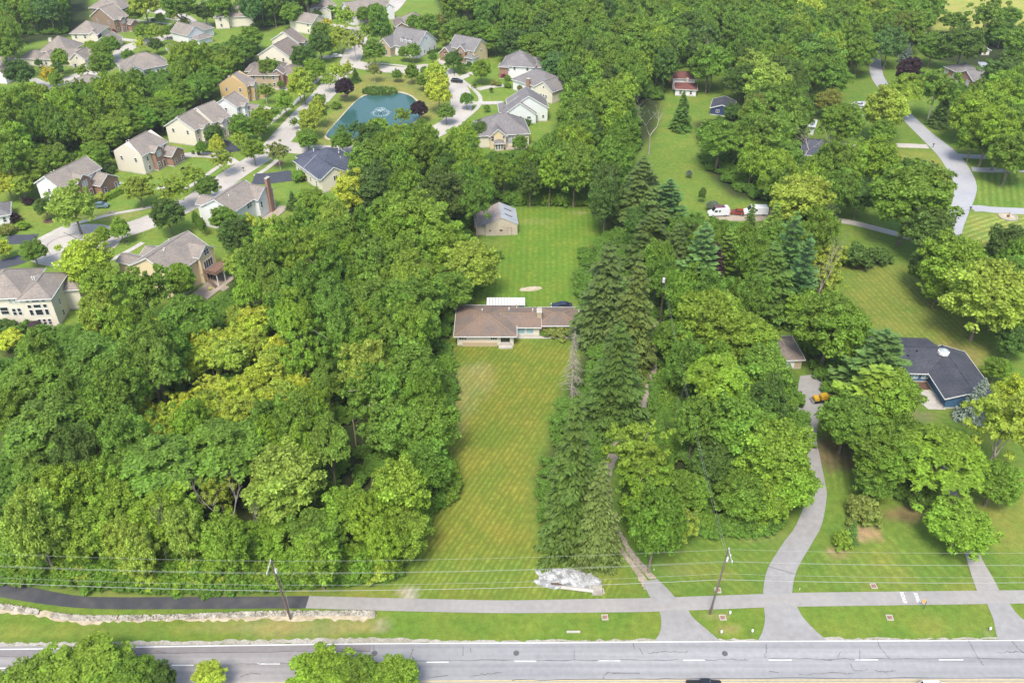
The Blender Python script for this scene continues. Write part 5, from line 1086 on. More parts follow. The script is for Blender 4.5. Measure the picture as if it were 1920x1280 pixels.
ZONE = [('the left wood', [(0,560),(850,330),(900,480),(850,620),(860,1110),(0,1110)]), ('the housing area', NEIGH), ('the upper woods', [(800,-60),(1500,-60),(1500,240),(1250,260),(1180,330),(640,360),(800,200)]),
        ('the trees beside the gravel drive', [(1000,260),(1330,260),(1500,700),(1520,1080),(980,1080)]), ('the right-hand trees', [(1300,-60),(2100,-60),(2100,1110),(1300,1110)])]
def tree(kind, px, py, wpx, c='M', hm=None, base=None, apex=None, seed=None):
    """kind, crown centre in the survey picture and crown width there; or base and apex for conifers"""
    pr = PROTO[kind]; me, tr = pr[(seed if seed is not None else random.randrange(99)) % len(pr)]; nom = NOM.get(kind, 2.6)
    if base is not None and apex is not None:
        X_, Y_ = P(*base); H_ = zat(Y_, apex[1]); r_ = wpx / 2 * depth(base[1], H_*.4) / FPX
    else:
        ratio = {'tall': 3.4, 'bush': 1.4, 'dense': 2.5, 'ragged': 3.0, 'spread': 2.3}.get(kind, 2.5)
        r_ = wpx / 2 * depth(py, 6) / FPX
        H_ = hm or min(max(r_ * ratio, 1.2), 19)
        zc = H_ * {'bush': .5, 'spread': .68, 'feather': .72, 'tall': .56}.get(kind, .6); X_, Y_ = P(px, py, zc); r_ = wpx / 2 * depth(py, zc) / FPX
    nm, _ = NAMES[kind]
    o = empty(nm, (X_, Y_, 0), random.uniform(0, 6.28), None, 'bush' if kind == 'bush' else ('conifer' if kind in ('spruce', 'pine', 'fir') else ('dead tree' if kind in ('bare', 'barecon', 'snag') else 'tree')))
    o.scale = (r_, r_ * random.uniform(.92, 1.08), H_ / nom)
    if tr: t_ = link('stem' if kind == 'bush' else 'trunk', tr, o)
    if me:
        cr = link('crown', me, o); b = COLS[c][0]; k = random.uniform(.92, 1.1); cr.color = (b[0]*k*random.uniform(.93, 1.1), b[1]*k, b[2]*k*random.uniform(.85, 1.15), 1)
    TREES.append(dict(o=o, kind=kind, c=c, h=H_, r=r_, px=px, py=py, X=X_, Y=Y_)); return o

# trees surveyed one by one: kind, x, y, width, colour (, height)
T_ = tree
for a in [
 # subdivision, upper left
 ('round',37,136,50,'D'),('dense',72,118,15,'D'),('ragged',91,142,26,'W'),('tall',104,150,24,'B'),('tall',112,112,30,'M'),('tall',108,130,20,'D'),('ragged',154,134,22,'B'),('round',192,122,44,'M'),('round',240,105,24,'M'),
 ('round',264,58,26,'M'),('ragged',290,62,30,'L'),('dense',311,58,22,'M'),('dense',325,55,20,'D'),('round',252,26,30,'F'),('ragged',268,62,26,'B'),('round',384,24,36,'D'),('ragged',346,42,18,'L'),('ragged',326,30,18,'Y'),('round',300,34,18,'M'),
 ('round',206,86,34,'M'),('round',190,96,34,'M'),('round',172,92,30,'B'),('round',292,84,26,'D'),('ragged',262,84,20,'Y'),('fir',425,38,12,'D'),('round',335,10,60,'M'),('round',270,8,50,'L'),('round',412,10,50,'M'),('bush',342,85,18,'O'),('bush',208,55,14,'D'),('bush',212,60,12,'R'),('bush',288,38,10,'D'),
 # middle of the subdivision
 ('round',400,252,36,'D'),('round',450,238,46,'M'),('ragged',449,262,26,'L'),('tall',407,272,26,'Y'),('ragged',417,300,36,'L'),('round',474,280,44,'B'),('round',388,350,40,'F'),('ragged',521,288,36,'O'),('round',577,262,36,'M'),('bush',561,330,30,'M'),
 ('fir',548,372,30,'D'),('round',584,382,56,'B'),('dense',378,275,24,'F'),('round',260,355,52,'L'),('ragged',327,358,48,'L'),('bush',277,331,14,'D'),('dense',344,318,11,'P'),('ragged',362,332,36,'L'),('bush',372,288,8,'D'),('bush',362,286,6,'D'),
 ('round',135,384,80,'L'),('round',84,388,36,'D'),('round',313,402,60,'D'),('tall',192,442,28,'B'),('tall',225,430,32,'B'),('round',62,472,44,'M'),('round',12,344,50,'Y'),('round',40,346,46,'L'),('round',3,465,34,'Y'),('bush',43,422,22,'B'),
 ('bush',52,377,20,'P'),('bush',26,408,24,'P'),('bush',12,388,14,'M'),('bush',189,370,24,'L'),('dense',178,378,14,'D'),('bush',12,430,30,'O'),
 ('round',162,490,92,'Y'),('round',190,530,70,'B'),('ragged',270,548,92,'M'),('tall',340,528,54,'B'),('feather',350,590,100,'M'),('round',452,498,58,'L'),('round',444,440,66,'D'),('tall',466,428,46,'Y'),('round',420,410,50,'M'),('round',500,440,60,'M'),
 ('ragged',520,440,66,'L'),('bush',10,612,40,'D'),('bush',20,636,50,'Y'),('bush',60,646,50,'M'),
 ('round',548,26,40,'M'),('dense',594,28,20,'M'),('round',621,20,20,'M'),('ragged',646,34,36,'L'),('round',681,28,28,'M'),('tall',697,26,24,'D'),('ragged',613,46,18,'W'),('round',604,62,40,'M'),('ragged',636,70,34,'L'),('ragged',664,80,38,'L'),('ragged',688,60,30,'B'),
 ('tall',713,52,40,'F'),('tall',708,32,36,'M'),('dense',701,95,44,'F'),('dense',757,98,24,'F'),('round',774,96,30,'M'),('dense',775,42,30,'F'),('round',802,48,42,'M'),('round',822,44,34,'O'),('round',836,68,26,'L'),
 ('tall',621,84,22,'Y'),('round',600,84,44,'D'),('round',568,108,44,'D'),('round',590,130,38,'B'),('tall',567,156,42,'L'),('tall',560,160,40,'Y'),('ragged',633,136,30,'Y'),('ragged',650,132,26,'Y'),('fir',666,138,22,'D'),('dense',646,163,38,'P'),
 ('ragged',616,152,26,'L'),('ragged',701,132,26,'O'),('round',744,140,20,'F'),('tall',772,136,24,'M'),('round',796,132,16,'F'),('round',794,152,26,'M'),('tall',817,142,40,'Y'),('tall',822,170,46,'Y'),('dense',811,107,18,'F'),('round',850,112,34,'D'),
 ('dense',866,126,18,'F'),('round',902,131,38,'B'),('dense',880,122,14,'D'),('bush',944,140,17,'R'),('bush',952,147,14,'M'),('dense',875,186,28,'F'),('dense',836,210,34,'F'),('dense',786,204,34,'P'),('dense',790,230,20,'M'),('ragged',755,218,28,'B'),
 ('dense',921,168,9,'D'),('dense',890,160,8,'D'),('dense',913,202,13,'M'),('bush',630,197,20,'M'),('bush',926,155,14,'O'),('bush',952,160,14,'M'),('round',598,188,26,'M'),('tall',579,228,36,'L'),('round',576,258,34,'M'),('ragged',552,230,16,'M'),('tall',534,192,30,'B'),
 ('ragged',516,212,22,'B'),('dense',526,158,15,'F'),('round',490,222,42,'B'),('round',486,240,36,'M'),('ragged',497,172,28,'B'),('bush',498,170,24,'M'),('tall',595,208,34,'L'),('ragged',640,246,20,'G'),('ragged',663,243,26,'G'),('ragged',680,240,20,'G'),
 ('round',641,264,38,'M'),('tall',708,240,40,'B',8),('round',745,255,56,'B',9),('round',700,262,60,'D'),('round',780,262,60,'M'),('dense',975,165,12,'O'),('bush',1014,217,10,'M'),('bush',986,229,18,'D'),('dense',1012,215,14,'M'),('bush',935,158,12,'O'),
 ('round',975,268,30,'M'),('round',900,244,36,'D'),('round',870,262,60,'B'),('round',1039,124,50,'G'),('round',860,58,60,'M',13),('round',895,62,64,'F',14),('round',930,68,60,'M',13),('round',965,80,60,'D',14),('round',1000,88,60,'M',14),('round',1035,98,60,'F',14),('bush',1044,618,52,'O',2.2),('bush',1022,622,20,'M',1.6),('round',1660,20,60,'L',14),('round',1740,10,60,'M',14),('spread',1790,40,50,'M',10),('round',1890,30,50,'M',10),('round',1880,60,56,'F',11),('round',504,130,40,'M'),
 # beyond the upper lawn and top
 ('fir',1280,200,48,'D',13),('spread',1180,60,80,'M'),('round',1390,152,60,'D'),('round',1412,130,70,'L'),('round',1440,165,80,'L'),('round',1330,120,70,'M'),('round',1375,210,34,'D'),('spread',1350,260,80,'M'),('round',1420,255,60,'M'),
 ('round',1530,112,92,'F'),('round',1612,100,60,'M'),('round',1668,82,62,'G'),('fir',1702,96,28,'S'),('dense',1708,132,52,'P'),('round',1750,88,50,'F'),('round',1806,84,70,'D'),('ragged',1850,32,64,'M'),('round',1700,32,90,'M'),('round',1515,28,60,'Y'),
 ('ragged',1755,170,72,'M'),('fir',1768,200,48,'D'),('feather',1700,166,66,'B'),('round',1660,205,84,'L'),('dense',1655,247,52,'M'),('round',1576,232,78,'M'),('round',1556,192,46,'O'),('round',1816,212,76,'B'),('round',1872,215,76,'B'),('round',1880,140,70,'D'),
 ('round',1900,290,80,'M'),('round',1826,262,60,'M'),('round',1910,230,70,'F'),('round',1915,80,60,'M'),('round',1640,300,84,'B'),('round',1600,310,60,'M'),('ragged',1735,312,40,'N',4),('round',1660,330,40,'Y'),('bush',1700,320,60,'D'),('fir',1500,325,60,'D',13),
 ('round',1710,372,140,'M',22),('round',1740,430,90,'D'),('round',1570,358,80,'M'),('round',1500,378,100,'L'),('round',1530,400,70,'N'),('round',1440,260,90,'M'),('round',1470,300,70,'M'),('round',1610,370,60,'D'),('dense',1895,300,60,'M'),
 ('round',1900,470,90,'D'),('bush',1610,482,60,'D'),('bush',1650,480,44,'D'),('bush',1580,470,24,'D'),('round',1780,492,110,'B'),('round',1740,500,70,'D'),('round',1830,520,80,'M'),('round',1850,555,140,'L'),('round',1760,540,60,'M'),
 ('round',1558,612,125,'F'),('round',1510,580,70,'B'),('ragged',1550,490,60,'L'),('ragged',1540,530,60,'L'),('feather',1500,500,60,'D'),('round',1900,640,60,'D'),('round',1905,600,60,'M'),('round',1870,690,46,'M'),
 # between the drives
 ('round',1330,600,120,'B'),('round',1400,640,110,'B'),('round',1422,702,110,'M'),('feather',1345,712,130,'B',16),('round',1385,800,130,'M'),('round',1450,850,130,'B'),('round',1475,905,100,'B'),('ragged',1195,850,110,'B',14),('ragged',1205,900,90,'B',10),
 ('round',1215,955,84,'B'),('ragged',1280,988,56,'L',8.5),('round',1270,640,80,'M'),('round',1290,560,60,'M'),('round',1462,765,64,'M'),('round',1410,730,90,'M'),('round',1340,870,90,'D'),('round',1290,920,80,'M'),('round',1390,930,90,'M'),('round',1350,660,80,'M'),('round',1440,940,80,'B'),
 ('pine',1640,735,150,'B',15),('pine',1650,672,130,'G',17),('round',1668,742,110,'B',14),('round',1590,790,100,'M',13),('spread',1660,850,120,'M',13),('feather',1762,850,160,'B',13),('round',1640,900,70,'M',9),('ragged',1885,800,110,'L',19),('round',1865,905,90,'M',9),('round',1900,750,80,'Y',14),
 ('round',1800,985,120,'B',9),('bush',1620,955,66,'O',4),('fir',1600,992,30,'D',5),('bush',1580,1012,34,'B',3.5),('bush',1720,925,70,'D',4),('bush',1655,890,40,'D',4),('round',1700,820,70,'M',10),('fir',1836,740,56,'S',10),
 # foreground, the road's near side
 ('round',150,1276,170,'B',7.5),('round',240,1276,120,'M',7),('round',55,1292,150,'B',7.5),('round',300,1275,60,'D',7),('round',392,1268,56,'Y',5),('round',605,1282,140,'B',7),('round',668,1270,90,'M',7),('round',738,1280,100,'B',7),
 # left wood, the ones that read as trees of their own
 ('round',530,905,150,'L',15),('round',312,975,125,'B',13),('round',205,905,90,'B',14),('round',128,925,100,'B',14),('round',225,950,90,'B',13),('round',250,895,90,'M',14),('round',742,930,120,'B',15),('round',770,700,120,'M',15),('round',800,800,110,'M',14),('round',735,800,110,'M',14),('round',800,880,90,'F',12),
 ('round',70,960,110,'L',13),('round',170,1000,110,'B',12),('round',760,1000,90,'B',11),('feather',60,715,140,'F',14),('feather',170,672,150,'F',14),('feather',90,800,150,'F',16),('feather',300,870,170,'M',15),('feather',420,840,160,'M',15),('round',640,450,90,'M'),('round',780,420,120,'B',19),('round',830,370,110,'N',18),
 ('round',740,450,80,'B',17),('round',830,470,110,'B',17),('round',880,500,100,'L',15),('round',842,545,84,'M',12),('tall',1317,364,13,'D',5),('dense',1337,384,24,'S',3.2),('dense',1292,325,13,'S',2.6),('round',770,560,120,'M',16),('round',700,570,100,'M',15),('ragged',410,925,60,'L',12),('ragged',230,450,1,'M'),('round',190,258,66,'M',11),('round',215,243,64,'B',11),('round',243,232,60,'M',11),('round',272,222,60,'F',11),('spread',296,205,60,'M',11),('round',318,190,60,'B',11),('round',345,178,58,'M',12),('round',372,164,56,'F',12),('round',394,146,52,'M',12),
 ('round',412,124,50,'B',12),('round',432,108,48,'M',12),('round',452,92,46,'F',12),('round',470,70,44,'M',11),('round',330,225,50,'F',9),('round',180,290,50,'M',9),('round',165,310,40,'B',8),('round',100,300,60,'M',11),('round',60,320,60,'B',11),('bush',200,318,26,'D'),('bush',295,232,24,'D'),
 ('round',700,350,90,'N',16),('round',690,300,70,'M'),('round',660,360,66,'Y',15),
 ('feather',730,400,90,'M',17),('round',600,460,80,'M',14),('round',300,1000,90,'M',9),('round',420,1010,90,'B',9),('round',500,1010,80,'B',8),('round',590,1000,100,'M',9),('round',650,960,90,'B',11) ]:
    if a[3] > 1: T_(*a[:5], hm=(a[5] if len(a) > 5 else None))
# conifers surveyed by base and tip: kind, base, tip, width, colour
for k, b, a, w_, c in [('spruce',(1195,430),(1205,292),104,'N'),('pine',(1248,425),(1245,335),76,'G'),('spruce',(1213,520),(1212,392),112,'E'),('spruce',(1130,640),(1128,452),116,'N'),
  ('spruce',(1182,680),(1182,482),104,'K'),('spruce',(1258,545),(1252,412),80,'N'),('spruce',(1148,800),(1148,602),122,'E'),('spruce',(1068,1018),(1066,742),138,'E'),('spruce',(1116,1050),(1126,862),92,'K'),
  ('pine',(1302,575),(1298,418),104,'G'),('pine',(1352,540),(1352,432),66,'M'),('spruce',(1392,500),(1392,378),44,'D'),('spruce',(1428,598),(1430,455),108,'D'),('pine',(1460,560),(1458,398),90,'G'),('pine',(1485,600),(1480,440),80,'G'),('spruce',(1330,560),(1335,455),60,'P'),('spruce',(1370,490),(1378,422),40,'M'),
  ('pine',(1545,640),(1540,545),50,'M'),('spruce',(1440,480),(1445,380),60,'M'),
  ('barecon',(1072,745),(1080,620),78,'M'),('bare',(1216,290),(1236,200),48,'M'),('bare',(1500,330),(1490,250),60,'M'),('snag',(668,836),(648,752),24,'M'),('snag',(703,938),(688,896),22,'M'),('bare',(635,862),(612,800),36,'M'),
  ('bare',(445,1040),(420,900),60,'M'),('bare',(322,1078),(300,985),40,'M'),('bare',(610,440),(600,390),30,'M'),('bare',(1845,900),(1880,790),70,'M'),('bare',(1330,170),(1345,100),40,'M'),('bare',(1550,340),(1560,270),40,'M'),('bare',(490,1040),(470,970),30,'M'),('bare',(655,470),(640,410),18,'M'),
  ('snag',(1265,800),(1272,742),12,'M'),('bare',(1525,590),(1530,480),40,'M')]:
    T_(k, 0, 0, w_ * (1.2 if k == 'spruce' else 1.0), c, base=b, apex=a)

# ---- the woods between: evenly spread, kept off everything the survey shows open
KEEP = [ [(838,640),(1060,640),(1010,800),(975,900),(985,1010),(1110,1075),(1210,1115),(735,1116),(750,1060),(815,960),(850,930),(822,840),(848,740)], [(965,388),(1145,388),(1085,500),(1070,640),(860,640),(862,570),(935,520),(950,445),(895,440),(895,384),(970,382)],
 [(0,1088),(200,1112),(1920,1100),(1920,1280),(0,1280)], [(205,250),(350,245),(370,300),(350,340),(205,335)], [(300,208),(425,180),(430,270),(300,280)], [(400,160),(480,130),(560,112),(560,200),(400,240)], [(452,110),(600,110),(600,165),(452,165)],
 [(480,50),(595,50),(595,118),(480,118)], [(130,0),(250,0),(250,90),(130,90)], [(36,65),(168,65),(168,128),(36,128)], [(235,94),(320,94),(320,140),(235,140)], [(400,15),(468,15),(468,52),(400,52)], [(345,42),(405,42),(405,84),(345,84)],
 [(55,300),(240,300),(240,380),(55,380)], [(368,338),(525,338),(525,440),(368,440)], [(232,430),(440,430),(440,560),(330,560),(232,500)], [(0,495),(125,495),(130,620),(0,620)], [(543,268),(682,268),(682,362),(600,365),(543,330)],
 [(718,56),(840,60),(870,72),(925,78),(1000,98),(1050,125),(1060,235),(990,290),(900,290),(884,235),(820,250),(700,262),(560,290),(440,350),(340,400),(300,470),(0,500),(0,400),(60,400),(300,380),(440,300),(560,170),(620,60)],
 [(1252,130),(1308,130),(1308,182),(1252,182)], [(1330,178),(1380,178),(1380,216),(1330,216)], [(1232,250),(1310,215),(1400,200),(1310,245),(1325,320),(1440,388),(1440,415),(1340,420),(1260,330)], [(1770,110),(1890,78),(1890,160),(1770,156)],
 [(1700,218),(1760,240),(1840,320),(1920,320),(1920,450),(1830,470),(1790,450),(1775,400),(1785,350),(1690,280),(1640,280),(1700,262)], [(1560,405),(1700,440),(1660,470),(1560,460)], [(1590,505),(1720,510),(1800,620),(1790,690),(1680,650),(1590,550)],
 [(1690,645),(1850,645),(1850,770),(1700,770)], [(1490,720),(1545,720),(1560,930),(1540,990),(1480,1000),(1520,900)], [(1460,622),(1512,622),(1512,680),(1460,680)], [(1560,860),(1640,900),(1600,1000),(1545,990)], [(1250,1000),(1920,1000),(1920,1110),(1250,1110)],
 [(1215,650),(1235,650),(1228,790),(1150,880),(1150,800)], [(1740,60),(1920,0),(1920,60),(1760,100)], [(1590,135),(1670,130),(1670,170),(1640,215),(1560,220)], [(1500,225),(1565,225),(1565,300),(1500,300)], [(1590,262),(1700,262),(1700,285),(1590,285)], [(1318,370),(1440,375),(1440,425),(1318,425)] , [(600,0),(830,0),(830,56),(600,60)] , [(1190,190),(1290,190),(1240,292),(1205,292)], [(405,890),(470,890),(470,1000),(420,1000)], [(285,1010),(340,1010),(340,1085),(300,1085)], [(1480,240),(1520,240),(1510,300),(1490,300)], [(1325,95),(1375,95),(1350,165),(1328,165)], [(600,795),(650,795),(650,860),(615,860)], [(640,745),(690,745),(690,845),(655,845)], [(682,890),(716,890),(716,945),(690,945)], [(1690,690),(1790,690),(1790,775),(1700,775)], [(1050,610),(1100,610),(1100,740),(1040,740)], [(1030,1040),(1150,1040),(1150,1110),(1000,1110)] , [(1455,615),(1515,615),(1515,720),(1450,700)] ]
WOODS = [  # polygon at crown height, mean crown diameter m, colour mix, kinds
 ([(0,665),(140,665),(250,650),(330,610),(300,760),(180,800),(130,900),(60,960),(0,980)], 8.1, 'FMFMMD', ('feather','feather','spread')),
 ([(300,600),(420,590),(500,600),(570,680),(560,760),(420,800),(300,810),(220,830),(190,800),(300,740)], 5.4, 'YYLYLYY', ('tall','ragged','tall')),
 ([(180,780),(420,790),(600,760),(640,860),(480,880),(420,930),(160,900)], 7.3, 'MMBMB', ('feather','round')),
 ([(400,590),(500,440),(560,400),(650,400),(850,560),(845,640),(830,720),(840,830),(800,900),(830,950),(760,1040),(640,900),(560,760),(500,600)], 7.6, 'MMBFBLM', ('round','spread','feather','ragged')),
 ([(0,960),(120,940),(420,920),(640,900),(780,960),(740,1060),(600,1070),(380,1090),(150,1100),(0,1075)], 6.6, 'BBLMLB', ('round','dense','spread','tall')),
 ([(0,215),(60,195),(140,185),(235,160),(330,120),(480,62),(488,112),(404,160),(330,205),(205,275),(205,300),(130,290),(40,340),(0,345)], 8.1, 'BMBMFB', ('round','dense','spread','tall')),
 ([(0,-25),(165,-25),(170,40),(130,65),(60,75),(0,95)], 8.5, 'MGMBL', ('round','spread','dense')),
 ([(425,-25),(590,-25),(575,20),(500,50),(470,60)], 8.5, 'DMFG', ('round','spread','dense')),
 ([(830,-25),(1560,-25),(1640,60),(1560,120),(1480,160),(1380,120),(1240,130),(1170,120),(1010,90),(850,60)], 10.0, 'MFMMBFDM', ('round','dense','spread','tall')),
 ([(1010,100),(1240,120),(1235,200),(1190,270),(1180,300),(1060,330),(1000,330),(980,290),(1060,240),(1060,130)], 9.8, 'MMFBDM', ('round','dense','spread','tall')),
 ([(620,290),(700,255),(860,265),(960,290),(1060,280),(1160,330),(1150,380),(1000,382),(880,382),(700,350)], 7.8, 'MMBFD', ('round','spread','dense')),
 ([(1310,235),(1400,215),(1500,230),(1600,310),(1600,390),(1500,350),(1440,385),(1370,372),(1330,320)], 8.8, 'MMFBO', ('round','spread','tall')),
 ([(1240,600),(1330,560),(1480,690),(1505,800),(1510,930),(1440,985),(1330,1000),(1230,1000),(1180,960),(1240,880),(1235,760)], 7.6, 'FMFMD', ('round','spread','dense')),
 ([(1180,420),(1420,430),(1560,430),(1580,520),(1490,570),(1350,560),(1240,560)], 7.3, 'FDMF', ('round','spread','dense')),
 ([(1770,180),(1930,120),(1930,310),(1860,280),(1800,235)], 9.8, 'MMBF', ('round','spread','dense')), ([(1560,-20),(1760,-20),(1740,60),(1660,70)], 9.8, 'MLOM', ('round','ragged')),
 ([(1480,140),(1600,130),(1560,250),(1400,210)], 9.8, 'FMD', ('round','spread','dense')), ([(1840,470),(1930,440),(1930,540),(1860,540)], 7.3, 'DMF', ('round','spread','dense')), ([(1500,660),(1560,640),(1690,690),(1690,760),(1600,850),(1560,830),(1560,720)], 7.9, 'MMFB', ('round','feather')),
 ([(130,600),(240,560),(400,560),(440,520),(500,430),(560,400),(560,470),(440,590),(250,640)], 6.8, 'BMLB', ('round','ragged')) ]
placed = [(t['X'], t['Y'], t['r']) for t in TREES]
for poly, dm, cm, kinds in WOODS:
    xs = [p[0] for p in poly]; ys = [p[1] for p in poly]; area = 0; zc = 9.5
    Wp_ = [P(x, y, zc) for x, y in poly]
    for i in range(len(Wp_)): a = Wp_[i]; b = Wp_[(i+1) % len(Wp_)]; area += a[0]*b[1] - b[0]*a[1]
    area = abs(area)/2; tries = int(area / (dm*dm) * 14); x0, x1 = min(p[0] for p in Wp_), max(p[0] for p in Wp_); y0, y1 = min(p[1] for p in Wp_), max(p[1] for p in Wp_)
    n_bb = int(tries * (x1-x0)*(y1-y0) / max(area, 1))
    PX = np.array([(random.uniform(x0, x1), random.uniform(y0, y1)) for _ in range(n_bb)])
    ok = inpoly(PX[:, 0], PX[:, 1], Wp_)
    for X_, Y_ in PX[ok]:
        r_ = dm/2 * random.uniform(.78, 1.35)
        if any((X_-a)**2 + (Y_-b)**2 < ((r_+c)*.74)**2 for a, b, c in placed): continue
        k = random.choice(kinds); px, py = Q(X_, Y_, zc); wpx = 2*r_*FPX/depth(py, zc); H_ = min(max(r_*2*random.uniform(1.9, 2.5), 7), 18.5) if 'Y' not in cm else random.uniform(7.5, 10.5)
        X0_, Y0_ = P(px, py, H_*{'spread': .68, 'feather': .72, 'tall': .56}.get(k, .6)); pts_ = []
        for q in range(8):
            an = q*math.pi/4; pts_.append(Q(X0_ + math.cos(an)*r_*.8, Y0_, H_*.62 + math.sin(an)*H_*.33))
        pts_.append(Q(X0_, Y0_, .5)); pp = np.array(pts_); bad = False
        for kp in KEEP:
            hit = inpoly(pp[:, 0], pp[:, 1], kp)
            if hit[:8].sum() >= 2 or hit[8]: bad = True; break
        if bad: continue
        T_(k, px, py, wpx, random.choice(cm), hm=H_); placed.append((TREES[-1]['X'], TREES[-1]['Y'], TREES[-1]['r']))

for i in range(46):
    x = 8 + i*16 + random.uniform(-4, 4); y = (1074 if x < 120 else 1088 if x < 420 else 1086 - (x-420)*.03) + random.uniform(-4, 2)
    T_('bush', x, y - 14, random.uniform(44, 66), random.choice('BMBML'), hm=random.uniform(3.0, 4.6))
    T_('bush', x+8, y - 34, random.uniform(44, 62), random.choice('BMBF'), hm=random.uniform(3.0, 5.0))
for (x0, y0, x1, y1, n_) in [(742,1062,800,968,7),(812,960,856,915,4),(850,900,822,845,4),(852,740,836,680,4),(1190,985,1440,985,16),(970,380,1140,384,5),(1250,700,1250,860,9),(1180,930,1200,985,4),(850,600,925,505,7)]:
    for k in range(n_):
        t = (k+random.uniform(.2,.8))/n_; T_('bush', x0+(x1-x0)*t-6*(x0<900), y0+(y1-y0)*t-8, random.uniform(28, 46)*(1 if y0 > 500 else .7), random.choice('BMFMD'), hm=random.uniform(1.8, 3.6))

# arborvitae screen and clipped hedges
def hedge(name, a, b, h, wd, c, label, z=0, kind='hedge'):
    A = P(*a); B = P(*b); L_ = math.hypot(B[0]-A[0], B[1]-A[1]); n = int(L_*240 + 300); t = rng.uniform(0, 1, n); s_ = rng.uniform(-1, 1, n); q = rng.uniform(0, 1, n)
    top = rng.random(n) < .45; ang = math.atan2(B[1]-A[1], B[0]-A[0])
    x = t*L_; y = np.where(top, s_*wd/2, np.sign(s_)*wd/2*rng.uniform(.85, 1, n)); zz = np.where(top, h, q*h) * (1 + .04*np.sin(x*4))
    nr = np.stack([rng.normal(0, .2, n), np.where(top, 0, np.sign(s_)), np.where(top, 1, .35)], 1)
    V, Fq = leaf_cloud(np.stack([x, y, zz], 1), nr, .22, .4); me = mesh_np(name, V, Fq, [M['leaf']]); o = link(name, me); o.location = (A[0], A[1], 0); o.rotation_euler = (0, 0, ang)
    o.color = (*COLS[c][0], 1); return tag(o, label, kind)
hedge('hedge', (198,377), (238,357), 1.7, 1.6, 'B', 'long clipped green hedge behind the driveway car of the white and brick house')
hedge('hedge', (930,232), (945,235), 1.2, 1.4, 'D', 'low dark clipped hedge at the wall of the pale grey house')
hedge('hedge', (790,104), (828,96), 1.2, 1.2, 'D', 'low dark hedge along the side wall of the long white dormered house')
for i, (x, y) in enumerate([(366,424),(370,429),(375,434),(380,438)]): T_('tall', x, y-14, 12, 'F', hm=5.5)

# undergrowth filling the woodland floor
bs = T_('bush', 40, 1085, 40, 'F', hm=2.2); src_me = PROTO['bush'][0][0].copy(); src_me.materials.clear(); src_me.materials.append(M['undergrowth'])
src = link('shrub', src_me); X_, Y_ = P(700, 1080); src.location = (X_, Y_, 0); src.scale = (1.3, 1.3, 1.2); tag(src, 'low shrub at the front corner of the left wood beside the big lawn', 'bush')
pts = []
for poly in FOREST:
    Wp_ = [P(*p) for p in poly]; x0, x1 = min(p[0] for p in Wp_), max(p[0] for p in Wp_); y0, y1 = min(p[1] for p in Wp_), max(p[1] for p in Wp_)
    n_ = int((x1-x0)*(y1-y0)/4.6); c = np.stack([rng.uniform(x0, x1, n_), rng.uniform(y0, y1, n_)], 1); c = c[inpoly(c[:, 0], c[:, 1], Wp_)]; pts.append(c)
edge = []
for (x0, y0, x1, y1, n_) in [(0,1078,380,1104,130),(380,1104,740,1078,130),(740,1060,800,960,50),(800,960,852,900,30),(820,840,850,740,30),(1180,985,1300,1010,40),(1300,1010,1460,985,50),(965,380,1150,380,160),(850,600,930,480,50),(1230,700,1245,880,60)]:
    for _ in range(n_):
        t = random.random(); px = x0+(x1-x0)*t + random.uniform(-7, 7); py = y0+(y1-y0)*t + random.uniform(-9, 3); edge.append(P(px, py))
pts = np.concatenate(pts + [np.array(edge)])
kp_w = [[P(*p) for p in kp] for kp in KEEP if True]
keep = np.ones(len(pts), bool)
for kp in kp_w: keep &= ~inpoly(pts[:, 0], pts[:, 1], kp)
pts = pts[keep]; n_ = len(pts)
me = bpy.data.meshes.new('undergrowth'); me.vertices.add(n_); me.vertices.foreach_set('co', np.concatenate([pts, np.zeros((n_, 1))], 1).astype(np.float32).ravel()); me.update()
ug = link('undergrowth', me); tag(ug, 'tangled green undergrowth covering the floor of the woods', 'undergrowth', None, 'stuff')
ng = bpy.data.node_groups.new('scatter_shrubs', 'GeometryNodeTree')
ng.interface.new_socket('Geometry', in_out='INPUT', socket_type='NodeSocketGeometry'); ng.interface.new_socket('Geometry', in_out='OUTPUT', socket_type='NodeSocketGeometry')
gi = ng.nodes.new('NodeGroupInput'); go = ng.nodes.new('NodeGroupOutput'); ip = ng.nodes.new('GeometryNodeInstanceOnPoints'); oi = ng.nodes.new('GeometryNodeObjectInfo'); oi.inputs['Object'].default_value = src
rv = ng.nodes.new('FunctionNodeRandomValue'); rv.data_type = 'FLOAT_VECTOR'; rv.inputs[0].default_value = (0,0,0); rv.inputs[1].default_value = (.2,.2,6.28)
rs = ng.nodes.new('FunctionNodeRandomValue'); rs.data_type = 'FLOAT_VECTOR'; rs.inputs[0].default_value = (1.0,1.0,.7); rs.inputs[1].default_value = (2.0,2.0,1.9); rs.inputs['Seed'].default_value = 4
ng.links.new(gi.outputs[0], ip.inputs['Points']); ng.links.new(oi.outputs['Geometry'], ip.inputs['Instance']); ng.links.new(rv.outputs[0], ip.inputs['Rotation']); ng.links.new(rs.outputs[0], ip.inputs['Scale']); ng.links.new(ip.outputs[0], go.inputs[0])
md = ug.modifiers.new('scatter', 'NODES'); md.node_group = ng

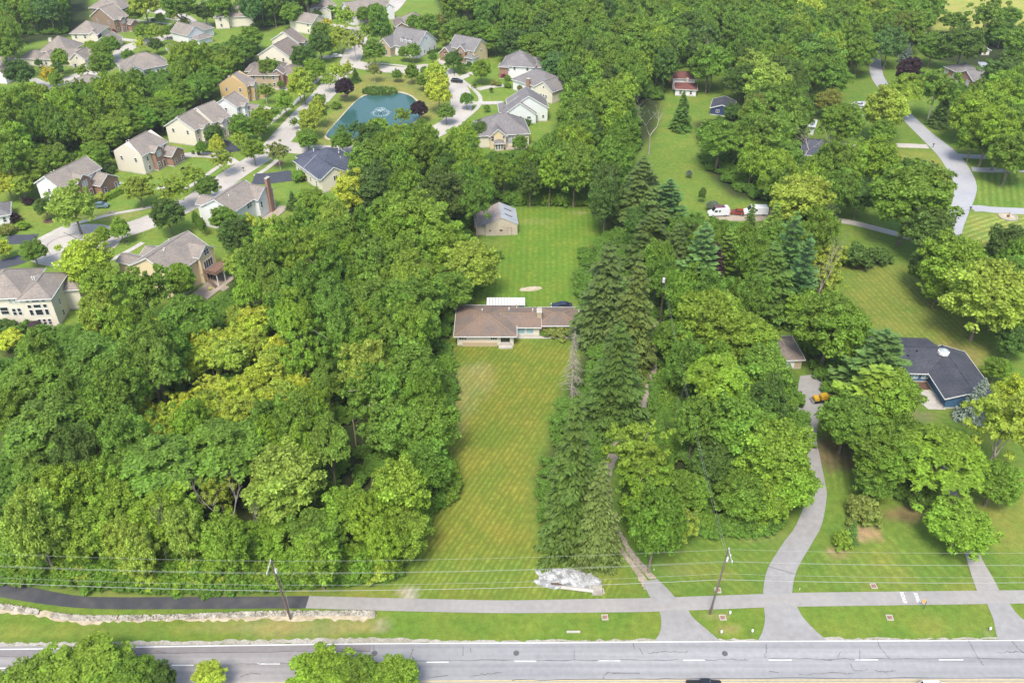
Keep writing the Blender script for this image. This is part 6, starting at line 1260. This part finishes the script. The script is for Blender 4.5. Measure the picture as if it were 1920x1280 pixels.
# ---- tree labels: each one singled out
def assign_labels():
    buckets = {}
    for t in TREES:
        t['sx'], t['sy'] = Q(t['X'], t['Y'], t['h']*.5)
        size = 'tall' if t['h'] > 13.5 else ('small' if t['h'] < 6 else 'medium')
        if t['kind'] in ('fir', 'bush'): size = 'large' if t['r'] > 1.6 else 'small'
        best = min(range(len(LANDMARKS)), key=lambda i: math.hypot(LANDMARKS[i][1][0]-t['sx'], (LANDMARKS[i][1][1]-t['sy'])*1.4))
        lm, (lx, ly) = LANDMARKS[best]; dx, dy = t['sx']-lx, (t['sy']-ly)*1.4
        side = ('right of' if dx > 0 else 'left of') if abs(dx) > abs(dy) else ('in front of' if dy > 0 else 'beyond')
        colw = '' if t['kind'] in ('bare', 'barecon', 'snag') else COLS[t['c']][1] + ' '
        buckets.setdefault((size, colw, t['kind'], lm, side), []).append((math.hypot(dx, dy), t))
    b_ = ['first','second','third','fourth','fifth','sixth','seventh','eighth','ninth','tenth','eleventh','twelfth','thirteenth','fourteenth','fifteenth','sixteenth','seventeenth','eighteenth','nineteenth','twentieth']
    ords = ['nearest'] + [w + ' nearest' for w in b_[1:]] + ['twenty-%s nearest' % w for w in b_[:9]]
    for (size, colw, kind, lm, side), L_ in buckets.items():
        L_.sort(key=lambda q: q[0]); noun = NAMES[kind][1].replace('small ', '')
        for i, (_, t) in enumerate(L_):
            s_ = '%s %s%s %s %s' % (size, colw, noun, side, lm)
            if len(L_) > 1: s_ = '%s %s%s, %s %s %s' % (size, colw, noun, ords[min(i, len(ords)-1)], side, lm)
            if len(s_.split()) > 16: s_ = s_.split(' ', 1)[1]
            t['o']['label'] = s_
            grp = 'trees of the surroundings'
            for nm, poly in ZONE:
                if inpoly([t['sx']], [t['sy']], poly)[0]: grp = 'trees of ' + nm.replace('the trees beside', 'the strip beside').replace('the right-hand trees', 'the right-hand gardens'); break
            if kind == 'bush': grp = grp.replace('trees', 'bushes', 1)
            t['o']['group'] = grp
assign_labels()

# ------------------------------------------------------------------ loose stone
def rock_cloud(name, pts_, sizes, m, label, cat, z=0.0):
    ico = np.array([(0,0,-1),(.72,-.53,-.45),(-.28,-.85,-.45),(-.89,0,-.45),(-.28,.85,-.45),(.72,.53,-.45),(.28,-.85,.45),(-.72,-.53,.45),(-.72,.53,.45),(.28,.85,.45),(.89,0,.45),(0,0,1)])
    fc = np.array([(0,1,2),(1,0,5),(0,2,3),(0,3,4),(0,4,5),(1,5,10),(2,1,6),(3,2,7),(4,3,8),(5,4,9),(1,10,6),(2,6,7),(3,7,8),(4,8,9),(5,9,10),(6,10,11),(7,6,11),(8,7,11),(9,8,11),(10,9,11)])
    n = len(pts_); V = ico[None] * (1 + rng.normal(0, .16, (n, 12, 1))) * (np.array(sizes)[:, None, None] * rng.uniform(.6, 1.25, (n, 1, 3)) * np.array([1, 1, .75]))
    a = rng.uniform(0, 6.28, n); ca, sa = np.cos(a), np.sin(a); x = V[..., 0]*ca[:, None] - V[..., 1]*sa[:, None]; y = V[..., 0]*sa[:, None] + V[..., 1]*ca[:, None]
    V = np.stack([x, y, V[..., 2]], -1) + np.array(pts_)[:, None, :]
    me = mesh_np(name, V.reshape(-1, 3), (fc[None] + (np.arange(n)*12)[:, None, None]).reshape(-1, 3), [m])
    return tag(link(name, me), label, cat, None, 'stuff')
up_e = [(-60,1127),(0,1133),(60,1142),(110,1151),(150,1155),(200,1155.5),(300,1154),(400,1151),(480,1148),(600,1146.5),(690,1147),(703,1150)]
ptsr, sz = [], []
ce = catmull([P(*p) for p in up_e], 30)
for i in range(3600):
    t = random.random()*(len(ce)-1); j = int(t); p = ce[j].lerp(ce[min(j+1, len(ce)-1)], t-j); off = random.random(); s_ = random.uniform(.09, .19)
    if 75 < Q(p.x, p.y, 0)[0] < 98: continue
    ptsr.append((p.x, p.y - off*.75, .3*(1-off)+.03)); sz.append(s_)
rock_cloud('stone_wall', ptsr, sz, M['rock'], 'low wall of dumped pale limestone blocks below the black path', 'stone wall')
GP = [P(*p) for p in [(1004,1070),(1035,1067),(1065,1067),(1100,1073),(1126,1089),(1127,1100),(1105,1105),(1050,1103),(1018,1098),(1002,1091),(1003,1087),(1012,1088),(1012,1080)]]
HOLE = [P(*p) for p in [(1031,1091),(1045,1092),(1060,1096),(1056,1099),(1034,1097)]]
c = np.stack([rng.uniform(min(p[0] for p in GP), max(p[0] for p in GP), 6500), rng.uniform(min(p[1] for p in GP), max(p[1] for p in GP), 6500)], 1)
c = c[inpoly(c[:, 0], c[:, 1], GP) & ~inpoly(c[:, 0], c[:, 1], HOLE)]
rock_cloud('white_stones', [(a, b, random.uniform(.03, .14)) for a, b in c], [random.uniform(.09, .22) for _ in c], M['riprap'], 'patch of loose white stones around a drain inlet by the path', 'stones')
polysheet('drain_hollow', [(1031,1091),(1045,1092),(1060,1096),(1056,1099),(1034,1097)], Z2+.02, M['mulch'], 'dark hollow within the white stones')  # flat dark sheet in the gap left between the stones
c = np.stack([rng.uniform(-77, 30, 900), np.zeros(900)], 1)
ptsr = []
for i in range(700):
    px = random.uniform(0, 1920); yy = 1208 - (px/1920)*9 + random.uniform(-4, 0)
    X_, Y_ = P(px, yy); ptsr.append((X_, Y_, .03))
rock_cloud('shoulder_stones', ptsr, [random.uniform(.03, .09) for _ in ptsr], M['edgegravel'], 'scattered stones on the gravel shoulder of the main road', 'gravel')
def tubeobj(name, a, b, r_, m, label, cat):
    mb = MB(); mb.tube([a, b], r_, 10); return tag(mb.build(name, m), label, cat)
a = P(1052,1102.5); b = P(1112,1109.5); tubeobj('drain_pipe', (*a, .3), (*b, .3), .3, M['concrete'], 'pale concrete drain pipe lying along the white stones', 'pipe')
X_, Y_ = P(1119, 1107); mb = MB(); mb.box(-.8, .8, -.9, .9, 0, .35); o = mb.build('pipe_headwall', M['rock']); o.location = (X_, Y_, 0); tag(o, 'grey stone block where the drain pipe ends', 'block')
X_, Y_ = P(1075, 1184.5); mb = MB(); mb.box(-1.0, 1.0, -.14, .14, 0, .18); o = mb.build('concrete_bar', M['concrete']); o.location = (X_, Y_, 0); tag(o, 'short pale concrete bar lying in the verge grass', 'kerb block')

# drain covers with rims
for (x, y, lab) in [(1127,1108.5,'brick-red drain grate beside the white stone patch'), (1134,1157,'brick-red drain grate in the verge below the white stone patch'), (1346,1106.5,'brick-red drain grate behind the right utility pole'), (1355,1157.5,'brick-red drain grate in the verge right of the utility pole foot'),
                    (1638,1098.5,'brick-red drain grate on the lawn above the path, right side'), (1668,1157.5,'brick-red drain grate in the verge below the path lettering')]:
    X_, Y_ = P(x, y); t = empty('drain_grate', (X_, Y_, 0), random.uniform(-.1, .1), lab, 'drain', 'drain grates beside the path')
    mb = MB(); mb.box(-.48, .48, -.48, -.36, 0, .12); mb.box(-.48, .48, .36, .48, 0, .12); mb.box(-.48, -.36, -.36, .36, 0, .12); mb.box(.36, .48, -.36, .36, 0, .12); mb.build('rim', M['concrete'], t)
    mb = MB(); mb.box(-.36, .36, -.36, .36, .01, .06); mb.build('base', M['brick'], t)
    for k in range(7): mb = MB(); mb.box(-.33+k*.1, -.28+k*.1, -.36, .36, .06, .1); mb.build('bar', M['brick'], t)
# white marker posts and hydrant-like boxes
for (x, y, h_, lab) in [(1368,1153,.95,'thin white marker post behind the verge grate'), (1352,1188,.8,'white capped post left in the small verge'), (1410,1186,.8,'white capped post right in the small verge'), (1855,1182,.8,'white capped post beside the right driveway apron')]:
    X_, Y_ = P(x, y); t = empty('marker_post', (X_, Y_, 0), 0, lab, 'marker post', 'white utility posts in the verge')
    mb = MB(); mb.lathe([(.10,0),(.10,h_*.55)], 10); mb.build('post', M['metal'], t); mb = MB(); mb.lathe([(.17,h_*.5),(.17,h_*.9),(.12,h_)], 10); mb.build('cap', M['trim'], t)
for (x, y, lab) in [(1499,1105,'tiny white stake by the middle driveway'),(1226,1069,'tiny white stake right of the gravel tracks'),(1210,1020,'tiny pale stake near the top of the gravel tracks')]:
    X_, Y_ = P(x, y); mb = MB(); mb.lathe([(.05,0),(.05,.4),(.02,.45)], 6); o = mb.build('stake', M['trim']); o.location = (X_, Y_, 0); tag(o, lab, 'stake')
# yellow sign
X_, Y_ = P(1731, 1142); t = empty('warning_sign', (X_, Y_, 0), 0, 'small yellow diamond sign on a post beside the path lettering', 'sign')
mb = MB(); mb.box(-.035, .035, -.035, .035, 0, 1.9); mb.build('post', M['pole'], t); mb = MB(); s_ = .42
mb.add([(s_,-.06,1.6),(0,-.06,1.6+s_),(-s_,-.06,1.6),(0,-.06,1.6-s_),(s_,-.04,1.6),(0,-.04,1.6+s_),(-s_,-.04,1.6),(0,-.04,1.6-s_)], [(0,1,2,3),(7,6,5,4),(0,4,5,1),(1,5,6,2),(2,6,7,3),(3,7,4,0)]); sg = mb.build('sign_plate', mat('sign_yellow', (.75,.36,.03), rough=.5), t)
sg.rotation_euler = (-.25, 0, .5)
# lettering painted on the path
for word, x, y in (('ROAD', 1693.5, 1120.2), ('XING', 1719, 1120)):
    cu = bpy.data.curves.new('lettering', 'FONT'); cu.body = word; cu.size = .85; cu.align_x = 'CENTER'; cu.align_y = 'CENTER'; cu.space_character = 1.15; cu.extrude = .002; cu.offset = .018
    o = bpy.data.objects.new('path_lettering', cu); C.objects.link(o); X_, Y_ = P(x, y); o.location = (X_, Y_, Z2+.035); o.rotation_euler = (0, 0, -math.pi/2 - .06); o.scale = (.8, .95, 1)
    bpy.context.view_layer.update(); me = bpy.data.meshes.new_from_object(o.evaluated_get(bpy.context.evaluated_depsgraph_get())); me.materials.clear(); me.materials.append(M['paintwhite'])
    o2 = bpy.data.objects.new('road_lettering', me); C.objects.link(o2); o2.location = o.location; o2.rotation_euler = o.rotation_euler; o2.scale = o.scale; bpy.data.objects.remove(o); o = o2
    tag(o, 'white word %s painted across the roadside path' % word, 'road marking')

# ------------------------------------------------------------------ poles and wires
poles = []
def pole(base, top_py, lab, arms=True, loc=None, h=None, lean=0.0, dirn=1):
    X_, Y_ = P(*base) if loc is None else loc; h = h or zat(Y_, top_py); t = empty('utility_pole', (X_, Y_, 0), 0, lab, 'utility pole', 'utility poles')
    mb = MB(); mb.tube([(0,0,0),(lean*.5,0,h*.5),(lean,0,h)], [.17,.15,.11], 10); mb.build('shaft', M['pole'], t)
    if arms:
        mb = MB(); mb.bar((lean,-.1,h-.1), (lean+.1*dirn,-2.2*1,h-.5), .12, .12); mb.build('crossarm', M['wire'], t)
        for q in (0, .95, .5):
            mb = MB(); mb.lathe([(.05,0),(.08,.08),(.05,.16),(.08,.24),(.03,.3)], 8); o = mb.build('insulator', M['trim'], t); o.location = (lean+.1*dirn*q, -2.1*q-.05, h-.05-.4*q+.02)
        mb = MB(); mb.lathe([(.16,h-2.6),(.18,h-2.5),(.18,h-1.9),(.16,h-1.8)], 10, lean*.8+.25, 0); mb.build('transformer', M['trim'], t)
        mb = MB(); mb.tube([(lean*.8+.15,-.15,h-.3),(.2,-.16,h*.5),(.2,-.16,.3)], .03, 5); mb.build('conduit', M['metal'], t)
    poles.append((X_, Y_, h, lean)); return t
p1 = P(545,1160); p2 = P(1331,1150)
pole((545,1160), 1050, 'brown leaning utility pole left, rising from the stone wall', lean=-.9, dirn=-1)
pole((1331,1150), 1028, 'brown utility pole right, between the left and middle driveways', lean=.75, dirn=1)
pole(None, None, 'brown utility pole beyond the left end of the black path', loc=(p1[0]-64, p1[1]+2.6), h=13.4)
pole(None, None, 'brown utility pole beyond the right end of the path', loc=(p2[0]+62, p2[1]+.6), h=13.4)
order = [poles[2], poles[0], poles[1], poles[3]]
def span(a, b, sag, r_, n=14):
    mb = MB(); pts_ = []
    for i in range(n+1):
        t = i/n; p = Vector(a).lerp(Vector(b), t); p.z -= sag*4*t*(1-t); pts_.append(p)
    mb.tube(pts_, r_, 4, False); return mb
WL = [(-.1,-.05,.013,.6,'topmost thin wire'), (-2.0,-.45,.013,.6,'outer thin wire on the crossarms'), (0,-2.6,.013,.7,'middle thin wire'), (0,-5.3,.015,.7,'lower thin wire'), (0,-6.6,.032,.6,'thick lowest cable')]
for dy, dz, r_, sg_, lab in WL:
    mb = MB()
    for A, B in zip(order, order[1:]):
        s_ = span((A[0]+A[3], A[1]+dy, A[2]+dz), (B[0]+B[3], B[1]+dy, B[2]+dz), sg_, r_); mb.add(s_.v, s_.f)
    tag(mb.build('overhead_wire', M['wire'], fix=False), lab + ' strung between the roadside utility poles', 'wire', 'wires along the main road')
X_, Y_ = P(1238, 618); h3 = zat(Y_, 516); t = pole(None, None, 'slim pole with white transformer rising among the spruces', arms=False, loc=(X_, Y_), h=h3, lean=-.6)
mb = MB(); mb.lathe([(.1,h3-1.6),(.3,h3-1.5),(.3,h3-.5),(.1,h3-.4)], 10, -.6, -.4); mb.build('transformer', M['trim'], t)
for k, (dz, dx) in enumerate(((-.1, 0), (-2.0, .3))):
    A = poles[4]; B = poles[1]; tag(span((A[0]+A[3]+dx, A[1], A[2]+dz), (B[0]+B[3]+dx, B[1], B[2]+dz-1), 2.0, .012, 24).build('overhead_wire', M['wire'], fix=False), ('upper' if k == 0 else 'lower') + ' wire running from the roadside pole back to the pole among the spruces', 'wire', 'wires to the rear pole')

# ------------------------------------------------------------------ vehicles
def paint(name, col): return mat(name, col, rough=.25, var=.02, spec=.6)
def wheel(r_, wd, parent, x, y):
    mb = MB(); mb.tube([(0,-wd/2,0),(0,wd/2,0)], r_, 16); o = mb.build('wheel', M['black'], parent); o.location = (x, y, r_)
    h = MB(); sgn = -1 if y < 0 else 1; h.tube([(0, sgn*wd*.45, 0), (0, sgn*wd*.56, 0)], r_*.62, 10); h.build('rim', M['metal'], o)
def vehicle(name, lab, px, heading, L_, W_, H_, col, style, group='parked vehicles', cat='car', z=0.0):
    X_, Y_ = P(*px); t = empty(name, (X_, Y_, z), heading, lab, cat, group); pm = paint('paint_%s' % name + str(round(col[0], 2)), col); hl = L_/2; hw = W_/2; r_ = .33 if H_ < 1.7 else .36
    if style == 'sedan': belt, prof, cab = .92, [(-hl,.42),(-hl,.78),(-hl*.93,.9),(hl*.45,.93),(hl*.93,.74),(hl,.6),(hl,.38)], [(-hl*.78,-hl*.38,hl*.12,hl*.5)]
    elif style == 'suv': belt, prof, cab = 1.05, [(-hl,.42),(-hl,1.0),(-hl*.96,1.06),(hl*.5,1.08),(hl*.94,.92),(hl,.7),(hl,.4)], [(-hl*.95,-hl*.82,hl*.1,hl*.5)]
    elif style == 'pickup': belt, prof, cab = 1.1, [(-hl,.55),(-hl,1.08),(hl*.5,1.12),(hl*.94,1.02),(hl,.8),(hl,.45)], [(-hl*.28,-hl*.2,hl*.22,hl*.45)]
    else: belt, prof, cab = 1.35, [(-hl,.45),(-hl,2.3),(-hl*.97,H_-.12),(-hl*.9,H_),(hl*.38,H_),(hl*.62,1.5),(hl*.96,1.1),(hl,.85),(hl,.4)], []
    bm = bmesh.new(); lay = []
    for y, sc in ((-hw,.94),(-hw*.93,1.0),(hw*.93,1.0),(hw,.94)):
        zc = .75; lay.append([bm.verts.new((x*(.985 if sc < 1 else 1), y, zc+(q-zc)*sc)) for x, q in prof] )
    n = len(prof)
    for a, b in zip(lay, lay[1:]):
        for i in range(n): bm.faces.new((a[i], a[(i+1) % n], b[(i+1) % n], b[i]))
    bm.faces.new(list(reversed(lay[0]))); bm.faces.new(lay[-1]); bmesh.ops.recalc_face_normals(bm, faces=bm.faces)
    me = bpy.data.meshes.new('body'); bm.to_mesh(me); bm.free(); link('body', me, t, pm)
    for (a, b, c_, d) in cab:
        mb = MB(); zt = H_ - .05; iw = hw*.78
        mb.add([(a,-hw*.92,belt-.04),(d,-hw*.92,belt-.04),(d,hw*.92,belt-.04),(a,hw*.92,belt-.04),(b,-iw,zt),(c_,-iw,zt),(c_,iw,zt),(b,iw,zt)], [(0,1,5,4),(1,2,6,5),(2,3,7,6),(3,0,4,7),(4,5,6,7),(3,2,1,0)]); mb.build('windows', M['glass'], t)
        mb = MB(); mb.box(b-.05, c_+.05, -iw-.03, iw+.03, zt-.02, H_); mb.build('roof_panel', pm, t)
        mb = MB()
        for y in (-1, 1):
            mb.bar((a,y*hw*.925,belt),(b,y*(iw+.01),zt),.06,.06); mb.bar((d,y*hw*.925,belt),(c_,y*(iw+.01),zt),.06,.06); mb.bar(((a+d)/2,y*hw*.935,belt),((b+c_)/2,y*(iw+.015),zt),.07,.05)
        mb.build('pillar', pm, t)
    if style == 'pickup':
        mb = MB(); mb.box(-hl*.95, -hl*.32, -hw*.8, hw*.8, 1.085, 1.12); mb.build('load_bed', M['black'], t)
    if style == 'van':
        mb = MB(); mb.add([(hl*.40,-hw*.8,H_-.12),(hl*.40,hw*.8,H_-.12),(hl*.615,hw*.86,1.62),(hl*.615,-hw*.86,1.62),(hl*.42,-hw*.8,H_-.07),(hl*.42,hw*.8,H_-.07),(hl*.635,hw*.86,1.64),(hl*.635,-hw*.86,1.64)], [(3,2,1,0),(4,5,6,7),(0,1,5,4),(1,2,6,5),(2,3,7,6),(3,0,4,7)]); mb.build('windscreen', M['glass'], t)
        for y in (-1, 1):
            for x0_, x1_ in ((hl*.2, hl*.5), (-hl*.1, hl*.08)):
                mb = MB(); mb.box(x0_, x1_, y*hw-.02, y*hw+.02, 1.5, 2.05); mb.build('side_window', M['glass'], t)
    for y in (-hw*.7, hw*.7):
        mb = MB(); mb.box(hl*.95, hl+.02, y-.2, y+.2, .62, .78); mb.build('headlight', M['trim'], t); mb = MB(); mb.box(-hl-.02, -hl*.96, y-.16, y+.16, .7, .9); mb.build('tail_light', mat('tail_red', (.4,.02,.02)), t)
    for x in (-hl*.62, hl*.62):
        for y in (-hw+.12, hw-.12): wheel(r_, .24, t, x, y)
    return t
vehicle('camper_van', 'white high-roofed van parked on gravel beside the blue-green fir', (1346,404), R(185), 5.7, 2.0, 2.65, (.66,.68,.70), 'van', cat='van')
mb = MB(); t = C.objects[[o.name for o in C.objects if o.name.startswith('camper_van')][0]]
mb.box(-1.6, 1.4, -.7, .7, 2.72, 2.78); mb.box(-1.7, 1.5, -.78, -.72, 2.66, 2.86); mb.box(-1.7, 1.5, .72, .78, 2.66, 2.86); mb.build('roof_rack', mat('maroon_rack', (.12,.06,.07)), t)
vehicle('red_van', 'small red vehicle half hidden behind a dark spruce, right of the white van', (1382,402), R(170), 3.6, 1.7, 1.5, (.22,.035,.025), 'suv')
vehicle('silver_trailer', 'long silver-white camper parked right of the red vehicle', (1415,402), R(178), 6.8, 2.2, 2.6, (.62,.64,.66), 'van', cat='camper')
vehicle('dark_sedan', 'dark navy sedan parked behind the right end of the ranch house', (1053,577), R(180), 4.9, 1.8, 1.42, (.02,.025,.05), 'sedan')
vehicle('parked_car', 'pale silver car with dark soft top on the lawn, far right', (1611,199), R(-35), 4.6, 1.8, 1.4, (.5,.52,.55), 'sedan')
vehicle('parked_car', 'small white car in shade left of the pale silver one', (1592,202), R(-40), 4.2, 1.75, 1.45, (.65,.66,.68), 'suv')
vehicle('parked_car', 'black car parked at the kerb near the tan and brick house', (857,155), R(-15), 4.6, 1.8, 1.5, (.012,.012,.014), 'suv')
vehicle('parked_car', 'small white car at the left street beside the tall yellow-green tree', (632,108), R(10), 4.2, 1.75, 1.45, (.7,.7,.7), 'suv')
vehicle('teal_car', 'grey-teal utility vehicle on the grass by the clipped hedge', (192,389), R(5), 3.6, 1.7, 1.6, (.12,.19,.21), 'suv')
vehicle('parked_car', 'white car behind the garage of the white and brick house', (232,350), R(25), 4.4, 1.8, 1.4, (.7,.7,.72), 'sedan')
vehicle('black_pickup', 'black car with ribbed roof on the main road at the bottom edge', (1320,1294), R(0), 4.9, 1.9, 1.75, (.015,.017,.022), 'pickup', group='vehicles on the main road', z=Z2)
vehicle('white_van', 'white vehicle on the main road, its roof just cut by the bottom edge', (1752,1299), R(0), 4.4, 1.9, 1.9, (.75,.75,.72), 'suv', group='vehicles on the main road', z=Z2)
# yellow loader
X_, Y_ = P(1538, 752); t = empty('mini_loader', (X_, Y_, Z2), R(8), 'yellow-orange machine with black base at the top of the curving driveway', 'loader')
ym = paint('loader_yellow', (.55,.33,.03)); t.scale = (.8, .8, .8)
mb = MB(); mb.box(-1.9, -.7, -.8, .8, .6, 1.45); mb.box(-1.8,-.8,-.7,.7,1.45,1.6); mb.build('hood', ym, t); mb = MB(); mb.box(-.2, 1.8, -.85, .85, .9, 1.75); mb.box(0,1.6,-.75,.75,1.75,1.95); mb.build('cab', ym, t)
mb = MB(); mb.box(-2.0, 1.9, -.95, -.6, .05, .75); mb.build('track', M['black'], t); mb = MB(); mb.box(-2.0, 1.9, .6, .95, .05, .75); mb.build('track', M['black'], t); mb = MB(); mb.box(-1.9,1.7,-.6,.6,.3,.8); mb.build('chassis', M['black'], t)
mb = MB(); mb.box(-2.5,-2.05,-.9,.9,.1,.7); mb.build('bucket', M['metal'], t)

# ------------------------------------------------------------------ pond fountain, reeds, mailboxes, small things
X_, Y_ = P(714, 213); t = empty('fountain', (X_, Y_, .09), 0, 'white spray fountain with a foam ring in the teal pond', 'fountain')
foam = mat('foam', (.8,.86,.88), rough=.5, var=.1)
mb = MB(); mb.lathe([(.35,-.05),(.4,.1),(.1,.25)], 10); mb.build('float', M['black'], t)
pt, sz = [], []
for _ in range(260):
    a = random.uniform(0, 6.28); r_ = random.gauss(2.9, .45); pt.append((r_*math.cos(a), r_*math.sin(a), random.uniform(0, .08))); sz.append(random.uniform(.03, .09))
for _ in range(700):
    a = random.uniform(0, 6.28); v = random.uniform(0, 1); r_ = 2.9*v; z = 2.6*4*v*(1-v)*.55 + .3*(1-v); pt.append((r_*math.cos(a), r_*math.sin(a), z + random.gauss(0, .08))); sz.append(random.uniform(.02, .045))
o = rock_cloud('spray', pt, sz, foam, None, None); o.parent = t; del o['kind']
n = 2600; c = np.stack([rng.uniform(680, 745, n), rng.uniform(166, 180, n)], 1); w_ = np.array([P(x, y) for x, y in c if ((x-712)/33)**2 + ((y-174)/6.5)**2 < 1]); n = len(w_)
V, Fq = leaf_cloud(np.concatenate([w_, rng.uniform(.1, 1.2, (n, 1))], 1), np.stack([rng.normal(0, 1, n), rng.normal(0, 1, n), np.full(n, .3)], 1), .45, .3, 2.4)
tag(link('reeds', mesh_np('reeds', V, Fq, [M['reed']])), 'band of green reeds at the far shore of the pond', 'reeds', None, 'stuff')
mm_ = M['black']
for (x, y, lab) in [(69,452,'black mailbox at the left side of the round street end'),(239,460,'black mailbox under the twin narrow trees at the round street end'),(432,300,'black mailbox left of the street before the black drive'),(457,322,'black mailbox at the corner of the black drive'),
    (852,143,'black mailbox beside the kerb near the black parked car'),(885,168,'black mailbox where the white gabled house drive meets the kerb'),(577,172,'dark mailbox beside the light tree left of the pond street'),(627,108,'dark mailbox beside the small white car'),(1749,277,'blue-grey mailbox where the pale drive meets the county road'),(1818,396,'dark mailbox at the lower drive of the county road')]:
    X_, Y_ = P(x, y); t = empty('mailbox', (X_, Y_, 0), R(20), lab, 'mailbox', 'roadside mailboxes'); mb = MB(); mb.box(-.06,.06,-.06,.06,0,1.1); mb.build('post', M['pole'], t)
    mb = MB(); mb.tube([(-.3,0,1.22),(.3,0,1.22)], .16, 10); mb.build('box', mm_, t); mb = MB(); mb.box(.1,.14,.16,.2,1.2,1.45); mb.build('flag', mat('tail_red', (.4,.02,.02)), t)
X_, Y_ = P(1890, 407); t = empty('stone_ring', (X_, Y_, 0), 0, 'round pale stone ring with a dark post stump on the mown right lawn', 'stone ring')
for k in range(22):
    a = k*2*math.pi/22; mb = MB(); mb.box(-.3,.3,-.22,.22,0,.28+random.uniform(-.04,.05)); o = mb.build('stone', M['rock'], t); o.location = (2.3*math.cos(a), 2.3*math.sin(a), 0); o.rotation_euler = (0,0,a+math.pi/2)
mb = MB(); mb.lathe([(2.1,0),(2.1,.06)], 24); mb.build('gravel_fill', M['sand'], t); mb = MB(); mb.box(-.3,.3,-.25,.25,.06,.6); mb.box(-.05,.05,-.05,.05,.6,1.5); mb.build('post', M['pole'], t)
X_, Y_ = P(208, 400)
t = empty('stone_ring', (X_, Y_, 0), 0, 'small round stone edging with a sapling on the brown lawn by the street', 'stone ring')
for k in range(12):
    a = k*2*math.pi/12; mb = MB(); mb.box(-.2,.2,-.1,.1,0,.2); o = mb.build('stone', M['rock'], t); o.location = (.85*math.cos(a), .85*math.sin(a), 0); o.rotation_euler = (0,0,a+math.pi/2)
def umbrella(px, col, lab, h=2.4, r_=1.4):
    X_, Y_ = P(*px); t = empty('parasol', (X_, Y_, .2), 0, lab, 'parasol'); mb = MB(); mb.lathe([(.04,0),(.04,h)], 8); mb.build('pole', M['metal'], t)
    mb = MB(); mb.lathe([(r_,h-.45),(r_*.55,h-.15),(.05,h+.05)], 8); mb.build('canopy', mat('canopy_'+str(round(col[0],2)), col), t)
umbrella((69,622), (.03,.02,.025), 'dark folded-round parasol on the terrace of the tall cream house')
umbrella((1257,160), (.5,.09,.05), 'red parasol left of the maroon roofed house', 2.2, 1.6)
umbrella((1053,160), (.7,.5,.42), 'pale pink parasol at the corner of the white gabled house')
umbrella((425,478), (.55,.42,.36), 'pale parasol on the timber deck of the tan house', 5.2, 1.2)
# wheelie bins and benches as small coloured things on terraces
def chair_set(px, col, lab):
    X_, Y_ = P(*px); t = empty('garden_chair', (X_, Y_, .25), random.uniform(0, 6), lab, 'garden chair'); m_ = mat('chair_%.2f' % col[0], col)
    mb = MB(); mb.box(-.3,.3,-.3,.3,.38,.44); mb.build('seat', m_, t); mb = MB(); mb.box(-.3,.3,.26,.32,.44,.95); mb.build('backrest', m_, t)
    for sx in (-.26,.26):
        for sy in (-.26,.26): mb = MB(); mb.box(sx-.03,sx+.03,sy-.03,sy+.03,0,.38); mb.build('leg', m_, t)
chair_set((74,626), (.05,.16,.45), 'blue garden chair beside the dark parasol'); chair_set((66,632), (.6,.6,.1), 'yellow garden chair below the dark parasol'); chair_set((1010,618), (.75,.75,.75), 'white chair under the carport roof of the ranch house')
chair_set((395,545), (.6,.58,.55), 'pale garden chair on the lower terrace of the tan house')
# piled logs under the ranch's covered bay
lg = empty('log_pile', (*P(1016, 621), .15), 0, 'stacked firewood logs under the covered bay of the ranch house', 'log pile')
me_l = MB().tube([(0,-.35,0),(0,.35,0)], .13, 8).mesh('log')
for r__ in range(4):
    for k in range(9-r__%2):
        o = link('log', me_l, lg, M['wood']); o.location = (-1.1+k*.27+(r__%2)*.13, random.uniform(-.05,.05), .15+r__*.24)

# ------------------------------------------------------------------ summer haze in the air
mb = MB(); mb.box(-700, 700, -60, 900, -1.5, 118); hz = mb.build('haze', None); hm = bpy.data.materials.new('haze_air'); hm.use_nodes = True; hn = hm.node_tree; hn.nodes.clear()
ho = hn.nodes.new('ShaderNodeOutputMaterial'); hv = hn.nodes.new('ShaderNodeVolumePrincipled'); hv.inputs['Color'].default_value = (.93, .96, 1, 1); hv.inputs['Density'].default_value = .00011; hv.inputs['Anisotropy'].default_value = .2
hn.links.new(hv.outputs[0], ho.inputs['Volume']); hz.data.materials.append(hm); tag(hz, 'thin pale summer haze', None, None, 'stuff')
S.cycles.volume_bounces = 0
